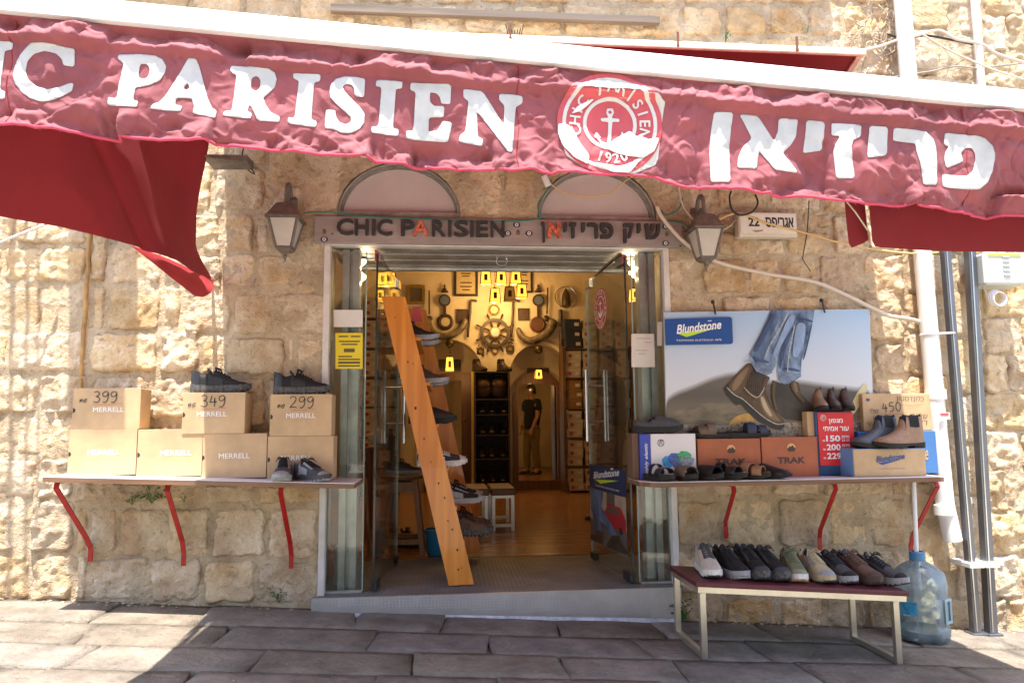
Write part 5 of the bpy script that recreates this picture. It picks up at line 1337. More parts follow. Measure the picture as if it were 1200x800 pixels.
for u, v in ((835, 362), (962, 360)):
    a = at(u, v - 6, -.06); mb = MB(); mb.sphere((a.x, -.066, a.z + .01), .013, 8, 5); mb.bar((a.x, -.075, a.z), (a.x + .002, -.095, a.z - .07), .008, .006); part('hook', mb, DARK, POST)

# ================================================================== the two wall shelves
PLY = wood('shelf_edge_wood', (.11, .052, .025), (.27, .145, .075), axis=0, scale=7, rough=.6)
TOPW = M('white_laminate', (.64, .62, .64), .45, var=.10, vscale=7)
REDP = M('red_paint', (.36, .010, .008), .42, var=.18, vscale=18)
def shelf(xl, xr, zl, zr, yf, label, brackets, name='wall_shelf', chamfer=0):
    t = thing(name, label, 'shelf', ((xl + xr) / 2, -.15, min(zl, zr) - .03))
    zz = lambda x: zl + (zr - zl) * (x - xl) / (xr - xl)
    def sec(x, y0, y1, a, b): return [(x, y0, zz(x) + a), (x, y0, zz(x) + b), (x, y1, zz(x) + b), (x, y1, zz(x) + a)]
    c = chamfer
    m = MB(); xs = [xl, xl + .04, xl + .10, xr] if c else [xl, xr]; yf_ = [yf + .10, yf + .03, yf, yf] if c else [yf, yf]
    m.loft([sec(x, -.004, y + .002, -.004, 0) for x, y in zip(xs, yf_)], close=True, caps=True); part('top_sheet', m, TOPW, t)
    m = MB(); m.loft([sec(x, -.004, y, -.028, -.0045) for x, y in zip(xs, yf_)], close=True, caps=True); part('board', m, PLY, t)
    for (u1, v1, xtop) in brackets:
        f = at(u1, v1, -.02); x0 = xtop; zt = zz(x0) - .030; m = MB()
        p = [(x0, yf + .06, zt - .004), (x0, yf + .05, zt - .03), (x0 + (f.x - x0) * .75, -.085, zt - (zt - f.z) * .70), (f.x, -.062, f.z + .07), (f.x, -.060, f.z)]
        for i in range(len(p) - 1): m.bar(p[i], p[i + 1], .024, .008, up=(0, -1, .3))
        m.bar((x0, yf + .06, zt - .004), (x0, -.02, zt - .004), .024, .008)
        part('bracket', m, REDP, t, smooth=False)
    return zz
YF = -.36
ls0, ls1 = at(50, 558, YF), at(415, 566, YF); rs0, rs1 = at(755, 565, YF), at(1106, 558, YF)
bx = lambda u, v: at(u, v, YF + .05).x
ZL = shelf(ls0.x, ls1.x, ls0.z, ls1.z, YF, 'left wooden wall shelf on three red iron brackets, carrying cardboard boxes', [(110, 656, bx(66, 566)), (218, 661, bx(196, 570)), (343, 664, bx(329, 572))])
ZR = shelf(rs0.x, rs1.x, rs0.z, rs1.z, YF, 'right wooden wall shelf on three red iron brackets, below the poster', [(848, 629, bx(860, 568)), (957, 643, bx(979, 564)), (1063, 652, bx(1098, 562))], chamfer=1)

# ================================================================== shoe boxes
CARD = M('brown_card', (.50, .34, .185), .75, var=.13, vscale=6, bump=.12, bscale=9); CARDS = M('brown_card_side', (.46, .27, .10), .75, var=.05)
INK = M('marker_ink', (.02, .02, .022), .6); WINK = M('white_print', (.74, .72, .68), .6)
ORB = M('orange_card', (.36, .10, .035), .6, var=.14, vscale=7, bump=.1, bscale=9); NAVYB = M('navy_card', (.03, .09, .22), .6, var=.08)
def box(u0, v0, u1, v1, yf, depth, zsup, label, mat=CARD, rz=0.0, name='shoe_box', group=None, hole=True, lid=True):
    """a carton whose front face spans the given pixels at depth yf"""
    um = (u0 + u1) / 2
    a, b = at(u0, v1, yf), at(u1, v1, yf); top = at(um, v0, yf)
    w = (b - a).length; zb = zsup((a.x + b.x) / 2) + .0015; h = top.z - zb; cx = (a.x + b.x) / 2
    t = thing(name, label, 'box', (cx, yf + depth / 2, zb), rz, group)
    def lp(nm, mbx, m_, par=None, sm=False): return link(nm, mbx.mesh(nm, sm), m_, par or t)
    m = MB(); m.box((0, 0, h / 2), (w, depth, h), bev=.0025); lp('carton', m, mat)
    if lid:   # the lid edge wraps the near face
        m = MB(); m.bb(-w / 2 - .0012, w / 2 + .0012, -depth / 2 - .0012, -depth / 2 + .022, -.0002, h + .0012, .001); lp('lid', m, mat)
    if hole:
        m = MB(); n = 10; r = .013; y = -depth / 2 - .0018; x = -w / 2 + .001
        m.add([(x, y, h * .46)] + [(x + r * math.sin(math.pi * k / n), y, h * .46 + r * math.cos(math.pi * k / n)) for k in range(n + 1)], [(0, k + 1, k + 2) for k in range(n)]); lp('thumb_hole', m, INK)
    return t, w, h, depth
def on(t, w, h, d, fx, fz): return (fx * w - w / 2, -d / 2 - .0022, fz * h)
BM = lambda *a: box(*a)
def merrell(bx_, fx, fz, wf):
    t, w, h, d = bx_; m = MB(); put_text(m, 'MERRELL', on(t, w, h, d, fx, fz), (1, 0, 0), (0, 0, 1), w=w * wf, h=h * .115, bold=.010); link('brand_print', m.mesh('brand_print'), WINK, t)
def price(bx_, s, fx, fz, hf):
    t, w, h, d = bx_; m = MB(); hand(m, s, on(t, w, h, d, fx, fz), (1, 0, -.02), (0, 0, 1), h * hf, .0045, .74)
    hand(m, 'ae', on(t, w, h, d, fx - .20, fz - .01), (1, 0, .05), (0, 0, 1), h * hf * .55, .0032, .9)
    link('handwriting', m.mesh('handwriting'), INK, t)
    m = MB(); ribbon(m, [(0, 0), (w * .2, -.002), (w * .42, .004)], .002, on(t, w, h, d, fx, fz - .05), (1, 0, 0), (0, 0, 1), .0005); link('pen_line', m.mesh('pen_line'), M('red_pen', (.5, .10, .06), .6), t)
YB = -.19
g_ = 'brown shoe cartons on the left shelf'
b1 = box(79, 503, 158.5, 552, YB, .14, ZL, 'bottom row brown carton at the left end, under the 399 carton', group=g_)
b2 = box(160, 503, 236.5, 553, YB, .14, ZL, 'second brown carton of the bottom row, with nothing stacked squarely on it', group=g_)
b3 = box(236, 508, 311.5, 555, YB, .14, ZL, 'third brown carton of the bottom row, under the 349 carton', group=g_)
b4 = box(313, 511, 390, 557, YB, .14, ZL, 'fourth brown carton of the bottom row, behind the pair of shoes', group=g_)
topz = lambda b: (lambda x: b[0].location.z + b[2] + .001)
b5 = box(84, 455, 163, 503, YB + .005, .14, topz(b1), 'upper brown carton marked 399 at the left, nothing on top', rz=0, group=g_)
b6 = box(213, 460, 286, 508, YB - .005, .15, topz(b3), 'upper brown carton marked 349, the middle one of the upper row', group=g_)
b7 = box(316, 462, 388, 511, YB, .14, topz(b4), 'upper brown carton marked 299, nearest the door', group=g_)
merrell(b3, .26, .44, .48); merrell(b4, .20, .44, .48); merrell(b2, .35, .44, .48); merrell(b1, .28, .44, .48); merrell(b6, .23, .42, .48); merrell(b7, .26, .43, .48); merrell(b5, .3, .42, .46)
price(b5, '399', .30, .66, .27); price(b6, '349', .29, .66, .28); price(b7, '299', .32, .68, .27)

# right shelf
b = box(763.5, 508, 816.5, 552, -.20, .14, ZR, 'white and blue carton reading highly elastic, at the left end of the right shelf', M('white_card', (.68, .66, .66), .5, var=.03), hole=False, lid=False)
KB = b; t, w, h, d = b
m = MB(); m.bb(-w / 2 - .062, -w / 2 - .0005, -d / 2, d / 2, 0, h, .002); link('blue_end', m.mesh('blue_end'), M('cobalt_card', (.03, .06, .36), .5), t)
m = MB(); m.bb(-w / 2 - .10, -w / 2 - .0635, -d / 2 + .02, d / 2, 0, h + .004, .002); link('card_flap', m.mesh('card_flap'), M('dark_card', (.14, .08, .05), .7), t)
m = MB(); put_text(m, 'highly elastic', (-w / 2 - .014, -d / 2 - .001, .02), (0, 0, 1), (-1, 0, 0), w=h * .72, h=.024, bold=.02, shear=.2, lift=.001); link('side_lettering', m.mesh('side_lettering'), WINK, t)
m = MB(); m.ring((-w / 2 + .058, -d / 2 - .0005, h * .80), .018, .0018, 18, 4); ribbon(m, spline([(-.01, -.012), (.0, .014), (.012, .016), (.0, .0), (.012, -.010)], 4), .003, (-w / 2 + .058, -d / 2 - .001, h * .80), (1, 0, 0), (0, 0, 1)); link('emblem', m.mesh('emblem'), M('emblem_ink', (.06, .07, .12), .5), t)
for k, (dx, dz, c) in enumerate(((.10, .40, (.04, .30, .62)), (.135, .46, (.05, .12, .42)), (.155, .38, (.10, .14, .30)), (.19, .50, (.04, .34, .12)), (.205, .40, (.25, .30, .34)))):
    m = MB(); m.add([(-w / 2 + dx + x * .9, -d / 2 - .001 - k * .0006, h * dz + z * .9) for x, z in ((-.035, -.03), (.0, -.045), (.035, -.02), (.045, .01), (.02, .03), (-.02, .032), (-.045, .01))], [tuple(range(7))]); link('sandal_print', m.mesh('sandal_print'), M('print_colour_%d' % k, c, .45, var=.5, vscale=60), t)
def trak(u0, v0, u1, v1, lab, full):
    b = box(u0, v0, u1, v1, -.20, .14, ZR, lab, ORB, hole=False, group='orange shoe cartons on the right shelf'); t, w, h, d = b
    m = MB(); put_text(m, 'TRAK', (-w * .235, -d / 2 - .002, h * .34), (1, 0, 0), (0, 0, 1), w=w * .50, h=h * .16, bold=.035, lift=.0008); link('brand_print', m.mesh('brand_print'), M('print_black', (.04, .02, .015), .5), t)
    m = MB(); n = 20; c = (w * .03, h * .74); r = .024; pts = [(c[0] + r * math.cos(a), -d / 2 - .0022, c[1] + r * math.sin(a)) for a in np.linspace(0, 2 * math.pi, n, endpoint=False)]; m.add(pts, [tuple(range(n))]); link('emblem', m.mesh('emblem'), M('emblem_tan', (.60, .34, .14), .5), t)
    m = MB(); q = lambda x, z: (c[0] + x * r, -d / 2 - .0032, c[1] + z * r); m.add([q(-1.05, -.35), q(-.35, .35), q(-.1, .1), q(.25, .55), q(1.05, -.35), q(.6, -.95), q(-.6, -.95)], [tuple(range(7))]); link('emblem_peaks', m.mesh('emblem_peaks'), MATS['print_black'], t)
    return b
T1 = trak(819, 514, 892, 552, 'left orange carton with a tan mountain emblem, two dark slides on top', 1)
T2 = trak(894, 512, 959, 551, 'right orange carton with a tan mountain emblem, beside the red price card', 1)
B3 = box(947, 482, 960, 515, -.14, .09, lambda x: T2[0].location.z + T2[2] + .001, 'narrow brown carton end showing left of the red price card', CARD, hole=False, lid=False)
B4 = box(959, 482, 1002, 550, -.16, .14, ZR, 'tall navy carton standing upright behind the red price card', NAVYB, hole=False, lid=False)
t, w, h, d = B4
c = at(980, 514, -.165)
PC = thing('price_card', 'red price card with white hebrew lettering and the prices 150, 200 and 229', 'price card', (c.x, -.165, at(980, 545, -.165).z))
x0, x1 = at(959.5, 514, -.165).x, at(1001, 514, -.165).x; z0, z1 = at(980, 545, -.165).z, at(980, 483, -.165).z
m = MB(); m.bb(x0, x1, -.166, -.1625, z0, z1); part('card', m, M('price_red', (.62, .015, .02), .4), PC)
W, H = x1 - x0, z1 - z0; P_ = lambda fx, fz: (x0 + fx * W, -.1675, z0 + fz * H)
m = MB(); U_, V_ = (1, 0, 0), (0, 0, 1)
put_text(m, 'ןופגמ', P_(.5, .775), U_, V_, w=W * .40, h=H * .105, bold=.024, align='c'); put_text(m, 'יתימא רוע', P_(.5, .65), U_, V_, w=W * .72, h=H * .085, bold=.024, align='c')
for k, (s, sz) in enumerate((('150', '23-35'), ('200', '36-39'), ('229', '40-46'))):
    f = .45 - .165 * k
    put_text(m, s, P_(.20, f), U_, V_, w=W * .40, h=H * .115, bold=.030); put_text(m, 'תודימ', P_(.64, f + .06), U_, V_, w=W * .22, h=H * .05, bold=.03); put_text(m, sz, P_(.64, f), U_, V_, w=W * .22, h=H * .04, bold=.02); put_text(m, 'חש', P_(.10, f), U_, V_, w=W * .07, h=H * .035, bold=.03)
m.ring((P_(.15, .9)[0], -.1672, P_(.15, .9)[2]), .012, .0012, 18, 4); m.ring((P_(.15, .9)[0], -.1672, P_(.15, .9)[2]), .017, .0012, 18, 4); put_text(m, 'T', P_(.115, .878), U_, V_, h=H * .045, bold=.02)
part('lettering', m, PW, PC)
B5 = box(1008, 505, 1100, 553, -.13, .12, ZR, 'blue carton lying under the marked brown sign carton', M('blue_card', (.05, .16, .38), .55, var=.08), hole=False, lid=False)
t, w, h, d = B5; m = MB(); put_text(m, 'one', (w * .24, -d / 2 - .001, h * .30), (1, 0, .04), (0, 0, 1), w=w * .14, h=h * .24, bold=.01, shear=.2, lift=.001); link('brand_print', m.mesh('brand_print'), M('ochre_print', (.55, .32, .1), .5), t)
B6 = box(1013, 461, 1093, 506, -.12, .06, lambda x: B5[0].location.z + B5[2] + .001, 'brown carton with handwritten hebrew notice and the price 450', CARD, hole=False, lid=False)
t, w, h, d = B6; m = MB(); U_, V_ = (1, 0, -.03), (0, 0, 1)
put_text(m, 'ןוטסדנולב', on(t, w, h, d, .50, .76), U_, V_, w=w * .40, h=h * .20, bold=-.012, shear=.2); hand(m, '450', on(t, w, h, d, .28, .50), (1, 0, .06), V_, h * .24, .0045, .8); put_text(m, 'חש', on(t, w, h, d, .11, .48), U_, V_, w=w * .11, h=h * .11, bold=-.01)
put_text(m, 'רומש', on(t, w, h, d, .70, .33), U_, V_, w=w * .24, h=h * .13, bold=-.012, shear=.1); put_text(m, 'םאד', on(t, w, h, d, .70, .16), U_, V_, w=w * .24, h=h * .12, bold=-.012, shear=.1); put_text(m, 'טלסו', on(t, w, h, d, .14, .30), U_, V_, w=w * .22, h=h * .13, bold=-.012, shear=.1); put_text(m, 'יש', on(t, w, h, d, .04, .14), U_, V_, w=w * .1, h=h * .1, bold=-.012)
link('handwriting', m.mesh('handwriting'), INK, t)
m = MB(); ribbon(m, spline([(0, 0), (.05, -.004), (.09, -.006), (.16, .002)], 5), .002, on(t, w, h, d, .52, .70), (1, 0, 0), V_, .0008); ribbon(m, spline([(0, 0), (.06, -.003), (.14, .001)], 5), .002, on(t, w, h, d, .30, .46), (1, 0, 0), V_, .0008); link('pen_line', m.mesh('pen_line'), MATS['red_pen'], t)
m = MB(); c_ = on(t, w, h, d, .08, .84); m.bb(c_[0] - .010, c_[0] + .010, c_[1] - .0004, c_[1], c_[2] - .008, c_[2] + .008); link('emblem', m.mesh('emblem'), LOGOB, t)
B7 = box(1001.5, 526, 1086, 556.5, -.30, .17, ZR, 'flat tan carton with a blue script logo, two ankle boots on top', CARD, hole=False, lid=False)
t, w, h, d = B7
m = MB(); m.bb(-w / 2 - .002, w / 2 + .002, -d / 2 + .003, d / 2, h * .02, h + .003, .001); link('blue_lid', m.mesh('blue_lid'), M('blue_card_light', (.12, .26, .50), .55), t)
m = MB(); script_logo(m, (-w * .19, -d / 2 - .0022, h * .52), (1, 0, 0), (0, 0, 1), w * .40); m.add([(-w * .17, -d / 2 - .003, h * .50), (w * .16, -d / 2 - .003, h * .62), (-w * .11, -d / 2 - .003, h * .42)], [(0, 1, 2)]); put_text(m, 'TASMANIA AUSTRALIA 1870', (-w * .18, -d / 2 - .003, h * .27), (1, 0, 0), (0, 0, 1), w=w * .38, h=h * .035); link('brand_print', m.mesh('brand_print'), LOGOB, t)

# ================================================================== shoes
def outl(t, k=1.0):
    w = np.interp(t, [0, .02, .06, .14, .25, .42, .55, .68, .8, .9, .965, 1], [.006, .018, .027, .034, .034, .035, .041, .046, .045, .036, .022, .004]) * k
    c = np.interp(t, [0, .3, .6, .8, 1], [0, -.002, .003, .002, -.004])
    return w, c
TS = [0, .012, .03, .06, .1, .15, .2, .25, .3, .34, .38, .42, .46, .5, .55, .6, .66, .72, .78, .84, .89, .93, .965, .988, 1]
def build_shoe(name, L_=.30, H=((0, .078), (.03, .105), (.08, .108), (.2, .088), (.32, .098), (.40, .102), (.5, .088), (.62, .071), (.75, .058), (.88, .050), (.96, .040), (1, .026)),
               open_=(.05, .36), rim=.62, soleh=.030, kind='sneaker', k=1.0, mats=None, label='', group=None, loc=(0, 0, -50)):
    hx = [a for a, b in H]; hy = [b for a, b in H]
    t = thing(name, label, {'boot': 'boot', 'slide': 'sandal', 'clog': 'clog'}.get(kind, 'shoe'), loc, 0, group)
    S = np.linspace(-1, 1, 19)
    def sole_top(u): return soleh + .006 * max(0, 1 - u / .25) + np.interp(u, [.6, .8, 1], [0, .002, .010])
    def sole_bot(u, s=0): return np.interp(u, [0, .05, .7, .85, 1], [.004, 0, 0, .004, .020]) + (.0035 if (kind != 'slide' and int(u * 26) % 2) else 0)
    rings, inner = [], []
    def pt(u, s, grow=0.0):
        w, c = outl(u, k); zt = float(np.interp(u, hx, hy)); zb = sole_top(u) - .008
        h = max(zt - zb, .006)
        ph = s * math.pi / 2
        e = .62
        y = w * .97 * math.copysign(abs(math.sin(ph)) ** .85, s)
        z = zb + h * abs(math.cos(ph)) ** e
        inop = open_[0] < u < open_[1]
        if inop:
            a = abs(s)
            if a < rim:   # inside of the foot opening
                q = a / rim
                wr = w * .97 * (.70)
                y = math.copysign(wr * q, s); z = zb + .022 + (h - .022) * max(0, (q - .6) / .4) ** .8
            else:
                q = (a - rim) / (1 - rim)
                wr = w * .97 * (.70 + .30 * q ** .55)
                y = math.copysign(wr, s); z = zb + h * (1 - q) ** .9
        n = Vector((0, math.sin(ph), math.cos(ph)))
        return Vector(((u - .5) * L_, y + c, z)) + n * grow
    grid = [[pt(u, s) for s in S] for u in TS]
    up, lin = MB(), MB(); nS = len(S)
    vs = [p for r in grid for p in r]
    fu, fl = [], []
    for i in range(len(TS) - 1):
        um = (TS[i] + TS[i + 1]) / 2
        for j in range(nS - 1):
            f = (i * nS + j, i * nS + j + 1, (i + 1) * nS + j + 1, (i + 1) * nS + j)
            (fl if (open_[0] < um < open_[1] and abs((S[j] + S[j + 1]) / 2) < rim * .9) else fu).append(f)
    if kind != 'slide':
        up.add(vs, fu); o = link('upper', up.mesh('upper', True), mats['upper'], t)
        if fl:
            lin.add(vs, fl); link('lining', lin.mesh('lining', True), mats.get('lining', DARKL), t)
    # sole
    m = MB(); rr = []
    for u in TS:
        w, c = outl(u, k); w *= 1.06; x = (u - .5) * (L_ + .008); zb, zt = sole_bot(u), sole_top(u); hm = (zb + zt) / 2
        if kind == 'boot' and .28 < u < .46: zb += .010
        rr.append([(x, c - w * .94, zb), (x, c - w * 1.03, zb + (zt - zb) * .35), (x, c - w, zt), (x, c - w * .8, zt + .001), (x, c + w * .8, zt + .001), (x, c + w, zt), (x, c + w * 1.03, zb + (zt - zb) * .35), (x, c + w * .94, zb)])
    m.loft(rr, close=True, caps=True); link('sole', m.mesh('sole', 35), mats['sole'], t)
    if kind in ('sneaker', 'hiker', 'skate'):
        m = MB()   # tread of the outsole
        for i in range(13):
            u = .04 + i * .075
            if u > .97: break
            w, c = outl(u, k); x = (u - .5) * L_; zb = sole_bot(u)
            m.bb(x - .006, x + .006, c - w * 1.05, c + w * 1.05, zb - .002, zb + .007)
        link('tread', m.mesh('tread'), mats.get('tread', mats['sole']), t)
        m = MB()   # eyestay rows, toe guard and heel counter as raised panels
        def panel(u0, u1, s0, s1, g=.0016, nu=8, ns=5):
            A = [[pt(u0 + (u1 - u0) * i / nu, s0 + (s1 - s0) * j / ns, g) for j in range(ns + 1)] for i in range(nu + 1)]; m.loft([[tuple(p) for p in r] for r in A])
        for sg in (-1, 1):
            panel(.39, .66, sg * .30, sg * .52); panel(.02, .16, sg * .66, sg * .99); panel(.30, .55, sg * .70, sg * .97)
        panel(.86, .985, -.98, .98, .0018, 6, 12)
        link('overlay', m.mesh('overlay', True), mats.get('overlay', mats['upper']), t)
        m = MB()
        for i in range(6):
            u = .40 + i * .045; a = pt(u, -.34, .004); b = pt(u + .018, .34, .004); c = pt(u + .009, 0, .006)
            m.tube([a, c, b], .0028, 5)
            a = pt(u + .018, -.34, .004); b = pt(u, .34, .004); m.tube([a, pt(u + .009, 0, .0075), b], .0026, 5)
        a = pt(.395, 0, .006)
        for sg in (-1, 1):
            m.tube([tuple(q) for q in spline([a, a + Vector((.004, sg * .018, .010)), a + Vector((.02, sg * .028, .004)), a + Vector((.028, sg * .018, 0)), a + Vector((.012, sg * .006, .002))], 4)], .0022, 5)
            m.tube([tuple(q) for q in spline([a, a + Vector((.012, sg * .02, .004)), a + Vector((.030, sg * .036, -.012))], 4)], .0022, 5)
        link('laces', m.mesh('laces', True), mats.get('laces', mats['upper']), t)
        m = MB()   # tongue and heel loop
        A = [[(pt(.36, s * .34) + Vector((-.012 - .014 * q, 0, .002 + .014 * q - .008 * s * s))) for s in np.linspace(-1, 1, 7)] for q in (-.3, .4, 1)]
        m.loft([[tuple(p) for p in r] for r in A]); o = link('tongue', m.mesh('tongue', True), mats.get('overlay', mats['upper']), t)
        sd = o.modifiers.new('thickness', 'SOLIDIFY'); sd.thickness = .006
        m = MB(); p = pt(.02, 0); m.tube([tuple(q) for q in spline([p + Vector((-.002, 0, -.02)), p + Vector((-.008, 0, -.004)), p + Vector((-.003, 0, .007)), p + Vector((.008, 0, .0))], 4)], .003, 5); link('heel_loop', m.mesh('heel_loop', True), mats.get('overlay', mats['upper']), t)
    if kind == 'boot':
        m = MB()
        for sg in (-1, 1):
            A = [[pt(.14 + (.20 if zq > .3 else .16) * i / 6, sg * (.66 + (.98 - .66) * zq * .55), .0015) for zq in np.linspace(0.02, 1, 6)] for i in range(7)]
            m.loft([[tuple(p) for p in r] for r in A])
        link('elastic', m.mesh('elastic', True), mats.get('elastic', DARKL), t)
        m = MB()
        for u in (.045, .385):
            p = pt(u, 0) if u < .05 else pt(.37, 0)
            m.loft([[(p.x + dx, dy, p.z + dz) for dy in (-.009, .009)] for dx, dz in ((-.002, -.02), (-.005, .006), (0, .016), (.005, .006), (.003, -.02))])
        o = link('pull_tab', m.mesh('pull_tab'), mats.get('tab', mats['upper']), t); sd = o.modifiers.new('thickness', 'SOLIDIFY'); sd.thickness = .002
    if kind == 'slide':
        m = MB(); rr = []
        for u in TS:
            w, c = outl(u, k); x = (u - .5) * L_; zt = sole_top(u) + .0012
            rr.append([(x, c + w * q * .9, zt + .004 * abs(q) ** 3 - (.002 if abs(q) < .7 else 0)) for q in np.linspace(-1, 1, 9)])
        m.loft(rr); link('footbed', m.mesh('footbed', True), mats.get('footbed', mats['sole']), t)
    return t, pt
def strap(t, u0, u1, h, mat, name='strap', k=1.0, L_=.27, skew=0.0, soleh=.03):
    m = MB(); nS = 15
    def P(u, a, g):
        w, c = outl(u, k); zb = soleh - .006
        return ((u - .5) * L_ + skew * math.cos(a) * 0 + skew * (a / math.pi - .5) * 2 * .02, c - w * 1.04 * math.cos(a), zb + (h + g) * max(0, math.sin(a)) ** .62)
    R = [[P(u0 + (u1 - u0) * i / 6, math.pi * j / nS, 0) for j in range(nS + 1)] for i in range(7)]
    m.loft(R); o = link(name, m.mesh(name, True), mat, t); sd = o.modifiers.new('thickness', 'SOLIDIFY'); sd.thickness = .004; sd.offset = 1
    return o
GRYD = M('shoe_grey_sole', (.085, .083, .08), .8, var=.55, vscale=70, spec=.25)
DARKL = M('shoe_lining', (.012, .012, .013), .95)
def sm(n, c, r=.7, **kw): return M('shoe_' + n, c, r, var=kw.pop('var', .15), vscale=kw.pop('vscale', 60), bump=kw.pop('bump', .25), bscale=kw.pop('bscale', 260), **kw)
BLK = sm('black_mesh', (.016, .015, .0145), spec=.3); BLK2 = sm('black_leather', (.014, .0135, .013), .45, bump=.06, bscale=90); RUB = sm('black_rubber', (.024, .023, .022), .75, spec=.25, bump=.1)
CHAR = sm('charcoal_mesh', (.050, .049, .050)); GREYS = sm('grey_foam', (.28, .28, .29), .6, bump=.08); CREAMS = sm('cream_mesh', (.50, .45, .36)); TANS = sm('sand_mesh', (.42, .34, .20)); OLIVE = sm('olive_mesh', (.14, .15, .075)); OLIVE2 = sm('olive_light', (.24, .25, .15)); WFOAM = sm('white_foam', (.62, .60, .55), .6, bump=.05); GUM = sm('gum_rubber', (.30, .14, .045), .6); BRN = sm('brown_nubuck', (.115, .058, .035)); BRN2 = sm('brown_dark', (.07, .036, .024)); WHT = sm('white_leather', (.66, .64, .60), .5, bump=.04); NAVY = sm('navy_suede', (.03, .035, .06))
TAN = sm('tan_leather', (.27, .15, .085), .55, bump=.06, bscale=60); BLUEL = sm('blue_grey_leather', (.062, .068, .085), .45, bump=.06, bscale=60); DKB = sm('dark_brown_leather', (.055, .030, .022), .38, bump=.06, bscale=60); TAUPE = sm('taupe_suede', (.14, .095, .062)); CORK = sm('cork', (.36, .21, .10), .8); KHAKI = sm('tan_suede', (.30, .165, .09)); GRYF = sm('grey_footbed', (.36, .36, .40), .7)
ROAM = 'trainers standing on the street bench'
Z0 = (0, 0, -50)
SH = {}
def proto(key, **kw): SH[key] = build_shoe(**kw)[0]; return SH[key]
HIKE = ((0, .085), (.03, .112), (.08, .116), (.2, .092), (.32, .104), (.40, .108), (.5, .094), (.62, .076), (.75, .062), (.88, .054), (.96, .044), (1, .028))
used = {}
def shoe(key, u, Y, z, yaw, label, group=None, mats=None, dx=0):
    x = at(u, 600 if z < .3 else 540, Y).x + dx
    # find the x that is really seen at column u at that height
    for _ in range(3):
        p = Vector((x, Y, z)); q = CAM_M.transposed() @ (p - CAM_P); uu = 600 + F_PX * q.x / -q.z; x += (u - uu) / F_PX * -q.z
    if key not in used:
        r = SH[key]; used[key] = 1; r.location = (x, Y, z); r.rotation_euler = (0, 0, rad(yaw)); r['label'] = label
        if group: r['group'] = group
        if mats:
            for c in r.children:
                nm = c.name.split('.')[0]
                if nm in mats: c.material_slots[0].link = 'OBJECT'; c.material_slots[0].material = mats[nm]
        return r
    return dup(SH[key], (x, Y, z), rad(yaw), label, group, mats)
proto('run', name='sneaker', kind='sneaker', mats=dict(upper=BLK, sole=RUB, tread=GREYS, laces=BLK, overlay=BLK2), label='x')
proto('hike', name='sneaker', kind='sneaker', H=HIKE, soleh=.036, k=1.04, L_=.31, mats=dict(upper=BLK, sole=RUB, laces=BLK, overlay=CHAR), label='x')
proto('skate', name='sneaker', kind='sneaker', soleh=.034, H=((0, .07), (.04, .085), (.2, .074), (.32, .086), (.4, .09), (.5, .082), (.62, .070), (.75, .060), (.88, .054), (.96, .046), (1, .034)), mats=dict(upper=NAVY, sole=WFOAM, laces=WHT, overlay=WHT), label='x')
BOOTH = ((0, .13), (.015, .172), (.06, .178), (.18, .168), (.30, .174), (.38, .178), (.405, .165), (.43, .138), (.47, .112), (.54, .094), (.64, .078), (.76, .066), (.88, .060), (.96, .048), (1, .030))
proto('chelsea', name='ankle_boot', kind='boot', H=BOOTH, open_=(.04, .385), rim=.70, soleh=.026, L_=.30, mats=dict(upper=TAN, sole=RUB, elastic=DARKL, tab=DKB), label='x')
CLOGH = ((0, .055), (.03, .062), (.15, .056), (.3, .052), (.40, .072), (.46, .085), (.55, .083), (.68, .073), (.8, .064), (.9, .056), (.97, .044), (1, .03))
proto('clog', name='clog', kind='clog', H=CLOGH, open_=(.03, .42), rim=.70, soleh=.03, L_=.29, mats=dict(upper=CHAR, sole=RUB), label='x')
proto('slipper', name='leather_shoe', kind='plain', H=((0, .06), (.03, .078), (.15, .066), (.3, .062), (.42, .082), (.5, .080), (.62, .068), (.75, .058), (.88, .05), (.96, .04), (1, .026)), open_=(.03, .41), rim=.66, soleh=.022, mats=dict(upper=BLK2, sole=RUB), label='x')
def sl(key, sole, bed, straps):
    t = proto(key, name='slide_sandal', kind='slide', soleh=.03, L_=.27, mats=dict(sole=sole, footbed=bed), label='x')
    for (a, b, h, m_, sk) in straps: strap(t, a, b, h, m_, skew=sk)
sl('slide', RUB, RUB, [(.46, .88, .052, CHAR, 0)])
sl('cross', RUB, RUB, [(.44, .64, .060, TAUPE, .5), (.66, .86, .046, TAUPE, -.3)])
sl('buckle', RUB, GRYF, [(.38, .50, .062, BLK2, 0), (.62, .82, .046, BLK2, 0)])
strap(SH['buckle'], .02, .12, .05, CORK, 'heel_strap')

# left shelf
tz = lambda b: b[0].location.z + b[2] + .002
shoe('hike', 259, -.115, tz(b6), 4, 'black hiking shoe on the middle upper carton', 'black display shoes on the left cartons', dict(overlay=BLK2, sole=GRYD, tread=RUB)).scale = (1, 1, 1.12)
shoe('hike', 355, -.115, tz(b7), 4, 'black hiking shoe on the upper carton nearest the door', 'black display shoes on the left cartons', dict(overlay=BLK2, sole=GRYD, tread=RUB)).scale = (1, 1, 1.12)
shoe('run', 331, -.27, ZL(-.85) + .002, -82, 'grey and black trainer facing out at the right end of the left shelf', None, dict(upper=CHAR, overlay=GREYS, sole=GREYS, tread=GREYS))
shoe('run', 364, -.265, ZL(-.70) + .002, -42, 'black trainer turned sideways at the right end of the left shelf', None, dict(sole=CHAR))
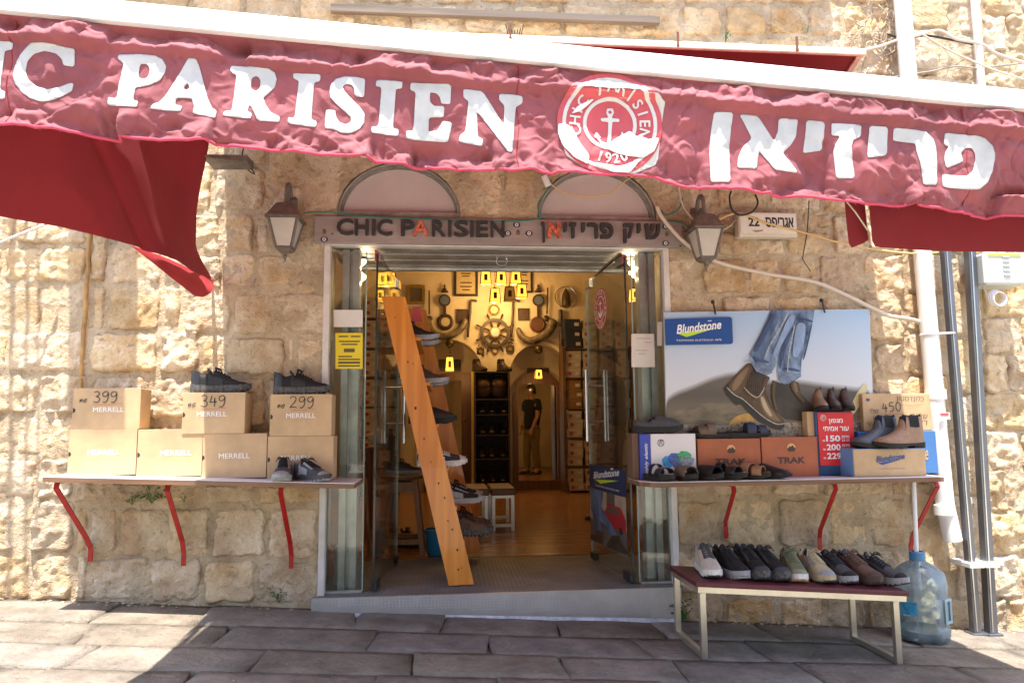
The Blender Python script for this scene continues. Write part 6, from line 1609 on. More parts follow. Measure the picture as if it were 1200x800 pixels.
# right shelf
zr = lambda u: ZR(at(u, 550, -.3).x) + .002
shoe('clog', 771, -.14, tz(KB), 2, 'charcoal clog on the white and blue carton').scale = (1, 1, 1.25)
shoe('cross', 836, -.14, tz(T1), 176, 'taupe two strap slide on the left orange carton')
shoe('cross', 877, -.14, tz(T1), 8, 'black two strap slide across the gap of the orange cartons', None, dict(strap=NAVY))
shoe('buckle', 771, -.275, zr(771), -72, 'black buckled sandal with a tan heel strap, first in the row')
shoe('slide', 799, -.27, zr(799), -78, 'brown suede slide, second sandal in the front row', None, dict(strap=TAUPE))
shoe('slide', 824, -.27, zr(824), -62, 'plain black slide, third sandal in the front row', None, dict(strap=BLK))
shoe('buckle', 848, -.27, zr(848), -48, 'black sandal with two broad straps, fourth in the front row', None, dict(heel_strap=BLK2))
shoe('cross', 875, -.27, zr(875), -48, 'tan suede slide, fifth sandal in the front row', None, dict(strap=KHAKI, footbed=KHAKI))
shoe('slipper', 897, -.265, zr(897), -48, 'black closed leather shoe at the right end of the sandal row')
shoe('chelsea', 1026, -.215, tz(B7), 196, 'blue grey ankle boot on the tan carton', 'ankle boots on the tan carton', dict(upper=BLUEL, tab=BLUEL)).scale = (1.1, 1.1, 1.1)
shoe('chelsea', 1054, -.27, tz(B7), 190, 'tan ankle boot on the tan carton', 'ankle boots on the tan carton', dict(upper=TAN, tab=TAN, elastic=DARKL)).scale = (1.1, 1.1, 1.1)
zt3 = tz(B4) + .001
g_ = 'ankle boots above the red price card'
for u, lab, mt in ((961, 'reddish tan ankle boot, left of the three above the red price card', dict(upper=TAN, tab=DKB)), (976, 'dark brown ankle boot, middle of the three above the red price card', dict(upper=DKB, tab=DKB)), (991, 'dark brown ankle boot, right of the three above the red price card', dict(upper=BRN2, tab=DKB))):
    r = shoe('chelsea', u, -.11, zt3, -108, lab, g_, mt); r.scale = (.86, .74, .90)

# ================================================================== the bench
bfl, bfr = atg(825, 772), atg(1040, 779); zsl = at(818, 681, -.73).z; zsr = at(1063, 692, -.73).z
x0, x1 = at(818, 690, -.74).x, at(1062, 697, -.74).x
zs = lambda x: zsl + (zsr - zsl) * (x - x0) / (x1 - x0)
MAR = M('maroon_vinyl', (.105, .016, .022), .45, var=.2, vscale=9, bump=.25, bscale=130); CHROME = M('satin_steel', (.62, .58, .47), .3, .85, var=.15, vscale=5)
t = thing('bench', 'low bench with a maroon vinyl seat on pale steel frame legs, trainers on top', 'bench', ((x0 + x1) / 2, -.52, gz((x0 + x1) / 2)))
yb, yf = -.32, -.745
m = MB()
def sect(x): return [(x, yb, zs(x) - .022), (x, yb, zs(x) - .004), (x, yb - .006, zs(x)), (x, yf + .006, zs(x)), (x, yf, zs(x) - .004), (x, yf, zs(x) - .022)]
m.loft([sect(x) for x in np.linspace(x0 - .01, x1 + .01, 8)], close=True, caps=True); part('seat', m, MAR, t, smooth=30)
lx = (x0 + .022, x1 - .055)
m = MB(); w = .026
for y in (yf + .018, yb - .018): m.bar((x0, y, zs(x0) - .036), (x1, y, zs(x1) - .036), w, w)
for x in (x0 + .013, x1 - .013): m.bar((x, yf + .032, zs(x) - .036), (x, yb - .032, zs(x) - .036), w, w)
part('seat_frame', m, CHROME, t)
for x in lx:
    for y in (yf + .018, yb - .018):
        m = MB(); m.bar((x, y, gz(x) + .001), (x, y, zs(x) - .05), .028, .028, up=(0, 1, 0)); part('leg', m, CHROME, t)
    m = MB(); m.bar((x, yf + .033, gz(x) + .016), (x, yb - .033, gz(x) + .016), .026, .026); part('foot_rail', m, CHROME, t)
zb_ = lambda u, Y=-.5: zs(at(u, 670, Y).x) + .001
BR = [('run', 829, -97, 'cream trainer with dark laces, first on the left of the bench', dict(upper=CREAMS, overlay=CREAMS, sole=WFOAM, tread=RUB, laces=CHAR)),
      ('run', 856, -84, 'black trainer with a pale grey sole edge, second on the bench', dict(upper=BLK, overlay=BLK, sole=GREYS, tread=GREYS)),
      ('hike', 880, -88, 'black hiking shoe with grey flecks, third on the bench', dict(overlay=CHAR)),
      ('hike', 901, -84, 'black hiking shoe, fourth on the bench, before the gap', dict(overlay=CHAR)),
      ('run', 929, -102, 'olive trainer with a white and gum sole', dict(upper=OLIVE, overlay=OLIVE2, sole=WFOAM, tread=GUM, laces=OLIVE)),
      ('run', 956, -90, 'sand coloured trainer with a grey toe', dict(upper=TANS, overlay=GREYS, sole=TANS, tread=RUB, laces=TANS)),
      ('run', 979, -84, 'black trainer between the sand and the brown trainers', dict(overlay=BLK, tread=RUB)),
      ('hike', 1004, -78, 'brown hiking shoe on the bench', dict(upper=BRN, overlay=BRN2, sole=BRN2, laces=BRN)),
      ('run', 1031, -68, 'black trainer at the right end of the bench', dict(overlay=BLK, tread=RUB))]
for i, (kk, u, yw, lab, mt) in enumerate(BR):
    r = shoe(kk, u, -.53 - .0 * i, zb_(u), yw, lab, ROAM, mt); r.rotation_euler = (0, 0, rad(yw)); 
    r.location.z = zs(r.location.x) + .003; r.scale = (1.06, 1.08, 1.22)

# ================================================================== the water bottle
JUG = glass_material('blue_clear_plastic', (.70, .82, .86), 1.2, .34, (.55, .66, .70))
c = atg(1098, 757); JX, JY = c.x + .015, c.y + .135; zg = gz(JX); HT = at(1090, 645, JY).z - zg; R_ = .137
t = thing('water_bottle', 'big translucent blue water cooler bottle on the pavement below the right shelf', 'bottle', (JX, JY, zg))
m = MB(); pr = [(0.001, .006), (R_ * .86, .004), (R_ * .96, .018), (R_, .04), (R_, .075), (R_ * .955, .085), (R_ * .955, .10), (R_, .112), (R_, .22), (R_ * .955, .232), (R_ * .955, .246), (R_, .258), (R_, .30), (R_ * .93, HT * .76), (R_ * .62, HT * .84), (R_ * .30, HT * .89), (R_ * .25, HT * .93)]
m.lathe((JX, JY, zg), pr, 36, cap=False); part('body', m, JUG, t, smooth=True)
m = MB(); m.lathe((JX, JY, zg), [(R_ * .28, HT * .905), (R_ * .30, HT * .91), (R_ * .30, HT * .99), (R_ * .27, HT), (R_ * .20, HT)], 20, cap=False); part('neck', m, M('blue_plastic', (.06, .20, .36), .35), t, smooth=40)
m = MB()   # moulded grip
m.bar((JX + .052, JY - R_ * .93, zg + .12), (JX + .052, JY - R_ * .93, zg + .225), .012, .02, up=(0, -1, 0)); m.bar((JX + .10, JY - R_ * .72, zg + .12), (JX + .10, JY - R_ * .72, zg + .225), .012, .02, up=(0, -1, 0)); m.bar((JX + .046, JY - R_ * .945, zg + .115), (JX + .108, JY - R_ * .70, zg + .115), .012, .014); m.bar((JX + .046, JY - R_ * .945, zg + .23), (JX + .108, JY - R_ * .70, zg + .23), .012, .014)
part('grip', m, M('grip_plastic', (.30, .42, .46), .4), t)
m = MB(); m.add([(JX + R_ * 1.004 * math.sin(a), JY - R_ * 1.004 * math.cos(a), zg + z) for z in (.150, .22) for a in np.linspace(-1.35, -.72, 7)], [(i, i + 1, i + 8, i + 7) for i in range(6)]); part('label_blue', m, M('jug_label', (.03, .28, .50), .5, var=.5, vscale=40), t)
m = MB(); m.lathe((JX, JY, zg), [(.001, .03), (R_ * .95, .03), (R_ * .95, .06), (.001, .06)], 24, cap=False); part('water', m, M('murky_water', (.10, .13, .12), .2), t)
mb = MB(); top = at(1094, 565, -.30)
mb.tube([(JX - .002, JY, zg + HT * .55), (JX - .002, JY, zg + HT), (JX + .008, JY - .005, ZR(JX) - .034)], .012, 10)
solo('white_tube', mb, WHITEP, 'white tube standing in the water bottle under the right shelf', 'tube', smooth=40)

# ================================================================== inside the shop
BY = 5.95                                   # plaster face of the back wall
IX0, IX1 = -1.75, 3.30
SHOP = thing('shop_interior', 'plastered vaulted shop room with parquet floor behind the entrance', 'room', (.7, 3, 0))
m = MB()
nb = 14; bw = 0.09
fl = bpy.data.objects.new('shop_floor', None); COL.objects.link(fl); fl.location = (.7, 3.5, 0); tag(fl, 'glossy brown parquet floor of the shop', kind='structure')
k = 0; y = 1.005
while y < 6.3:
    x = IX0 - RNG.uniform(0, .8)
    while x < IX1:
        w = RNG.uniform(.5, 1.0); m = MB(); m.bb(max(x, IX0) + .0008, min(x + w, IX1) - .0008, y + .0008, y + bw - .0008, -.02, RNG.uniform(-.0006, .0004))
        if min(x + w, IX1) - max(x, IX0) > .02: link('floorboard', m.mesh('floorboard', org=wloc(fl)), WOODFLOOR, fl)
        x += w
    y += bw if y < 2.9 else bw
m = MB(); m.bb(IX0, IX1, .43, 6.3, -.12, -.035); m.bb(IX0, -.705, .43, 1.004, -.034, -.003); m.bb(1.34, IX1, .43, 1.004, -.034, -.003); link('subfloor', m.mesh('subfloor', org=wloc(fl)), BROWNW, fl)
cxv, z0v, av, bv = .76, 1.5, 2.52, 1.95
prof = [(IX0, -.03)] + [(cxv - av * math.cos(a), z0v + bv * math.sin(a)) for a in np.linspace(0, math.pi, 26)] + [(IX1, -.03)]
m = MB(); m.loft([[(x, y, z) for x, z in prof] for y in (.43, 2.0, 4.0, 6.3)]); part('vault', m, CREAM, SHOP, smooth=40)
m = MB(); m.bb(IX0 - .1, OPEN[0] - .02, .425, .45, -.03, 3.6); m.bb(OPEN[1] + .02, IX1 + .1, .425, .45, -.03, 3.6); m.bb(OPEN[0] - .02, OPEN[1] + .02, .425, .45, 2.3, 3.6); part('front_lining', m, CREAM, SHOP)
m = MB(); m.bb(IX0 - .2, IX1 + .2, 6.30, 6.36, -.1, 3.6); part('niche_back', m, CREAM, SHOP)
# back wall with two arched niches
def arch_poly(xl, xr, zs_, rise, n=14): return [(xl, -.1)] + [(xl, zs_)] + [((xl + xr) / 2 - (xr - xl) / 2 * math.cos(math.pi * i / n), zs_ + rise * math.sin(math.pi * i / n)) for i in range(1, n)] + [(xr, zs_), (xr, -.1)]
ax = lambda u: at(u, 440, BY).x; az = lambda v: at(580, v, BY).z
AR = [arch_poly(ax(487), ax(566), az(440), az(398) - az(440)), arch_poly(ax(597), ax(666), az(440), az(403) - az(440))]
xs = np.arange(IX0 - .1, IX1 + .15, .03); zs2 = np.arange(-.06, 3.7, .03); X, Z = np.meshgrid(xs, zs2)
sd = np.full(X.shape, -1.0)
for A in AR: sd = np.maximum(sd, -sdf_poly(A, X, Z))
vv, ff = march(sd, xs, zs2); m = MB(); m.add([(a, BY - .006 * float(fbm(a * 3, b * 3, 2, 5)), b) for a, b in vv], ff)
for A in AR: m.loft([[(x, BY - .004, z) for x, z in A], [(x, 6.305, z) for x, z in A]])
part('back_wall', m, CREAM, SHOP, smooth=40)
# raised moulding round the niches
for A in AR:
    m = MB(); xm = (A[1][0] + A[-2][0]) / 2; sc = lambda p, f: (xm + (p[0] - xm) * f, BY, az(440) + (p[1] - az(440)) * (f if p[1] > az(440) else 1))
    B = [p for p in A[1:-1]]
    def rr(f, d): return [(sc(p, f)[0], BY - d, sc(p, f)[2]) for p in B]
    m.loft([rr(1.0, .0), rr(1.0, .035), rr(1.10, .035), rr(1.10, 0)]); part('arch_moulding', m, CREAM, SHOP, smooth=40)

AMBER = M('lamp_amber_glass', (.55, .28, .05), .4, emit=(1.0, .44, .04), estr=.75)
AMBERD = M('lamp_amber_dim', (.35, .20, .07), .4, emit=(1.0, .42, .06), estr=.05)
BRASS = M('dark_brass', (.10, .065, .02), .4, .8)
def point(name, loc, e, col=(1, .60, .22), r=.0, parent=None):
    l = bpy.data.lights.new(name, 'POINT'); l.energy = e; l.color = col; l.shadow_soft_size = r
    o = bpy.data.objects.new(name, l); COL.objects.link(o); o.location = loc
    if parent is not None: o.location = Vector(loc) - wloc(parent); o.parent = parent
    return o
def amber_lamp(u, v, Y, w, h, label, lit=True, cord=3.3, cat='lamp', name='hanging_lantern', energy=2.0, grp='amber lanterns in the cluster', loff=.22):
    c = at(u, v, Y); t = thing(name, label, cat, (c.x, Y, c.z - h / 2), 0, grp)
    a = w / 2
    m = MB(); m.hexa([(c.x + i * a * .9, Y + j * a * .9, c.z - h / 2) for i, j in ((-1, -1), (1, -1), (1, 1), (-1, 1))] + [(c.x + i * a * .7, Y + j * a * .7, c.z + h * .42) for i, j in ((-1, -1), (1, -1), (1, 1), (-1, 1))]); part('amber_pane', m, AMBER if lit else AMBERD, t)
    m = MB()
    for i, j in ((-1, -1), (1, -1), (1, 1), (-1, 1)): m.bar((c.x + i * a * .92, Y + j * a * .92, c.z - h / 2), (c.x + i * a * .72, Y + j * a * .72, c.z + h * .44), .007, .007)
    for zz, f in ((c.z - h / 2, .93), (c.z + h * .43, .73)):
        for i in range(4):
            q = [(-1, -1), (1, -1), (1, 1), (-1, 1)]; p0, p1 = q[i], q[(i + 1) % 4]; m.bar((c.x + p0[0] * a * f, Y + p0[1] * a * f, zz), (c.x + p1[0] * a * f, Y + p1[1] * a * f, zz), .008, .008)
    m.bb(c.x - a * .3, c.x + a * .3, Y - a * .97, Y - a * .93, c.z - h * .28, c.z + h * .16)
    part('cage', m, BRASS, t)
    m = MB(); m.lathe((c.x, Y, 0), [(a * .75, c.z + h * .44), (a * .2, c.z + h * .56), (.006, c.z + h * .6)], 8); part('cap', m, BRASS, t)
    if cord:
        m = MB(); m.tube([(c.x, Y, c.z + h * .58), (c.x, Y, cord)], .003, 5); part('cord', m, DARK, t)
    if lit and energy: point('lamp_light', (c.x + .02, Y + loff, c.z - .16), energy, r=0.0, parent=t)
    return t
L_ = 'hanging amber glass lantern, '
for u, v, lit, lab, e in ((569, 325, 1, 'leftmost of the top row over the ship wheel', 5), (587, 325, 1, 'second of the top row, over the ship wheel', 6), (604, 325, 1, 'third of the top row, in front of the black frames', 5), (580, 346, 1, 'lower one directly above the round clock', 5), (597, 344, 0, 'unlit dark one of the lower row', 0), (611, 341, 1, 'small one at the right of the lower row', 4)):
    amber_lamp(u, v, 4.8, .145, .18, L_ + lab, lit, 3.34, energy=e * .36, loff=.62)
amber_lamp(449, 327, 2.6, .11, .13, L_ + 'left one of the pair at the top of the left door', 1, 3.1, energy=.7, grp='amber lanterns behind the left door')
amber_lamp(458, 327, 2.7, .11, .13, L_ + 'right one of the pair at the top of the left door', 1, 3.1, energy=.7, grp='amber lanterns behind the left door')
amber_lamp(446, 346, 3.2, .10, .12, L_ + 'single low one behind the left door', 1, 3.1, energy=.5, grp='amber lanterns behind the left door')
amber_lamp(527, 426, 5.72, .13, .20, 'lit amber lantern hanging in the left arched niche', 1, 0, 'lamp', 'niche_lantern', .9, None, -.25)
amber_lamp(631, 438, 5.72, .11, .13, 'lit amber lantern hanging in the right arched niche', 1, 0, 'lamp', 'niche_lantern', .9, None, -.25)
amber_lamp(743, 345, 3.0, .10, .13, 'lit amber lantern hanging behind the right window pane', 1, 3.2, 'lamp', 'hanging_lamp', .5, None, .2)
for k, (u0, v0, u1, v1, lab) in enumerate(((527, 404, 527, 418, 'l'), (631, 408, 631, 430, 'r'))):
    pass
# spotlights by the entrance
SPOTL = M('spot_glow', (1, .8, .5), .4, emit=(1.0, .72, .36), estr=4)
for u, v, lab, dx in ((424, 308, 'upper small spotlight behind the left window pane', -1), (424, 326, 'lower small spotlight behind the left window pane', -1), (741, 309, 'upper small spotlight behind the right window pane', 1), (742, 321, 'lower small spotlight behind the right window pane', 1)):
    c = at(u, v, .30); t = thing('spotlight', lab, 'spotlight', tuple(c), 0, 'entrance spotlights')
    d = Vector((-dx * .55, -.35, -.75)).normalized(); m = MB(); m.tube([c - d * .075, c - d * .03, c], [.012, .03, .036], 12); part('housing', m, STEEL, t, smooth=50)
    m = MB(); x = d.orthogonal().normalized(); z = d.cross(x); m.add([c + d * .002] + [c + d * .002 + (x * math.cos(a) + z * math.sin(a)) * .031 for a in np.linspace(0, 2 * math.pi, 13)], [(0, i + 1, i + 2) for i in range(12)]); part('bulb', m, SPOTL, t)
    m = MB(); m.tube([tuple(c - d * .07), tuple(c - d * .07 + Vector((dx * .06, .02, .06))), tuple(c + Vector((dx * .09, .06, .14)))], .006, 6); part('stem', m, STEEL, t)
    point('spot_light', tuple(c + d * .05), .22, (1, .75, .45), 0.0, t)

# --- things on the back wall
BKI = M('old_dark_wood', (.05, .026, .012), .45, var=.3, vscale=20); GOLD = M('gilt', (.30, .20, .05), .4, .6, var=.2, vscale=30); HORN = M('horn', (.085, .055, .035), .4, var=.5, vscale=14, col2=(.20, .15, .09)); PAPERW = M('old_paper', (.50, .40, .22), .7, var=.1, vscale=20); DIALW = M('clock_dial', (.52, .42, .24), .5); LEATH = M('old_leather', (.06, .028, .014), .45, var=.4, vscale=16, bump=.2)
B = lambda u, v, d=.03: Vector(at(u, v, BY - d))
def wt(name, label, cat, u, v, grp=None): return thing(name, label, cat, tuple(B(u, v)), 0, grp)
def picture(u0, v0, u1, v1, label, fr, inner, w=.022, lines=False):
    a, b = B(u0, v1), B(u1, v0); t = wt('picture_frame', label, 'picture', (u0 + u1) / 2, v1, 'frames on the back wall')
    y = BY - .012; m = MB()
    m.bb(a.x, b.x, y - .02, y, b.z - w, b.z, .002); m.bb(a.x, b.x, y - .02, y, a.z, a.z + w, .002); m.bb(a.x, a.x + w, y - .02, y, a.z + w, b.z - w, .002); m.bb(b.x - w, b.x, y - .02, y, a.z + w, b.z - w, .002); part('frame', m, fr, t)
    m = MB(); m.bb(a.x + w, b.x - w, y - .008, y, a.z + w, b.z - w); part('picture', m, inner, t)
    if lines:
        m = MB(); W = b.x - a.x
        for k, (f, l_) in enumerate(((.78, .3), (.7, .5), (.62, .4), (.42, .6), (.3, .6), (.2, .4))): z = a.z + (b.z - a.z) * f; m.bb((a.x + b.x) / 2 - W * l_ * .4, (a.x + b.x) / 2 + W * l_ * .4, y - .0095, y - .0085, z - .008, z + .008)
        part('print_lines', m, BKI, t)
picture(477, 334, 498, 356, 'square gilt frame at the upper left of the back wall', GOLD, M('mirror_dull', (.25, .24, .22), .1, .9), .04)
picture(532, 309, 560, 347, 'large black framed certificate left of the amber lanterns', DARK, PAPERW, .035, True)
picture(605, 309, 624, 343, 'black framed certificate partly behind the amber lanterns', DARK, PAPERW, .03, True)
picture(535, 362, 549, 378, 'small dark square picture above the left horn tip', BKI, LEATH, .02)
picture(607, 361, 620, 375, 'small dark square picture right of the ship wheel', BKI, LEATH, .02)
def baro(u, label, v0=333, vd=352, vb=372, bowl=True):
    t = wt('barometer', label, 'barometer', u, 395, 'wall instruments'); x = B(u, 360).x; y = BY - .02
    m = MB(); zt, zd, zb = B(u, v0).z, B(u, vd).z, B(u, vb).z
    m.lathe((x, y - .02, 0), [(.004, zt), (.02, zt - .03), (.012, zt - .05), (.035, zt - .08), (.02, zt - .10)], 8); m.bb(x - .05, x + .05, y - .03, y, zt - .12, zt - .095); m.bb(x - .02, x + .02, y - .02, y, zb, zd); part('stem', m, BKI, t)
    m = MB(); m.disc((x, y - .002, zd), .085, n=20, thick=.03); part('case', m, BKI, t); m = MB(); m.disc((x, y - .034, zd), .062, n=18, thick=.004); part('dial', m, M('blue_dial', (.10, .13, .18), .3), t)
baro(521, 'banjo barometer left of the amber lanterns'); baro(631, 'banjo barometer right of the amber lanterns')
def plaque(u, v, r, label, mat, dial=None):
    t = wt('wall_plaque', label, 'plaque', u, v + 8); c = B(u, v)
    m = MB(); m.lathe((c.x, BY - .012, c.z), [(r, 0), (r, -.012), (r * .8, -.026), (r * .72, -.018), (.002, -.018)], 24, 'Y', cap=False); part('disc', m, mat, t, smooth=40)
    if dial: m = MB(); m.disc((c.x, BY - .031, c.z), r * .55, n=20, thick=.002); part('dial', m, dial, t)
plaque(522, 377, .115, 'round wooden plaque with a pale ring under the left barometer', BKI, DIALW); plaque(630, 380, .115, 'plain round wooden plaque under the right barometer', M('red_wood', (.12, .05, .025), .5, var=.2, vscale=10)); plaque(580, 411, .045, 'small pale medallion right under the ship wheel', GOLD, DIALW)
def horn(u0, v0, um, vm, u1, v1, r0, r1, label):
    t = wt('wall_horn', label, 'horn', um, vm, 'horns on the back wall'); P = spline([B(u0, v0, .05), B((u0 + um) / 2 - (um - u0) * .22, (v0 + vm) / 2 + (vm - v0) * .22, .07), B(um, vm, .09), B((u1 + um) / 2 + (u1 - um) * .2, (v1 + vm) / 2 + (vm - v1) * .12, .07), B(u1, v1, .05)], 5)
    n = len(P); m = MB(); m.tube([tuple(p) for p in P], [max(.012, (r0 + (r1 - r0) * i / n) * min(1, .35 + 2.2 * math.sin(math.pi * (i + .4) / (n + .4)))) for i in range(n)], 12); part('horn_body', m, HORN, t, smooth=True)
horn(499, 372, 522, 394, 546, 374, .06, .045, 'curved dark horn hung under the left plaque'); horn(607, 384, 624, 399, 649, 375, .04, .075, 'curved dark horn hung under the right plaque')
def stick(pts, r, label, name, cat, extra=None):
    t = wt(name, label, cat, pts[-1][0], pts[-1][1]); m = MB(); m.tube([tuple(p) for p in spline([B(u, v, .05) for u, v in pts], 4)], r, 7); part('shaft', m, BKI, t, smooth=True)
    if extra:
        u, v, w, h = extra; c = B(u, v, .05); m = MB(); m.sphere(c, 1, 10, 6, (w, .02, h)); part('head', m, BKI, t, smooth=True)
stick([(503, 340), (503, 368)], .012, 'long handled ladle hanging left of the left barometer', 'ladle', 'ladle', (503, 373, .05, .04)); stick([(642, 337), (641, 368)], .012, 'long handled ladle hanging right of the right barometer', 'ladle', 'ladle', (640, 373, .04, .05))
stick([(559, 353), (552, 353), (551, 366), (548, 395)], .018, 'walking cane with a hooked grip left of the ship wheel', 'walking_cane', 'cane'); stick([(609, 353), (602, 353), (601, 366), (599, 395)], .018, 'walking cane with a hooked grip right of the ship wheel', 'walking_cane', 'cane')
stick([(657, 363), (657, 372), (657, 382)], .03, 'dark bottle shaped ornament on the right of the back wall', 'wall_bottle', 'ornament'); stick([(658, 388), (658, 400), (658, 408)], .035, 'dark wooden shoe last hanging over the right shelves', 'shoe_last', 'shoe last')
t = wt('wall_clock', 'small round brass clock above the ship wheel', 'clock', 579, 370); c = B(579, 363)
m = MB(); m.lathe((c.x, BY - .012, c.z), [(.075, 0), (.075, -.03), (.06, -.036), (.055, -.03), (.002, -.03)], 20, 'Y', cap=False); part('case', m, GOLD, t, smooth=40); m = MB(); m.disc((c.x, BY - .044, c.z), .05, n=18, thick=.002); part('dial', m, DIALW, t)
t = wt('ship_wheel', 'wooden ship wheel with a clock in its hub in the middle of the back wall', 'ship wheel', 580, 408); c = B(580, 390); y = BY - .05
m = MB(); m.lathe((c.x, y, c.z), [(.165, -.02), (.205, -.02), (.205, .02), (.165, .02), (.165, -.02)], 32, 'Y', cap=False); part('rim', m, BKI, t, smooth=40)
for k in range(8):
    a = math.pi * k / 4 + .39; m = MB(); d = Vector((math.cos(a), 0, math.sin(a))); o = Vector((c.x, y, c.z)); m.tube([o + d * f for f in (.06, .12, .17, .215, .25, .29)], [.012, .016, .012, .010, .017, .010], 7); part('spoke', m, BKI, t, smooth=True)
m = MB(); m.lathe((c.x, y, c.z), [(.085, .02), (.085, -.03), (.07, -.04), (.002, -.04)], 20, 'Y'); hb = part('hub', m, GOLD, t, smooth=40); m = MB(); m.disc((c.x, y - .043, c.z), .06, n=18, thick=.002); part('dial', m, M('silver_dial', (.5, .5, .46), .3, .3), t)
for u, v, lab in ((563, 412, 'small dark tile with a loop left under the ship wheel'), (598, 409, 'small dark tile with a loop right under the ship wheel')):
    t = wt('wall_tile', lab, 'tile', u, v + 5, 'tiles under the ship wheel'); c = B(u, v); m = MB(); m.bb(c.x - .055, c.x + .055, BY - .035, BY - .012, c.z - .05, c.z + .055, .006); part('tile', m, BKI, t); m = MB(); m.ring((c.x, BY - .03, c.z + .085), .028, .005, 14, 4); part('loop', m, BKI, t)
    m = MB(); m.disc((c.x, BY - .036, c.z), .025, n=14, thick=.003); part('medal', m, GOLD, t)
t = wt('ring_ornament', 'metal ring holding a dark lantern at the upper right of the back wall', 'ornament', 663, 362); c = B(663, 348)
m = MB(); m.ring((c.x, BY - .03, c.z), .15, .008, 30, 5); part('ring', m, STEEL, t); m = MB(); m.lathe((c.x, BY - .06, 0), [(.06, c.z - .13), (.065, c.z - .05), (.055, c.z + .03), (.03, c.z + .09), (.006, c.z + .12)], 10); part('lantern', m, BKI, t, smooth=40)
t = wt('key_ring', 'iron ring and hook hanging left of the left ladle', 'hook', 488, 380); c = B(488, 364); m = MB(); m.ring((c.x, BY - .03, c.z), .045, .008, 16, 5); m.tube([(c.x, BY - .03, c.z - .045), (c.x + .01, BY - .03, c.z - .19)], .01, 5); part('iron', m, BKI, t)

# niche boards with hanging lamp brackets, doors and mirrors
for u0, v0, u1, v1, lab in ((514, 421, 540, 435, 'dark board behind the lantern of the left niche'), (618, 431, 643, 443, 'dark board behind the lantern of the right niche')):
    a, b = at(u0, v1, 6.27), at(u1, v0, 6.27); m = MB(); m.bb(a.x, b.x, 6.26, 6.298, a.z, b.z); solo('niche_board', m, BKI, lab, 'board')
for u, v, lab in ((527, 405, 'ship lamp hood above the lantern of the left niche'), (631, 412, 'thin bracket above the lantern of the right niche')):
    c = at(u, v, 5.8); m = MB(); m.sphere((c.x, 5.8, c.z + .03), .06, 10, 6); m.tube([(c.x, 5.8, c.z + .05), (c.x, 6.29, c.z + .10)], .01, 5); m.tube([(c.x, 5.8, c.z), (c.x, 5.73, at(u, v + 12, 5.73).z + .03)], .006, 5); solo('lamp_bracket', m, BRASS, lab, 'bracket', smooth=True)
MIRR = M('mirror_glass', (.80, .80, .78), .015, 1.0)
MY = 6.16
def mirror_door(ul, ur, vt, vb, vs_, label, gl, gr, gt, gb, arch=True):
    a, b = at(ul, vb, MY), at(ur, vt, MY); xl, xr, zt, zs0 = a.x, b.x, b.z, at((ul + ur) / 2, vs_, MY).z
    gxl, gxr, gzb, gzt = at(gl, gb, MY).x, at(gr, gb, MY).x, max(.10, at(gl, gb, MY).z), at(gl, gt, MY).z
    t = thing('mirror_door', label, 'mirror', ((xl + xr) / 2, MY, 0), 0, 'mirrors in wooden frames at the back')
    n = 12
    if arch: top_o = [((xl + xr) / 2 - (xr - xl) / 2 * math.cos(math.pi * i / n), zs0 + (zt - zs0) * math.sin(math.pi * i / n)) for i in range(n + 1)]; top_i = [((gxl + gxr) / 2 - (gxr - gxl) / 2 * math.cos(math.pi * i / n), gzt - .06 + .06 * math.sin(math.pi * i / n)) for i in range(n + 1)]
    else: top_o = [(xl + (xr - xl) * i / n, zt) for i in range(n + 1)]; top_i = [(gxl + (gxr - gxl) * i / n, gzt) for i in range(n + 1)]
    O = [(xl, .002)] + top_o + [(xr, .002)]; I = [(gxl, gzb)] + top_i + [(gxr, gzb)]
    m = MB()
    def L(P, y): return [(x, y, z) for x, z in P]
    m.loft([L(O, MY + .10), L(O, MY), L(I, MY), L(I, MY + .04)]); m.bb(xl, xr, MY + .001, MY + .04, .002, gzb)
    part('frame', m, BROWNW, t, smooth=30)
    m = MB(); m.add(L(I, MY + .02), [tuple(range(len(I)))]); part('glass', m, MIRR, t)
    m = MB(); m.sphere((gxr + .05, MY - .02, 1.0), .022, 10, 6); part('knob', m, GOLD, t, smooth=True)
    return t
mirror_door(602, 661, 434, 571, 468, 'arched mirror in a brown wooden frame in the right niche', 608, 654, 449, 563)
mirror_door(496, 552, 437, 571, 437, 'tall mirror in a brown wooden door frame in the left niche', 502, 541, 446, 566, False).rotation_euler = (0, 0, -.16)

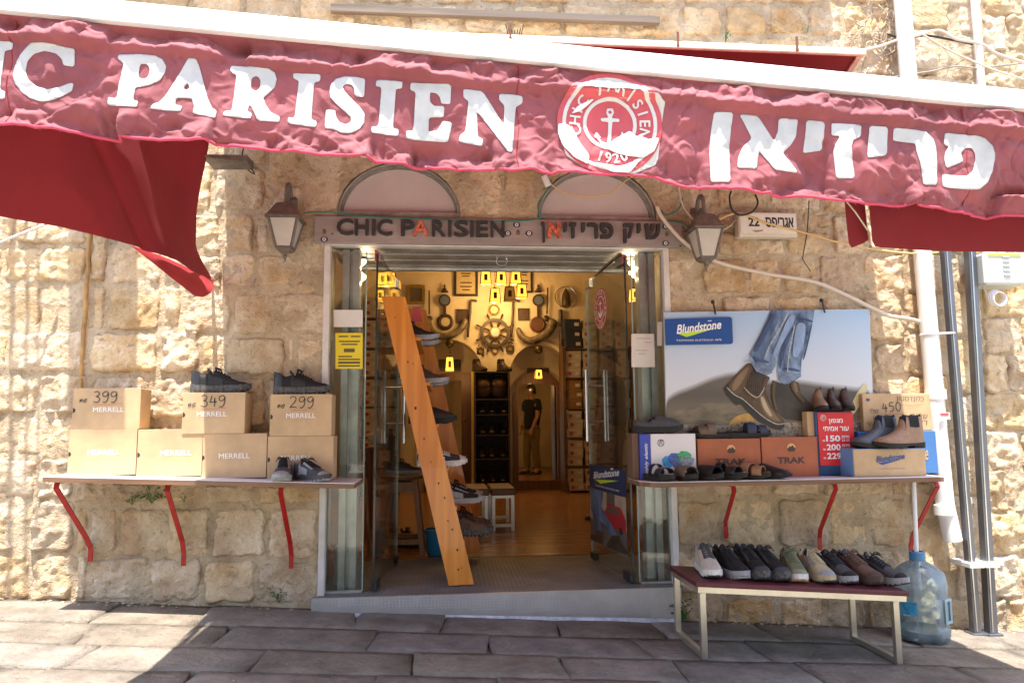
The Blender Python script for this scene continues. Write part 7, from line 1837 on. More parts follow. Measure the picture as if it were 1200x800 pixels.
# shelves of boxes on both sides of the back wall
BOXW = M('white_shoebox', (.50, .46, .40), .6, rnd=.12); BOXN = M('navy_shoebox', (.02, .025, .045), .55); BOXB = M('kraft_shoebox', (.26, .14, .05), .65, rnd=.15); DOT = M('shoebox_red_dot', (.34, .05, .05), .5); LBL = M('shoebox_label', (.60, .58, .52), .6)
SHW = wood('shelf_dark_wood', (.07, .035, .016), (.15, .075, .035), axis=0, scale=5, rough=.5)
def stock_shelf(ul, ur, levels, Y, label, side, cols):
    xl, xr = at(ul, 480, Y).x, at(ur, 480, Y).x; t = thing('stock_shelf', label, 'shelf', ((xl + xr) / 2, Y, 0), 0, 'shelves of shoe boxes at the back')
    zt = at((ul + ur) / 2, levels[0], Y).z + .03
    for x in (xl, xr): m = MB(); m.bb(x - .02, x + .02, Y - .01, Y + .34, 0, zt); part('upright', m, SHW, t)
    um = (ul + ur) / 2; zL = []
    for v in levels:
        z = at(um, v, Y).z; zL.append(z)
        if z > .03: m = MB(); m.bb(xl + .021, xr - .021, Y, Y + .34, z - .02, z); part('shelf_board', m, SHW, t)
    for li, v in enumerate(levels):
        z = zL[li]
        if z < .03: z = .03
        top = (zL[li - 1] - .03) if li else z + .42
        for (u0, u1, kinds) in cols:
            xa_, xb_ = at(u0, 480, Y).x, at(u1, 480, Y).x; n = 3 if li else (3 if side == 'r' else 2)
            hh = min(.135, (top - z) / 3 - .003); zz = z + .001
            for k in range(n):
                if zz + hh > top + .01: break
                kd = kinds[li % len(kinds)]; mat = {'w': BOXW, 'n': BOXN, 'b': BOXB}[kd]
                j = RNG.uniform(-.012, .012)
                q = thing('shoe_box', '', 'box', ((xa_ + xb_) / 2 + j, Y + .15, zz), 0, 'shoe boxes stacked on the shop shelves')
                q['label'] = '%s shoe box, %s of its stack, %s, %s column, %s stock shelves' % ({'w': 'white', 'n': 'navy', 'b': 'brown'}[kd], ('bottom', 'middle', 'top')[k], ('topmost row', 'second row down', 'third row down', 'fourth row down', 'fifth row down', 'lowest row', 'lowest row')[li] if li < len(levels) - 1 or len(levels) < 7 else 'floor row', ('leftmost', 'second', 'third', 'rightmost')[cols.index((u0, u1, kinds)) + (1 if len(cols) == 3 and cols.index((u0, u1, kinds)) == 2 else 0)], {'r': 'right', 'l': 'left'}[side])
                hx = (xb_ - xa_) / 2 - .006
                m = MB(); m.box((0, 0, hh / 2), (hx * 2, .28, hh - .003)); link('carton', m.mesh('carton'), mat, q)
                m = MB(); m.bb(-hx - .002, hx + .002, -.144, .142, hh * .66, hh - .001); link('lid', m.mesh('lid'), mat, q)
                if kd == 'w': m = MB(); m.disc((-hx * .45, -.1445, hh * .45), .026, n=10, thick=.001); link('red_dot', m.mesh('red_dot'), DOT, q)
                m = MB(); m.bb(hx * .25, hx * .85, -.1455, -.1445, hh * .28, hh * .62); link('label', m.mesh('label'), LBL, q)
                zz += hh + .001
stock_shelf(662, 741, [408, 442, 478, 512, 545, 580], 5.60, 'dark wooden stock shelves full of shoe boxes right of the arched mirror', 'r', [(664, 683, 'nwbwww'), (684.5, 702, 'wwwwww'), (703.5, 721, 'wwwbww'), (722.5, 739, 'wwwwww')])
stock_shelf(404, 466, [372, 407, 441, 476, 512, 548, 580], 5.30, 'dark wooden stock shelves full of shoe boxes behind the left glass door', 'l', [(406, 424, 'wwwwwww'), (425.5, 443, 'wwwwwww'), (444.5, 464, 'wwbwwww')])

# the black rack of boots between the niches
t = thing('boot_rack', 'tall dark display rack of boots between the two niches', 'rack', (at(577, 570, 5.6).x, 5.6, 0)); RY = 5.58
RX0, RX1 = at(556.5, 500, RY).x, at(597, 500, RY).x
lv = [435, 467, 485, 509, 537, 566]; RZ = [max(at(577, v, RY).z, .06) for v in lv]
for x in (RX0, RX1): m = MB(); m.bb(x - .012, x + .012, RY, RY + .33, 0, RZ[0]); part('upright', m, BKI, t)
for z in RZ: m = MB(); m.bb(RX0 + .013, RX1 - .013, RY, RY + .33, z - .018, z); part('shelf_board', m, BKI, t)
m = MB(); m.bb(RX0 + .013, RX1 - .013, RY + .33, RY + .34, 0, RZ[0]); part('back_panel', m, M('rack_back', (.02, .015, .012), .6), t)
m = MB(); m.bb(RX0 - .045, RX0 - .013, RY + .02, RY + .06, 0, RZ[0]); part('lit_plaster_strip', m, M('lit_plaster_yellow', (.62, .42, .08), .5), t)  # stands for the lit plaster edge, with the lamplight put into its colour
gB = 'boots on the dark rack'
for li in range(1, 6):
    for k in range(3):
        x = RX0 + .09 + k * (RX1 - RX0 - .18) / 2; z = RZ[li] + .001
        if li == 1: continue
        r = dup(SH['chelsea'], (x, RY + .14, z), rad(-90 + RNG.uniform(-12, 12)), 'dark ankle boot, %s on the %s shelf of the boot rack' % (('left one', 'middle one', 'right one')[k], (0, 0, 'third', 'fourth', 'fifth', 'lowest')[li]), gB, dict(upper=RNG.choice([DKB, BLK2, BRN2]), tab=DKB)); r.scale = (.9, .9, .9)
for u, lab in ((562, 'dark boot standing on the rack top at the left'), (591, 'dark boot standing on the rack top at the right')):
    r = dup(SH['chelsea'], (at(u, 430, RY + .15).x, RY + .15, RZ[0] + .002), rad(-60), lab, 'boots on the rack top', dict(upper=DKB, tab=DKB))
for u, lab in ((566, 'brown leather saddle bag on the upper shelf of the boot rack, left'), (585, 'brown leather saddle bag on the upper shelf of the boot rack, right')):
    c = at(u, 460, RY + .1); tt = thing('leather_bag', lab, 'bag', (c.x, RY + .14, RZ[1] + .001), 0, 'leather bags on the boot rack'); m = MB(); m.sphere((c.x, RY + .14, RZ[1] + .14), 1, 14, 10, (.135, .10, .14)); part('body', m, LEATH, tt, smooth=True)
    m = MB(); m.sphere((c.x, RY + .11, RZ[1] + .20), 1, 12, 8, (.12, .10, .085)); part('flap', m, M('flap_leather', (.09, .045, .022), .4, bump=.2), tt, smooth=True)
    m = MB(); m.ring((c.x, RY + .14, RZ[1] + .27), .06, .008, 16, 5); part('handle', m, LEATH, tt)

YEL = M('yellow_paper', (.75, .58, .02), .6); WPAP = M('white_paper', (.66, .64, .60), .7, var=.05, vscale=12)

# --- furniture on the shop floor
t = LAD = thing('display_ladder', 'leaning pine plank ladder with treads of shoes just inside the door', 'ladder', (.0, .5, 0))
def plank(ut0, ut1, vt, ub0, ub1, vb, Y, thick=.035):
    a, b, c, d = at(ut0, vt, Y), at(ut1, vt + 1, Y), at(ub1, vb - 2, Y), at(ub0, vb, Y)
    a, b, c, d = [Vector(p) for p in (a, b, c, d)]
    zoff = -min(c.z, d.z); c.z += max(-.0, zoff) * 0; m = MB(); m.prism([a, b, c, d], (0, thick, 0)); part('stringer', m, PINE, t); return a, b, c, d
f = plank(447, 475, 347, 526, 555.5, 686, .10); bk = plank(479, 499, 362, 541, 564, 648, .98)
for k, v in enumerate((398, 447, 493, 541, 583, 620)):
    fr = (v - 347) / (686 - 347); p = Vector(f[0]).lerp(Vector(f[3]), fr); x = p.x + .02
    z = at(500, v + 4, .45).z; w = .15
    m = MB(); m.bb(x, x + .15, .137, .978, z - .02, z); part('tread_board', m, PINE, t)
t2 = [(398, 'run', dict(upper=BLK2, overlay=BLK2), 'black leather shoe on the top tread of the pine ladder'), (447, 'run', dict(upper=BRN2, overlay=BRN2, laces=BRN2), 'dark brown slip on shoe on the second tread of the pine ladder'), (493, 'clog', dict(upper=BLK2), 'black slip on shoe on the third tread of the pine ladder'), (541, 'skate', None, 'navy and white trainer on the fourth tread of the pine ladder'), (583, 'run', dict(upper=BLK), 'black shoe on the fifth tread of the pine ladder'), (620, 'hike', dict(upper=BRN, overlay=BRN2), 'brown shoe on the lowest tread of the pine ladder')]
gL = 'shoes on the pine ladder'
for v, kk, mt, lab in t2:
    fr = (v - 347) / (686 - 347); p = Vector(f[0]).lerp(Vector(f[3]), fr); z = at(500, v + 4, .45).z + .001
    for yy, sfx in ((.30, ', nearer one'), (.62, ', farther one')):
        if kk in used or True:
            r = dup(SH[kk], (p.x + .13 + (.06 if v > 560 else 0), yy, z), rad(4 if kk != 'slipper' else 2), lab + sfx, gL, mt)
m = MB(); c = at(489, 368, .5); m.prism([(c.x - .04, .5, c.z - .05), (c.x + .035, .5, c.z - .05), (c.x + .02, .5, c.z + .05), (c.x - .03, .5, c.z + .05)], (0, .004, 0)); solo('paper_tag', m, RED, 'red paper tag stuck on the upper part of the pine ladder', 'tag')

for u, v, r_ in ((463, 372, .004), (478, 424, .006), (484, 426, .0045), (470, 446, .004), (487, 478, .009), (497, 514, .006), (505, 541, .005), (514, 566, .006), (521, 583, .006), (525, 610, .005), (530, 620, .006), (536, 644, .007), (537, 667, .006), (541, 665, .004)):
    q = at(u, v, .10); m = MB(); m.disc((q.x, .0995, q.z), r_, n=8, thick=.0012, sx=.8, sz=1.2); part('knot', m, M('pine_knot', (.07, .022, .006), .6), LAD)
STOOLW = wood('stool_wood', (.17, .085, .04), (.33, .18, .09), axis=2, scale=7, rough=.5)
c = at(470, 600, 1.25); sxx = c.x; t = thing('wooden_stool', 'tall wooden stool with splayed legs behind the left glass door', 'stool', (sxx, 1.28, 0)); hz = at(470, 556, 1.28).z
m = MB(); m.lathe((sxx, 1.28, 0), [(.15, hz - .028), (.16, hz - .022), (.16, hz - .006), (.15, hz)], 24); part('seat', m, BROWNW, t, smooth=40)
lg_ = []
for i, j in ((-1, -1), (1, -1), (1, 1), (-1, 1)):
    m = MB(); a = Vector((sxx + i * .10, 1.28 + j * .10, hz - .03)); b = Vector((sxx + i * .16, 1.28 + j * .16, 0)); m.bar(a, b, .034, .034, up=(0, 1, 0)); part('leg', m, STOOLW, t); lg_.append((a, b))
for (i, k, f_) in ((0, 1, .82), (1, 2, .70), (2, 3, .82), (3, 0, .70)):
    m = MB(); m.bar(lg_[i][0].lerp(lg_[i][1], f_), lg_[k][0].lerp(lg_[k][1], f_), .022, .034); part('stretcher', m, STOOLW, t)
m = MB()
for (i, k) in ((0, 1), (1, 2), (2, 3), (3, 0)): m.bar(lg_[i][0].lerp(lg_[i][1], .1), lg_[k][0].lerp(lg_[k][1], .1), .02, .07)
part('apron', m, STOOLW, t)
dup(SH['run'], (sxx + .02, 1.28, hz + .002), rad(8), 'black shoe standing on the wooden stool', None, dict(upper=BLK2, overlay=BLK2))
c = at(513, 652, 1.12); t = thing('bucket', 'blue plastic bucket half hidden behind the pine ladder', 'bucket', (c.x, 1.15, 0)); BLUEP = M('bucket_blue', (.015, .22, .50), .4)
hz = at(513, 619, 1.15).z; m = MB(); m.lathe((c.x, 1.15, 0), [(.002, .002), (.075, .002), (.095, hz - .01), (.102, hz - .01), (.102, hz), (.092, hz), (.072, .012), (.002, .012)], 22, cap=False); part('body', m, BLUEP, t, smooth=40)
m = MB(); m.tube([(c.x - .10 + .2 * k / 8, 1.15 - .02 - .06 * math.sin(math.pi * k / 8), hz - .02 - .05 * math.sin(math.pi * k / 8)) for k in range(9)], .004, 6); part('handle', m, STEEL, t)
SEATB = M('brown_bench_leather', (.15, .06, .028), .38, var=.15, vscale=8)
for u0, u1, lab in ((541, 574, 'brown leather topped bench on steel legs, the left one'), (574.5, 605, 'brown leather topped bench on steel legs, the right one')):
    Y0 = 2.25; xa_, xb_ = at(u0, 575, Y0).x, at(u1, 575, Y0).x; zt = at(570, 580, Y0).z + .0; t = thing('shop_bench', lab, 'bench', ((xa_ + xb_) / 2, Y0 + .3, 0), 0, 'brown fitting benches in the shop')
    m = MB(); m.bb(xa_ + .004, xb_ - .004, Y0, Y0 + .62, zt - .005, zt + .055, .012); part('seat', m, SEATB, t)
    for x in (xa_ + .03, xb_ - .03):
        for y in (Y0 + .03, Y0 + .59): m = MB(); m.bb(x - .014, x + .014, y - .014, y + .014, 0, zt - .006); part('leg', m, ALU, t)
    m = MB()
    for y in (Y0 + .03, Y0 + .59): m.bb(xa_ + .045, xb_ - .045, y - .012, y + .012, .03, .055); m.bb(xa_ + .045, xb_ - .045, y - .012, y + .012, zt - .03, zt - .006)
    part('rail', m, ALU, t)
t = thing('floor_drain', 'grey oval floor mat near the blue bucket', 'mat', tuple(atz(562, 633, 0))); c = atz(562, 633, 0); m = MB(); m.lathe((c.x, c.y, 0), [(.10, .0006), (.10, .006), (.002, .007)], 20); part('mat', m, M('grey_mat', (.14, .14, .15), .7), t)
# box low behind the left pane; broom pole
a, b = at(391, 689, .22), at(411, 640, .22); t = thing('white_carton', 'white carton with a red round emblem low behind the left window pane', 'box', ((a.x + b.x) / 2, .27, 0)); m = MB(); m.bb(a.x, b.x + .02, .22, .36, 0, b.z, .004); part('carton', m, BOXW, t); m = MB(); m.disc((a.x + .04, .219, b.z - .06), .02, n=14, thick=.002); part('red_dot', m, DOT, t)
mb = MB(); mb.tube([at(433, 652, .9) * 1.0, at(428, 560, .95)], .012, 8); solo('broom_pole', mb, STOOLW, 'thin wooden pole leaning behind the left glass door', 'pole', smooth=True)
t = thing('cushion', 'pale crumpled bag lying low behind the left glass door', 'bag', tuple(atz(446, 560, .55))); c = at(444, 512, 2.3); m = MB(); m.sphere(c, 1, 14, 9, (.11, .08, .07)); m.v = [(x + .015 * math.sin(z * 60 + x * 40), y, z + .012 * math.sin(x * 50)) for x, y, z in m.v]; part('sack', m, WPAP, t, smooth=True)
a, b = at(428, 530, 2.2), at(462, 530, 2.2); t = thing('side_table', 'dark wooden side table behind the left glass door', 'table', ((a.x + b.x) / 2, 2.35, 0)); zt = at(445, 524, 2.3).z
m = MB(); m.bb(a.x, b.x, 2.2, 2.55, zt - .03, zt, .004); part('top', m, BROWNW, t)
for x in (a.x + .02, b.x - .02):
    for y in (2.23, 2.52): m = MB(); m.bb(x - .018, x + .018, y - .018, y + .018, 0, zt - .031); part('leg', m, BROWNW, t)
for u, lab, col, h in ((452, 'blue spray bottle on the side table behind the left glass door', 'bucket_blue', .20), (458, 'dark spray bottle on the side table behind the left glass door', 'rack_back', .16)):
    c = at(u, 524, 2.28); m = MB(); m.lathe((c.x, 2.28, zt), [(.035, .001), (.037, .01), (.037, h * .6), (.014, h * .75), (.014, h * .9), (.02, h * .9), (.02, h), (.004, h)], 12); solo('spray_bottle', m, MATS[col], lab, 'bottle', smooth=40)
for k, (u, v, kk, yw, lab) in enumerate(((548, 632, 'run', -60, 'black shoe on the parquet left of the brown benches'), (480, 640, 'hike', -20, 'dark hiking shoe on the floor under the wooden stool'))):
    c = atz(u, v, 0); dup(SH[kk], (c.x, c.y, .003), rad(yw), lab, None, dict(upper=BLK2))
# papers on the glass
def sheet_on(u0, v0, u1, v1, Y, mat, label, name='paper_notice', skew=0):
    t = thing(name, label, 'notice', tuple(at((u0 + u1) / 2, v1, Y))); m = MB(); p = [at(u0, v1, Y), at(u1 + skew, v1, Y), at(u1, v0, Y), at(u0, v0, Y)]
    m.prism([(q.x, Y, q.z) for q in p], (0, .0012, 0)); part('sheet', m, mat, t); return t, p
t, p = sheet_on(393, 390, 425, 432, .021, YEL, 'yellow printed notice taped inside the left window pane')
m = MB(); W = p[1].x - p[0].x; H = p[2].z - p[0].z
for k, (f, l0, l1) in enumerate(((.90, .1, .45), (.90, .55, .9), (.76, .12, .88), (.68, .2, .8), (.34, .1, .6), (.26, .1, .9), (.08, .1, .9))): m.bb(p[0].x + W * l0, p[0].x + W * l1, .0195, .0205, p[0].z + H * f - .004, p[0].z + H * f + .004)
m.bb(p[0].x + W * .1, p[0].x + W * .9, .0195, .0205, p[0].z + H * .14, p[0].z + H * .2); m.bb(p[0].x + W * .3, p[0].x + W * .7, .0195, .0205, p[0].z + H * .46, p[0].z + H * .56); part('print_lines', m, M('notice_ink', (.10, .09, .03), .6), t)
sheet_on(391, 363, 425, 383, .021, WPAP, 'torn white paper above the yellow notice')
t, p = sheet_on(740, 391, 766.5, 430, .021, WPAP, 'white paper notice taped inside the right window pane', skew=1); m = MB(); W = p[1].x - p[0].x; H = p[2].z - p[0].z
for f, l0, l1 in ((.86, .25, .85), (.74, .6, .9), (.5, .2, .7), (.4, .3, .6)): m.bb(p[0].x + W * l0, p[0].x + W * l1, .0195, .0205, p[0].z + H * f - .0025, p[0].z + H * f + .0025)
part('print_lines', m, M('faint_ink', (.42, .40, .38), .6), t)
sheet_on(770, 377, 776, 405, .021, WPAP, 'narrow white paper at the right edge of the right window pane')

# stickers on the right glass door (they face into the entrance, flat on the leaf)
def on_leaf(P, rz, a, z, off): 
    d = Vector((math.cos(rz), math.sin(rz), 0)); n = Vector((-d.y, d.x, 0)); return P + d * a + n * off + Vector((0, 0, z))
def leaf_at(u, v):   # distance along the right leaf and height seen at a pixel
    d = _ray(u, v); n = Vector((-math.sin(RZR), math.cos(RZR), 0)); tt = (Vector((PR.x, PR.y, 0)) - CAM_P).dot(n) / d.dot(n); q = CAM_P + d * tt; e = Vector((math.cos(RZR), math.sin(RZR), 0)); return (q - Vector((PR.x, PR.y, 0))).dot(e), q.z
SGN = 1 if Vector((-math.sin(RZR), math.cos(RZR), 0)).x < 0 else -1
TU = Vector((math.cos(RZR), math.sin(RZR), 0)) * -1      # reading direction for someone standing in the doorway
TN = Vector((-math.sin(RZR), math.cos(RZR), 0)) * SGN
def flat_leaf(name, pts, off, mat, par): m = MB(); m.add([on_leaf(PR, RZR, a, z, SGN * off) for a, z in pts], [tuple(range(len(pts)))]); return part(name, m, mat, par)
ca, cz = leaf_at(705, 362); rA = abs(leaf_at(712.5, 362)[0] - leaf_at(697.5, 362)[0]) / 2; rB = (leaf_at(705, 338)[1] - leaf_at(705, 387)[1]) / 2
t = thing('anchor_sticker', 'red oval sticker with a white anchor on the right glass door', 'sticker', tuple(on_leaf(PR, RZR, ca, cz, SGN * .008)))
el = lambda f, n=40: [(ca + rA * f * math.cos(q), cz + rB * f * math.sin(q)) for q in np.linspace(0, 2 * math.pi, n, endpoint=False)]
flat_leaf('disc', el(1), .0075, RED, t)
for f, w in ((.93, .025), (.62, .03)):
    m = MB(); n = 40; A = el(f); B_ = el(f - w * 1.6); m.loft([[on_leaf(PR, RZR, a, z, SGN * .009) for a, z in A + A[:1]], [on_leaf(PR, RZR, a, z, SGN * .009) for a, z in B_ + B_[:1]]]); part('ring', m, PW, t)
flat_leaf('anchor', [(ca + x * rA, cz + z * rB) for x, z in ((-.05, .42), (.05, .42), (.05, .30), (.22, .30), (.22, .22), (.05, .22), (.05, -.25), (.28, -.10), (.36, -.02), (.36, -.2), (.2, -.38), (0, -.45), (-.2, -.38), (-.36, -.2), (-.36, -.02), (-.28, -.10), (-.05, -.25), (-.05, .22), (-.22, .22), (-.22, .30), (-.05, .30))], .0095, PW, t)
def leaf_surf(x, z, l): return on_leaf(PR, RZR, ca - (x - ca), z, SGN * (.0105))
m = MB()
for s, r0, a0, a1, fl_ in (('CHIC PARISIEN', .775, 205, -25, False), ('1920', .775, 248, 292, True)):
    n = len(s)
    for i, ch in enumerate(s):
        if ch == ' ': continue
        a = rad(a0 + (a1 - a0) * i / (n - 1)); V_t, Fc = txt(ch, .02); x0, x1 = V_t[:, 0].min(), V_t[:, 0].max()
        d = np.array((math.cos(a), math.sin(a))); tt = np.array((math.sin(a), -math.cos(a))) * (-1 if fl_ else 1); up = d * (-1 if fl_ else 1)
        P = []
        for p in V_t:
            q = d * r0 + tt * (p[0] - (x0 + x1) / 2) * .26 + up * (p[1] - .35) * .26
            P.append(on_leaf(PR, RZR, ca - q[0] * rA, cz + q[1] * rB, SGN * .0095))
        m.add(P, Fc)
part('lettering', m, PW, t)
A0, Zb = leaf_at(738, 645); A1, Zt = leaf_at(693, 547); A0 = leaf_at(735.5, 600)[0]; A1 = leaf_at(693, 600)[0]
zq = lambda v: leaf_at(714, v)[1]
t = thing('door_poster', 'poster of walking legs in jeans and boots on the right glass door', 'poster', tuple(on_leaf(PR, RZR, (A0 + A1) / 2, zq(642), SGN * .008)))
z0, z1, z2 = zq(642), zq(577), zq(547)
fa = lambda f: A1 + (A0 - A1) * f   # 0 = left edge for the reader
fz_ = lambda f: z0 + (z1 - z0) * f
flat_leaf('street_print', [(fa(0), z0), (fa(1), z0), (fa(1), z1), (fa(0), z1)], .0075, M('print_street', (.11, .10, .09), .4, var=.25, vscale=30), t)
flat_leaf('wall_print', [(fa(0), fz_(.42)), (fa(1), fz_(.42)), (fa(1), z1), (fa(0), z1)], .0082, M('print_wall', (.36, .28, .20), .4, var=.2, vscale=14), t)
flat_leaf('window_print', [(fa(.5), fz_(.55)), (fa(.72), fz_(.55)), (fa(.72), z1), (fa(.5), z1)], .0088, M('print_window', (.10, .08, .07), .4), t)
flat_leaf('car_print', [(fa(.38), fz_(.40)), (fa(.98), fz_(.40)), (fa(.99), fz_(.62)), (fa(.86), fz_(.80)), (fa(.55), fz_(.80)), (fa(.44), fz_(.64)), (fa(.37), fz_(.58))], .0094, M('print_red_car', (.36, .02, .03), .35), t)
flat_leaf('car_window_print', [(fa(.50), fz_(.65)), (fa(.82), fz_(.65)), (fa(.80), fz_(.76)), (fa(.58), fz_(.76))], .0100, MATS['print_window'], t)
for f in (.48, .86): flat_leaf('wheel_print', [(fa(f) + .035 * math.cos(q), fz_(.40) + .022 * math.sin(q)) for q in np.linspace(0, 6.28, 14, endpoint=False)], .0104, DARK, t)
flat_leaf('jeans_print', [(fa(.02), z1), (fa(.42), z1), (fa(.34), fz_(.72)), (fa(.80), fz_(.30)), (fa(.66), fz_(.24)), (fa(.30), fz_(.50)), (fa(.36), fz_(.24)), (fa(.20), fz_(.24)), (fa(.04), fz_(.62))], .0110, JEAND, t)
flat_leaf('boot_print', [(fa(.20), fz_(.25)), (fa(.38), fz_(.25)), (fa(.36), fz_(.04)), (fa(0), fz_(.02)), (fa(.02), fz_(.10)), (fa(.18), fz_(.14))], .0116, BOOTD, t); flat_leaf('boot_print', [(fa(.64), fz_(.27)), (fa(.82), fz_(.32)), (fa(.84), fz_(.24)), (fa(1.0), fz_(.10)), (fa(.97), fz_(.05)), (fa(.72), fz_(.03)), (fa(.50), fz_(.02)), (fa(.50), fz_(.08))], .0116, BOOTD, t)
flat_leaf('logo_panel', [(fa(0), z1 + .001), (fa(1.0), z1 + .001), (fa(1.0), z2), (fa(0), z2)], .0078, M('logo_navy', (.012, .035, .10), .35), t)
W = abs(A1 - A0); o = on_leaf(PR, RZR, fa(.14), z1 + (z2 - z1) * .42, SGN * .0092); m = MB(); script_logo(m, o, TU, Vector((0, 0, 1)), W * .72, .085); part('logo_lettering', m, PW, t)
flat_leaf('logo_tick', [(fa(.16), z1 + (z2 - z1) * .40), (fa(.84), z1 + (z2 - z1) * .56), (fa(.34), z1 + (z2 - z1) * .28)], .0088, LIME, t)
m = MB(); put_text(m, 'TASMANIA AUSTRALIA 1870', on_leaf(PR, RZR, fa(.18), z1 + (z2 - z1) * .14, SGN * .0092), TU, (0, 0, 1), w=W * .66, h=(z2 - z1) * .07, bold=.015); part('logo_lettering', m, PW, t)

# ------------------------------------------------------------------ the man inside
SKIN = M('skin', (.40, .22, .14), .55, var=.06, vscale=20); HAIR = M('hair', (.015, .011, .009), .6, bump=.3, bscale=120); TEE = M('black_tee', (.014, .014, .016), .85, bump=.2, bscale=40); KHK = M('khaki_trousers', (.20, .135, .075), .85, var=.12, vscale=12, bump=.2, bscale=30)
def skin_mesh(name, verts, edges, radii, mat, parent, root=0, sub=2):
    me = bpy.data.meshes.new(name); me.from_pydata([tuple(v) for v in verts], edges, []); me.materials.append(mat)
    o = bpy.data.objects.new(name, me); COL.objects.link(o); o.parent = parent
    md = o.modifiers.new('skin', 'SKIN'); md.use_smooth_shade = True
    if not me.skin_vertices:
        bm = bmesh.new(); bm.from_mesh(me); bm.verts.layers.skin.verify(); bm.to_mesh(me); bm.free()
    sv = me.skin_vertices[0].data
    for i, r in enumerate(radii):
        sv[i].radius = (r, r) if not isinstance(r, tuple) else r; sv[i].use_root = (i == root)
    s = o.modifiers.new('sub', 'SUBSURF'); s.levels = s.render_levels = sub
    return o
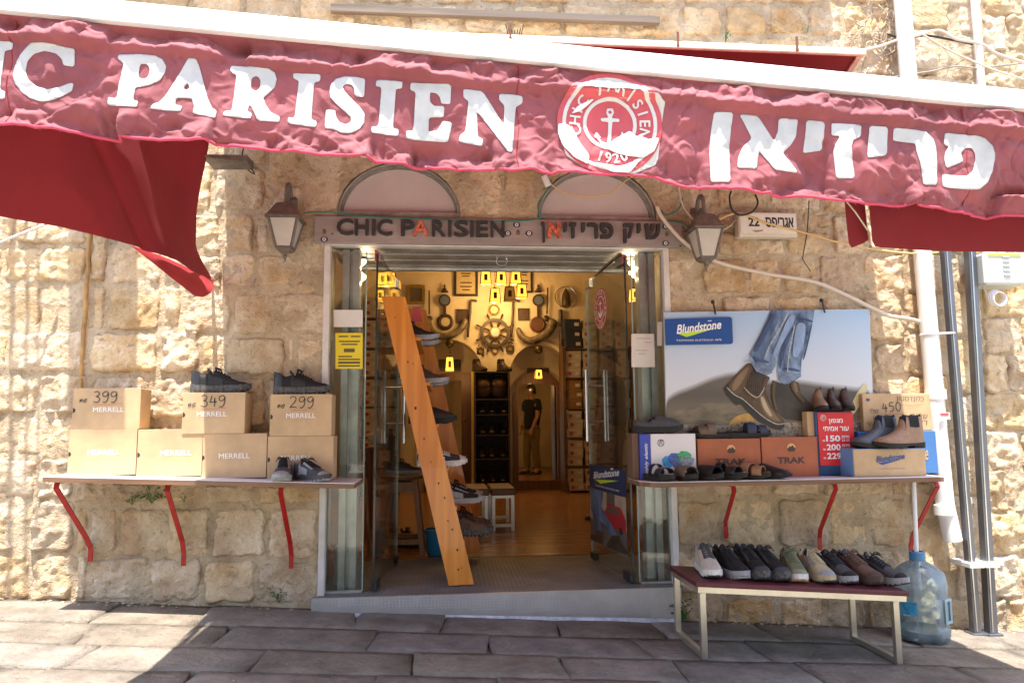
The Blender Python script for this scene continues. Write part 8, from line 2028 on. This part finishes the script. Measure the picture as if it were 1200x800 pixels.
def person(loc, rz, label, tee, trousers, lean=0.0, legs=((.0, .10), (.0, -.10)), arms=None):
    t = thing('person', label, 'person', loc, rz)
    V, E, R = [], [], []
    def add(p, r, par=None):
        V.append(p); R.append(r)
        if par is not None: E.append((par, len(V) - 1))
        return len(V) - 1
    pel = add((0, 0, .95), (.11, .08)); sp = add((.0, 0, 1.12), (.11, .08), pel); ch = add((.01, 0, 1.32), (.14, .085), sp); ne = add((0, 0, 1.47), .06, ch); nk = add((.015, 0, 1.53), .052, ne)
    chin = add((.035, 0, 1.58), (.060, .066), nk); hd = add((.03, 0, 1.66), (.074, .092), chin); add((.02, 0, 1.735), (.060, .075), hd)
    for s in (1, -1):
        hp = add((0, s * .09, .90), .07, pel); fx_, fy = legs[0 if s > 0 else 1]
        kn = add((fx_ * .5 + .03, s * .10 + (fy - s * .10) * .5, .50), .058, hp); an = add((fx_, fy, .09), .040, kn); add((fx_ + .10, fy + s * .02, .035), .042, an)
        sh = add((0, s * .17, 1.42), .062, ch); el_ = add((.00 if s > 0 else .03, s * .235, 1.15), .043, sh); wr = add((.07 if s > 0 else .16, s * .24, .92), .028, el_); pa = add((.09 if s > 0 else .19, s * .235, .85), (.022, .036), wr)
        for k in range(4): f0 = add((.10 + (0 if s > 0 else .10) - .002 * k, s * (.205 + .02 * k), .80), .010, pa); f1 = add((.11 + (0 if s > 0 else .10), s * (.205 + .02 * k - .003), .765 + .005 * abs(k - 1.5)), .0085, f0)
        th = add((.125 + (0 if s > 0 else .10), s * .20, .835), .011, pa); add((.14 + (0 if s > 0 else .10), s * .195, .80), .009, th)
    skin_mesh('body', V, E, R, SKIN, t)
    # face
    m = MB(); m.sphere((.118, 0, 1.655), 1, 8, 6, (.017, .014, .022))
    for s in (1, -1): m.sphere((.045, s * .088, 1.655), 1, 8, 6, (.016, .010, .026))
    link('nose_and_ears', m.mesh('nose_and_ears', True), SKIN, t)
    m = MB()
    for s in (1, -1): m.sphere((.102, s * .032, 1.678), 1, 8, 6, (.012, .013, .008)); m.bb(.098, .112, s * .032 - .018, s * .032 + .018, 1.698, 1.704)
    m.bb(.098, .108, -.024, .024, 1.606, 1.612); link('eyes_brows_mouth', m.mesh('eyes_brows_mouth'), HAIR, t)
    # hair cap
    m = MB(); rr = []
    for i in range(8):
        ph = math.pi / 2 * i / 7; rr.append([(.012 + .108 * math.sin(ph) * math.cos(a) * (1 if math.cos(a) < 0 else .93), .095 * math.sin(ph) * math.sin(a), 1.665 + .112 * math.cos(ph) + ((.030 * max(0, math.cos(a)) - .075 * max(0, -math.cos(a) + .15)) if i > 5 else 0)) for a in np.linspace(0, 2 * math.pi, 21)])
    m.loft(rr); link('hair', m.mesh('hair', True), HAIR, t)
    v, e, r = [(0, 0, .80), (0, 0, 1.10), (.005, 0, 1.33), (0, 0, 1.455)], [(0, 1), (1, 2), (2, 3)], [(.185, .145), (.175, .14), (.20, .155), (.085, .085)]
    for s in (1, -1): v += [(0, s * .185, 1.41), (.0, s * .225, 1.22)]; n_ = len(v); e += [(2, n_ - 2), (n_ - 2, n_ - 1)]; r += [.092, .076]
    skin_mesh('t_shirt', v, e, r, tee, t)
    v, e, r = [(0, 0, .99)], [], [(.16, .12)]
    for s in (1, -1):
        fx_, fy = legs[0 if s > 0 else 1]; v += [(0, s * .095, .86), (fx_ * .5 + .03, s * .10 + (fy - s * .10) * .5, .50), (fx_ - .01, fy, .10)]; n_ = len(v); e += [(0, n_ - 3), (n_ - 3, n_ - 2), (n_ - 2, n_ - 1)]; r += [.115, .085, .068]
    skin_mesh('trousers', v, e, r, trousers, t)
    for s in (0, 1):
        fx_, fy = legs[s]; m = MB(); m.loft([[(fx_ + (u - .28) * .29, fy + w * math.cos(a), .004 + max(0, h * math.sin(a))) for a in np.linspace(0, math.pi, 9)] for u, w, h in ((0, .02, .05), (.08, .035, .085), (.3, .038, .085), (.55, .045, .065), (.8, .046, .05), (.96, .03, .035), (1, .006, .02))]); link('shoe', m.mesh('shoe', True), BLK2, t)
    return t
mx = at(716, 500, 2.85).x
person((mx, 2.85, 0), rad(150), 'dark haired man in a black t-shirt and khaki trousers standing behind the right glass door', TEE, KHK, legs=((.05, .11), (-.04, -.12))).scale = (.97, .97, .95)

# ------------------------------------------------------------------ across the street, seen only in the glass
t = thing('opposite_building', 'pale stone house across the street, mirrored in the shop windows', 'building', (0, -16, gz(0) - .02))
STONE2 = stone_material('facade_stone', (.40, .32, .22), (.52, .43, .31), (.2, .16, .12), rnd=0, bump=.6, stain=.3, pits=.3)
m = MB(); m.bb(-16, 16, -18, -16, -2.2, 8.5); part('wall', m, STONE2, t)
for i in range(9):
    for z in (.9, 4.3):
        x = -13 + i * 3.2
        m = MB(); m.bb(x - .55, x + .55, -16.03, -15.985, z, z + 1.7); w_ = part('window', m, M('far_window_frame', (.20, .22, .20), .5), t)
        m = MB(); m.bb(x - .47, x + .47, -15.984, -15.97, z + .08, z + 1.62); link('pane', m.mesh('pane', org=wloc(w_)), M('far_window_glass', (.05, .06, .07), .1), w_)

for k_ in SH:      # a prototype that was never placed
    if k_ not in used:
        for o_ in [SH[k_]] + list(SH[k_].children_recursive): bpy.data.objects.remove(o_)
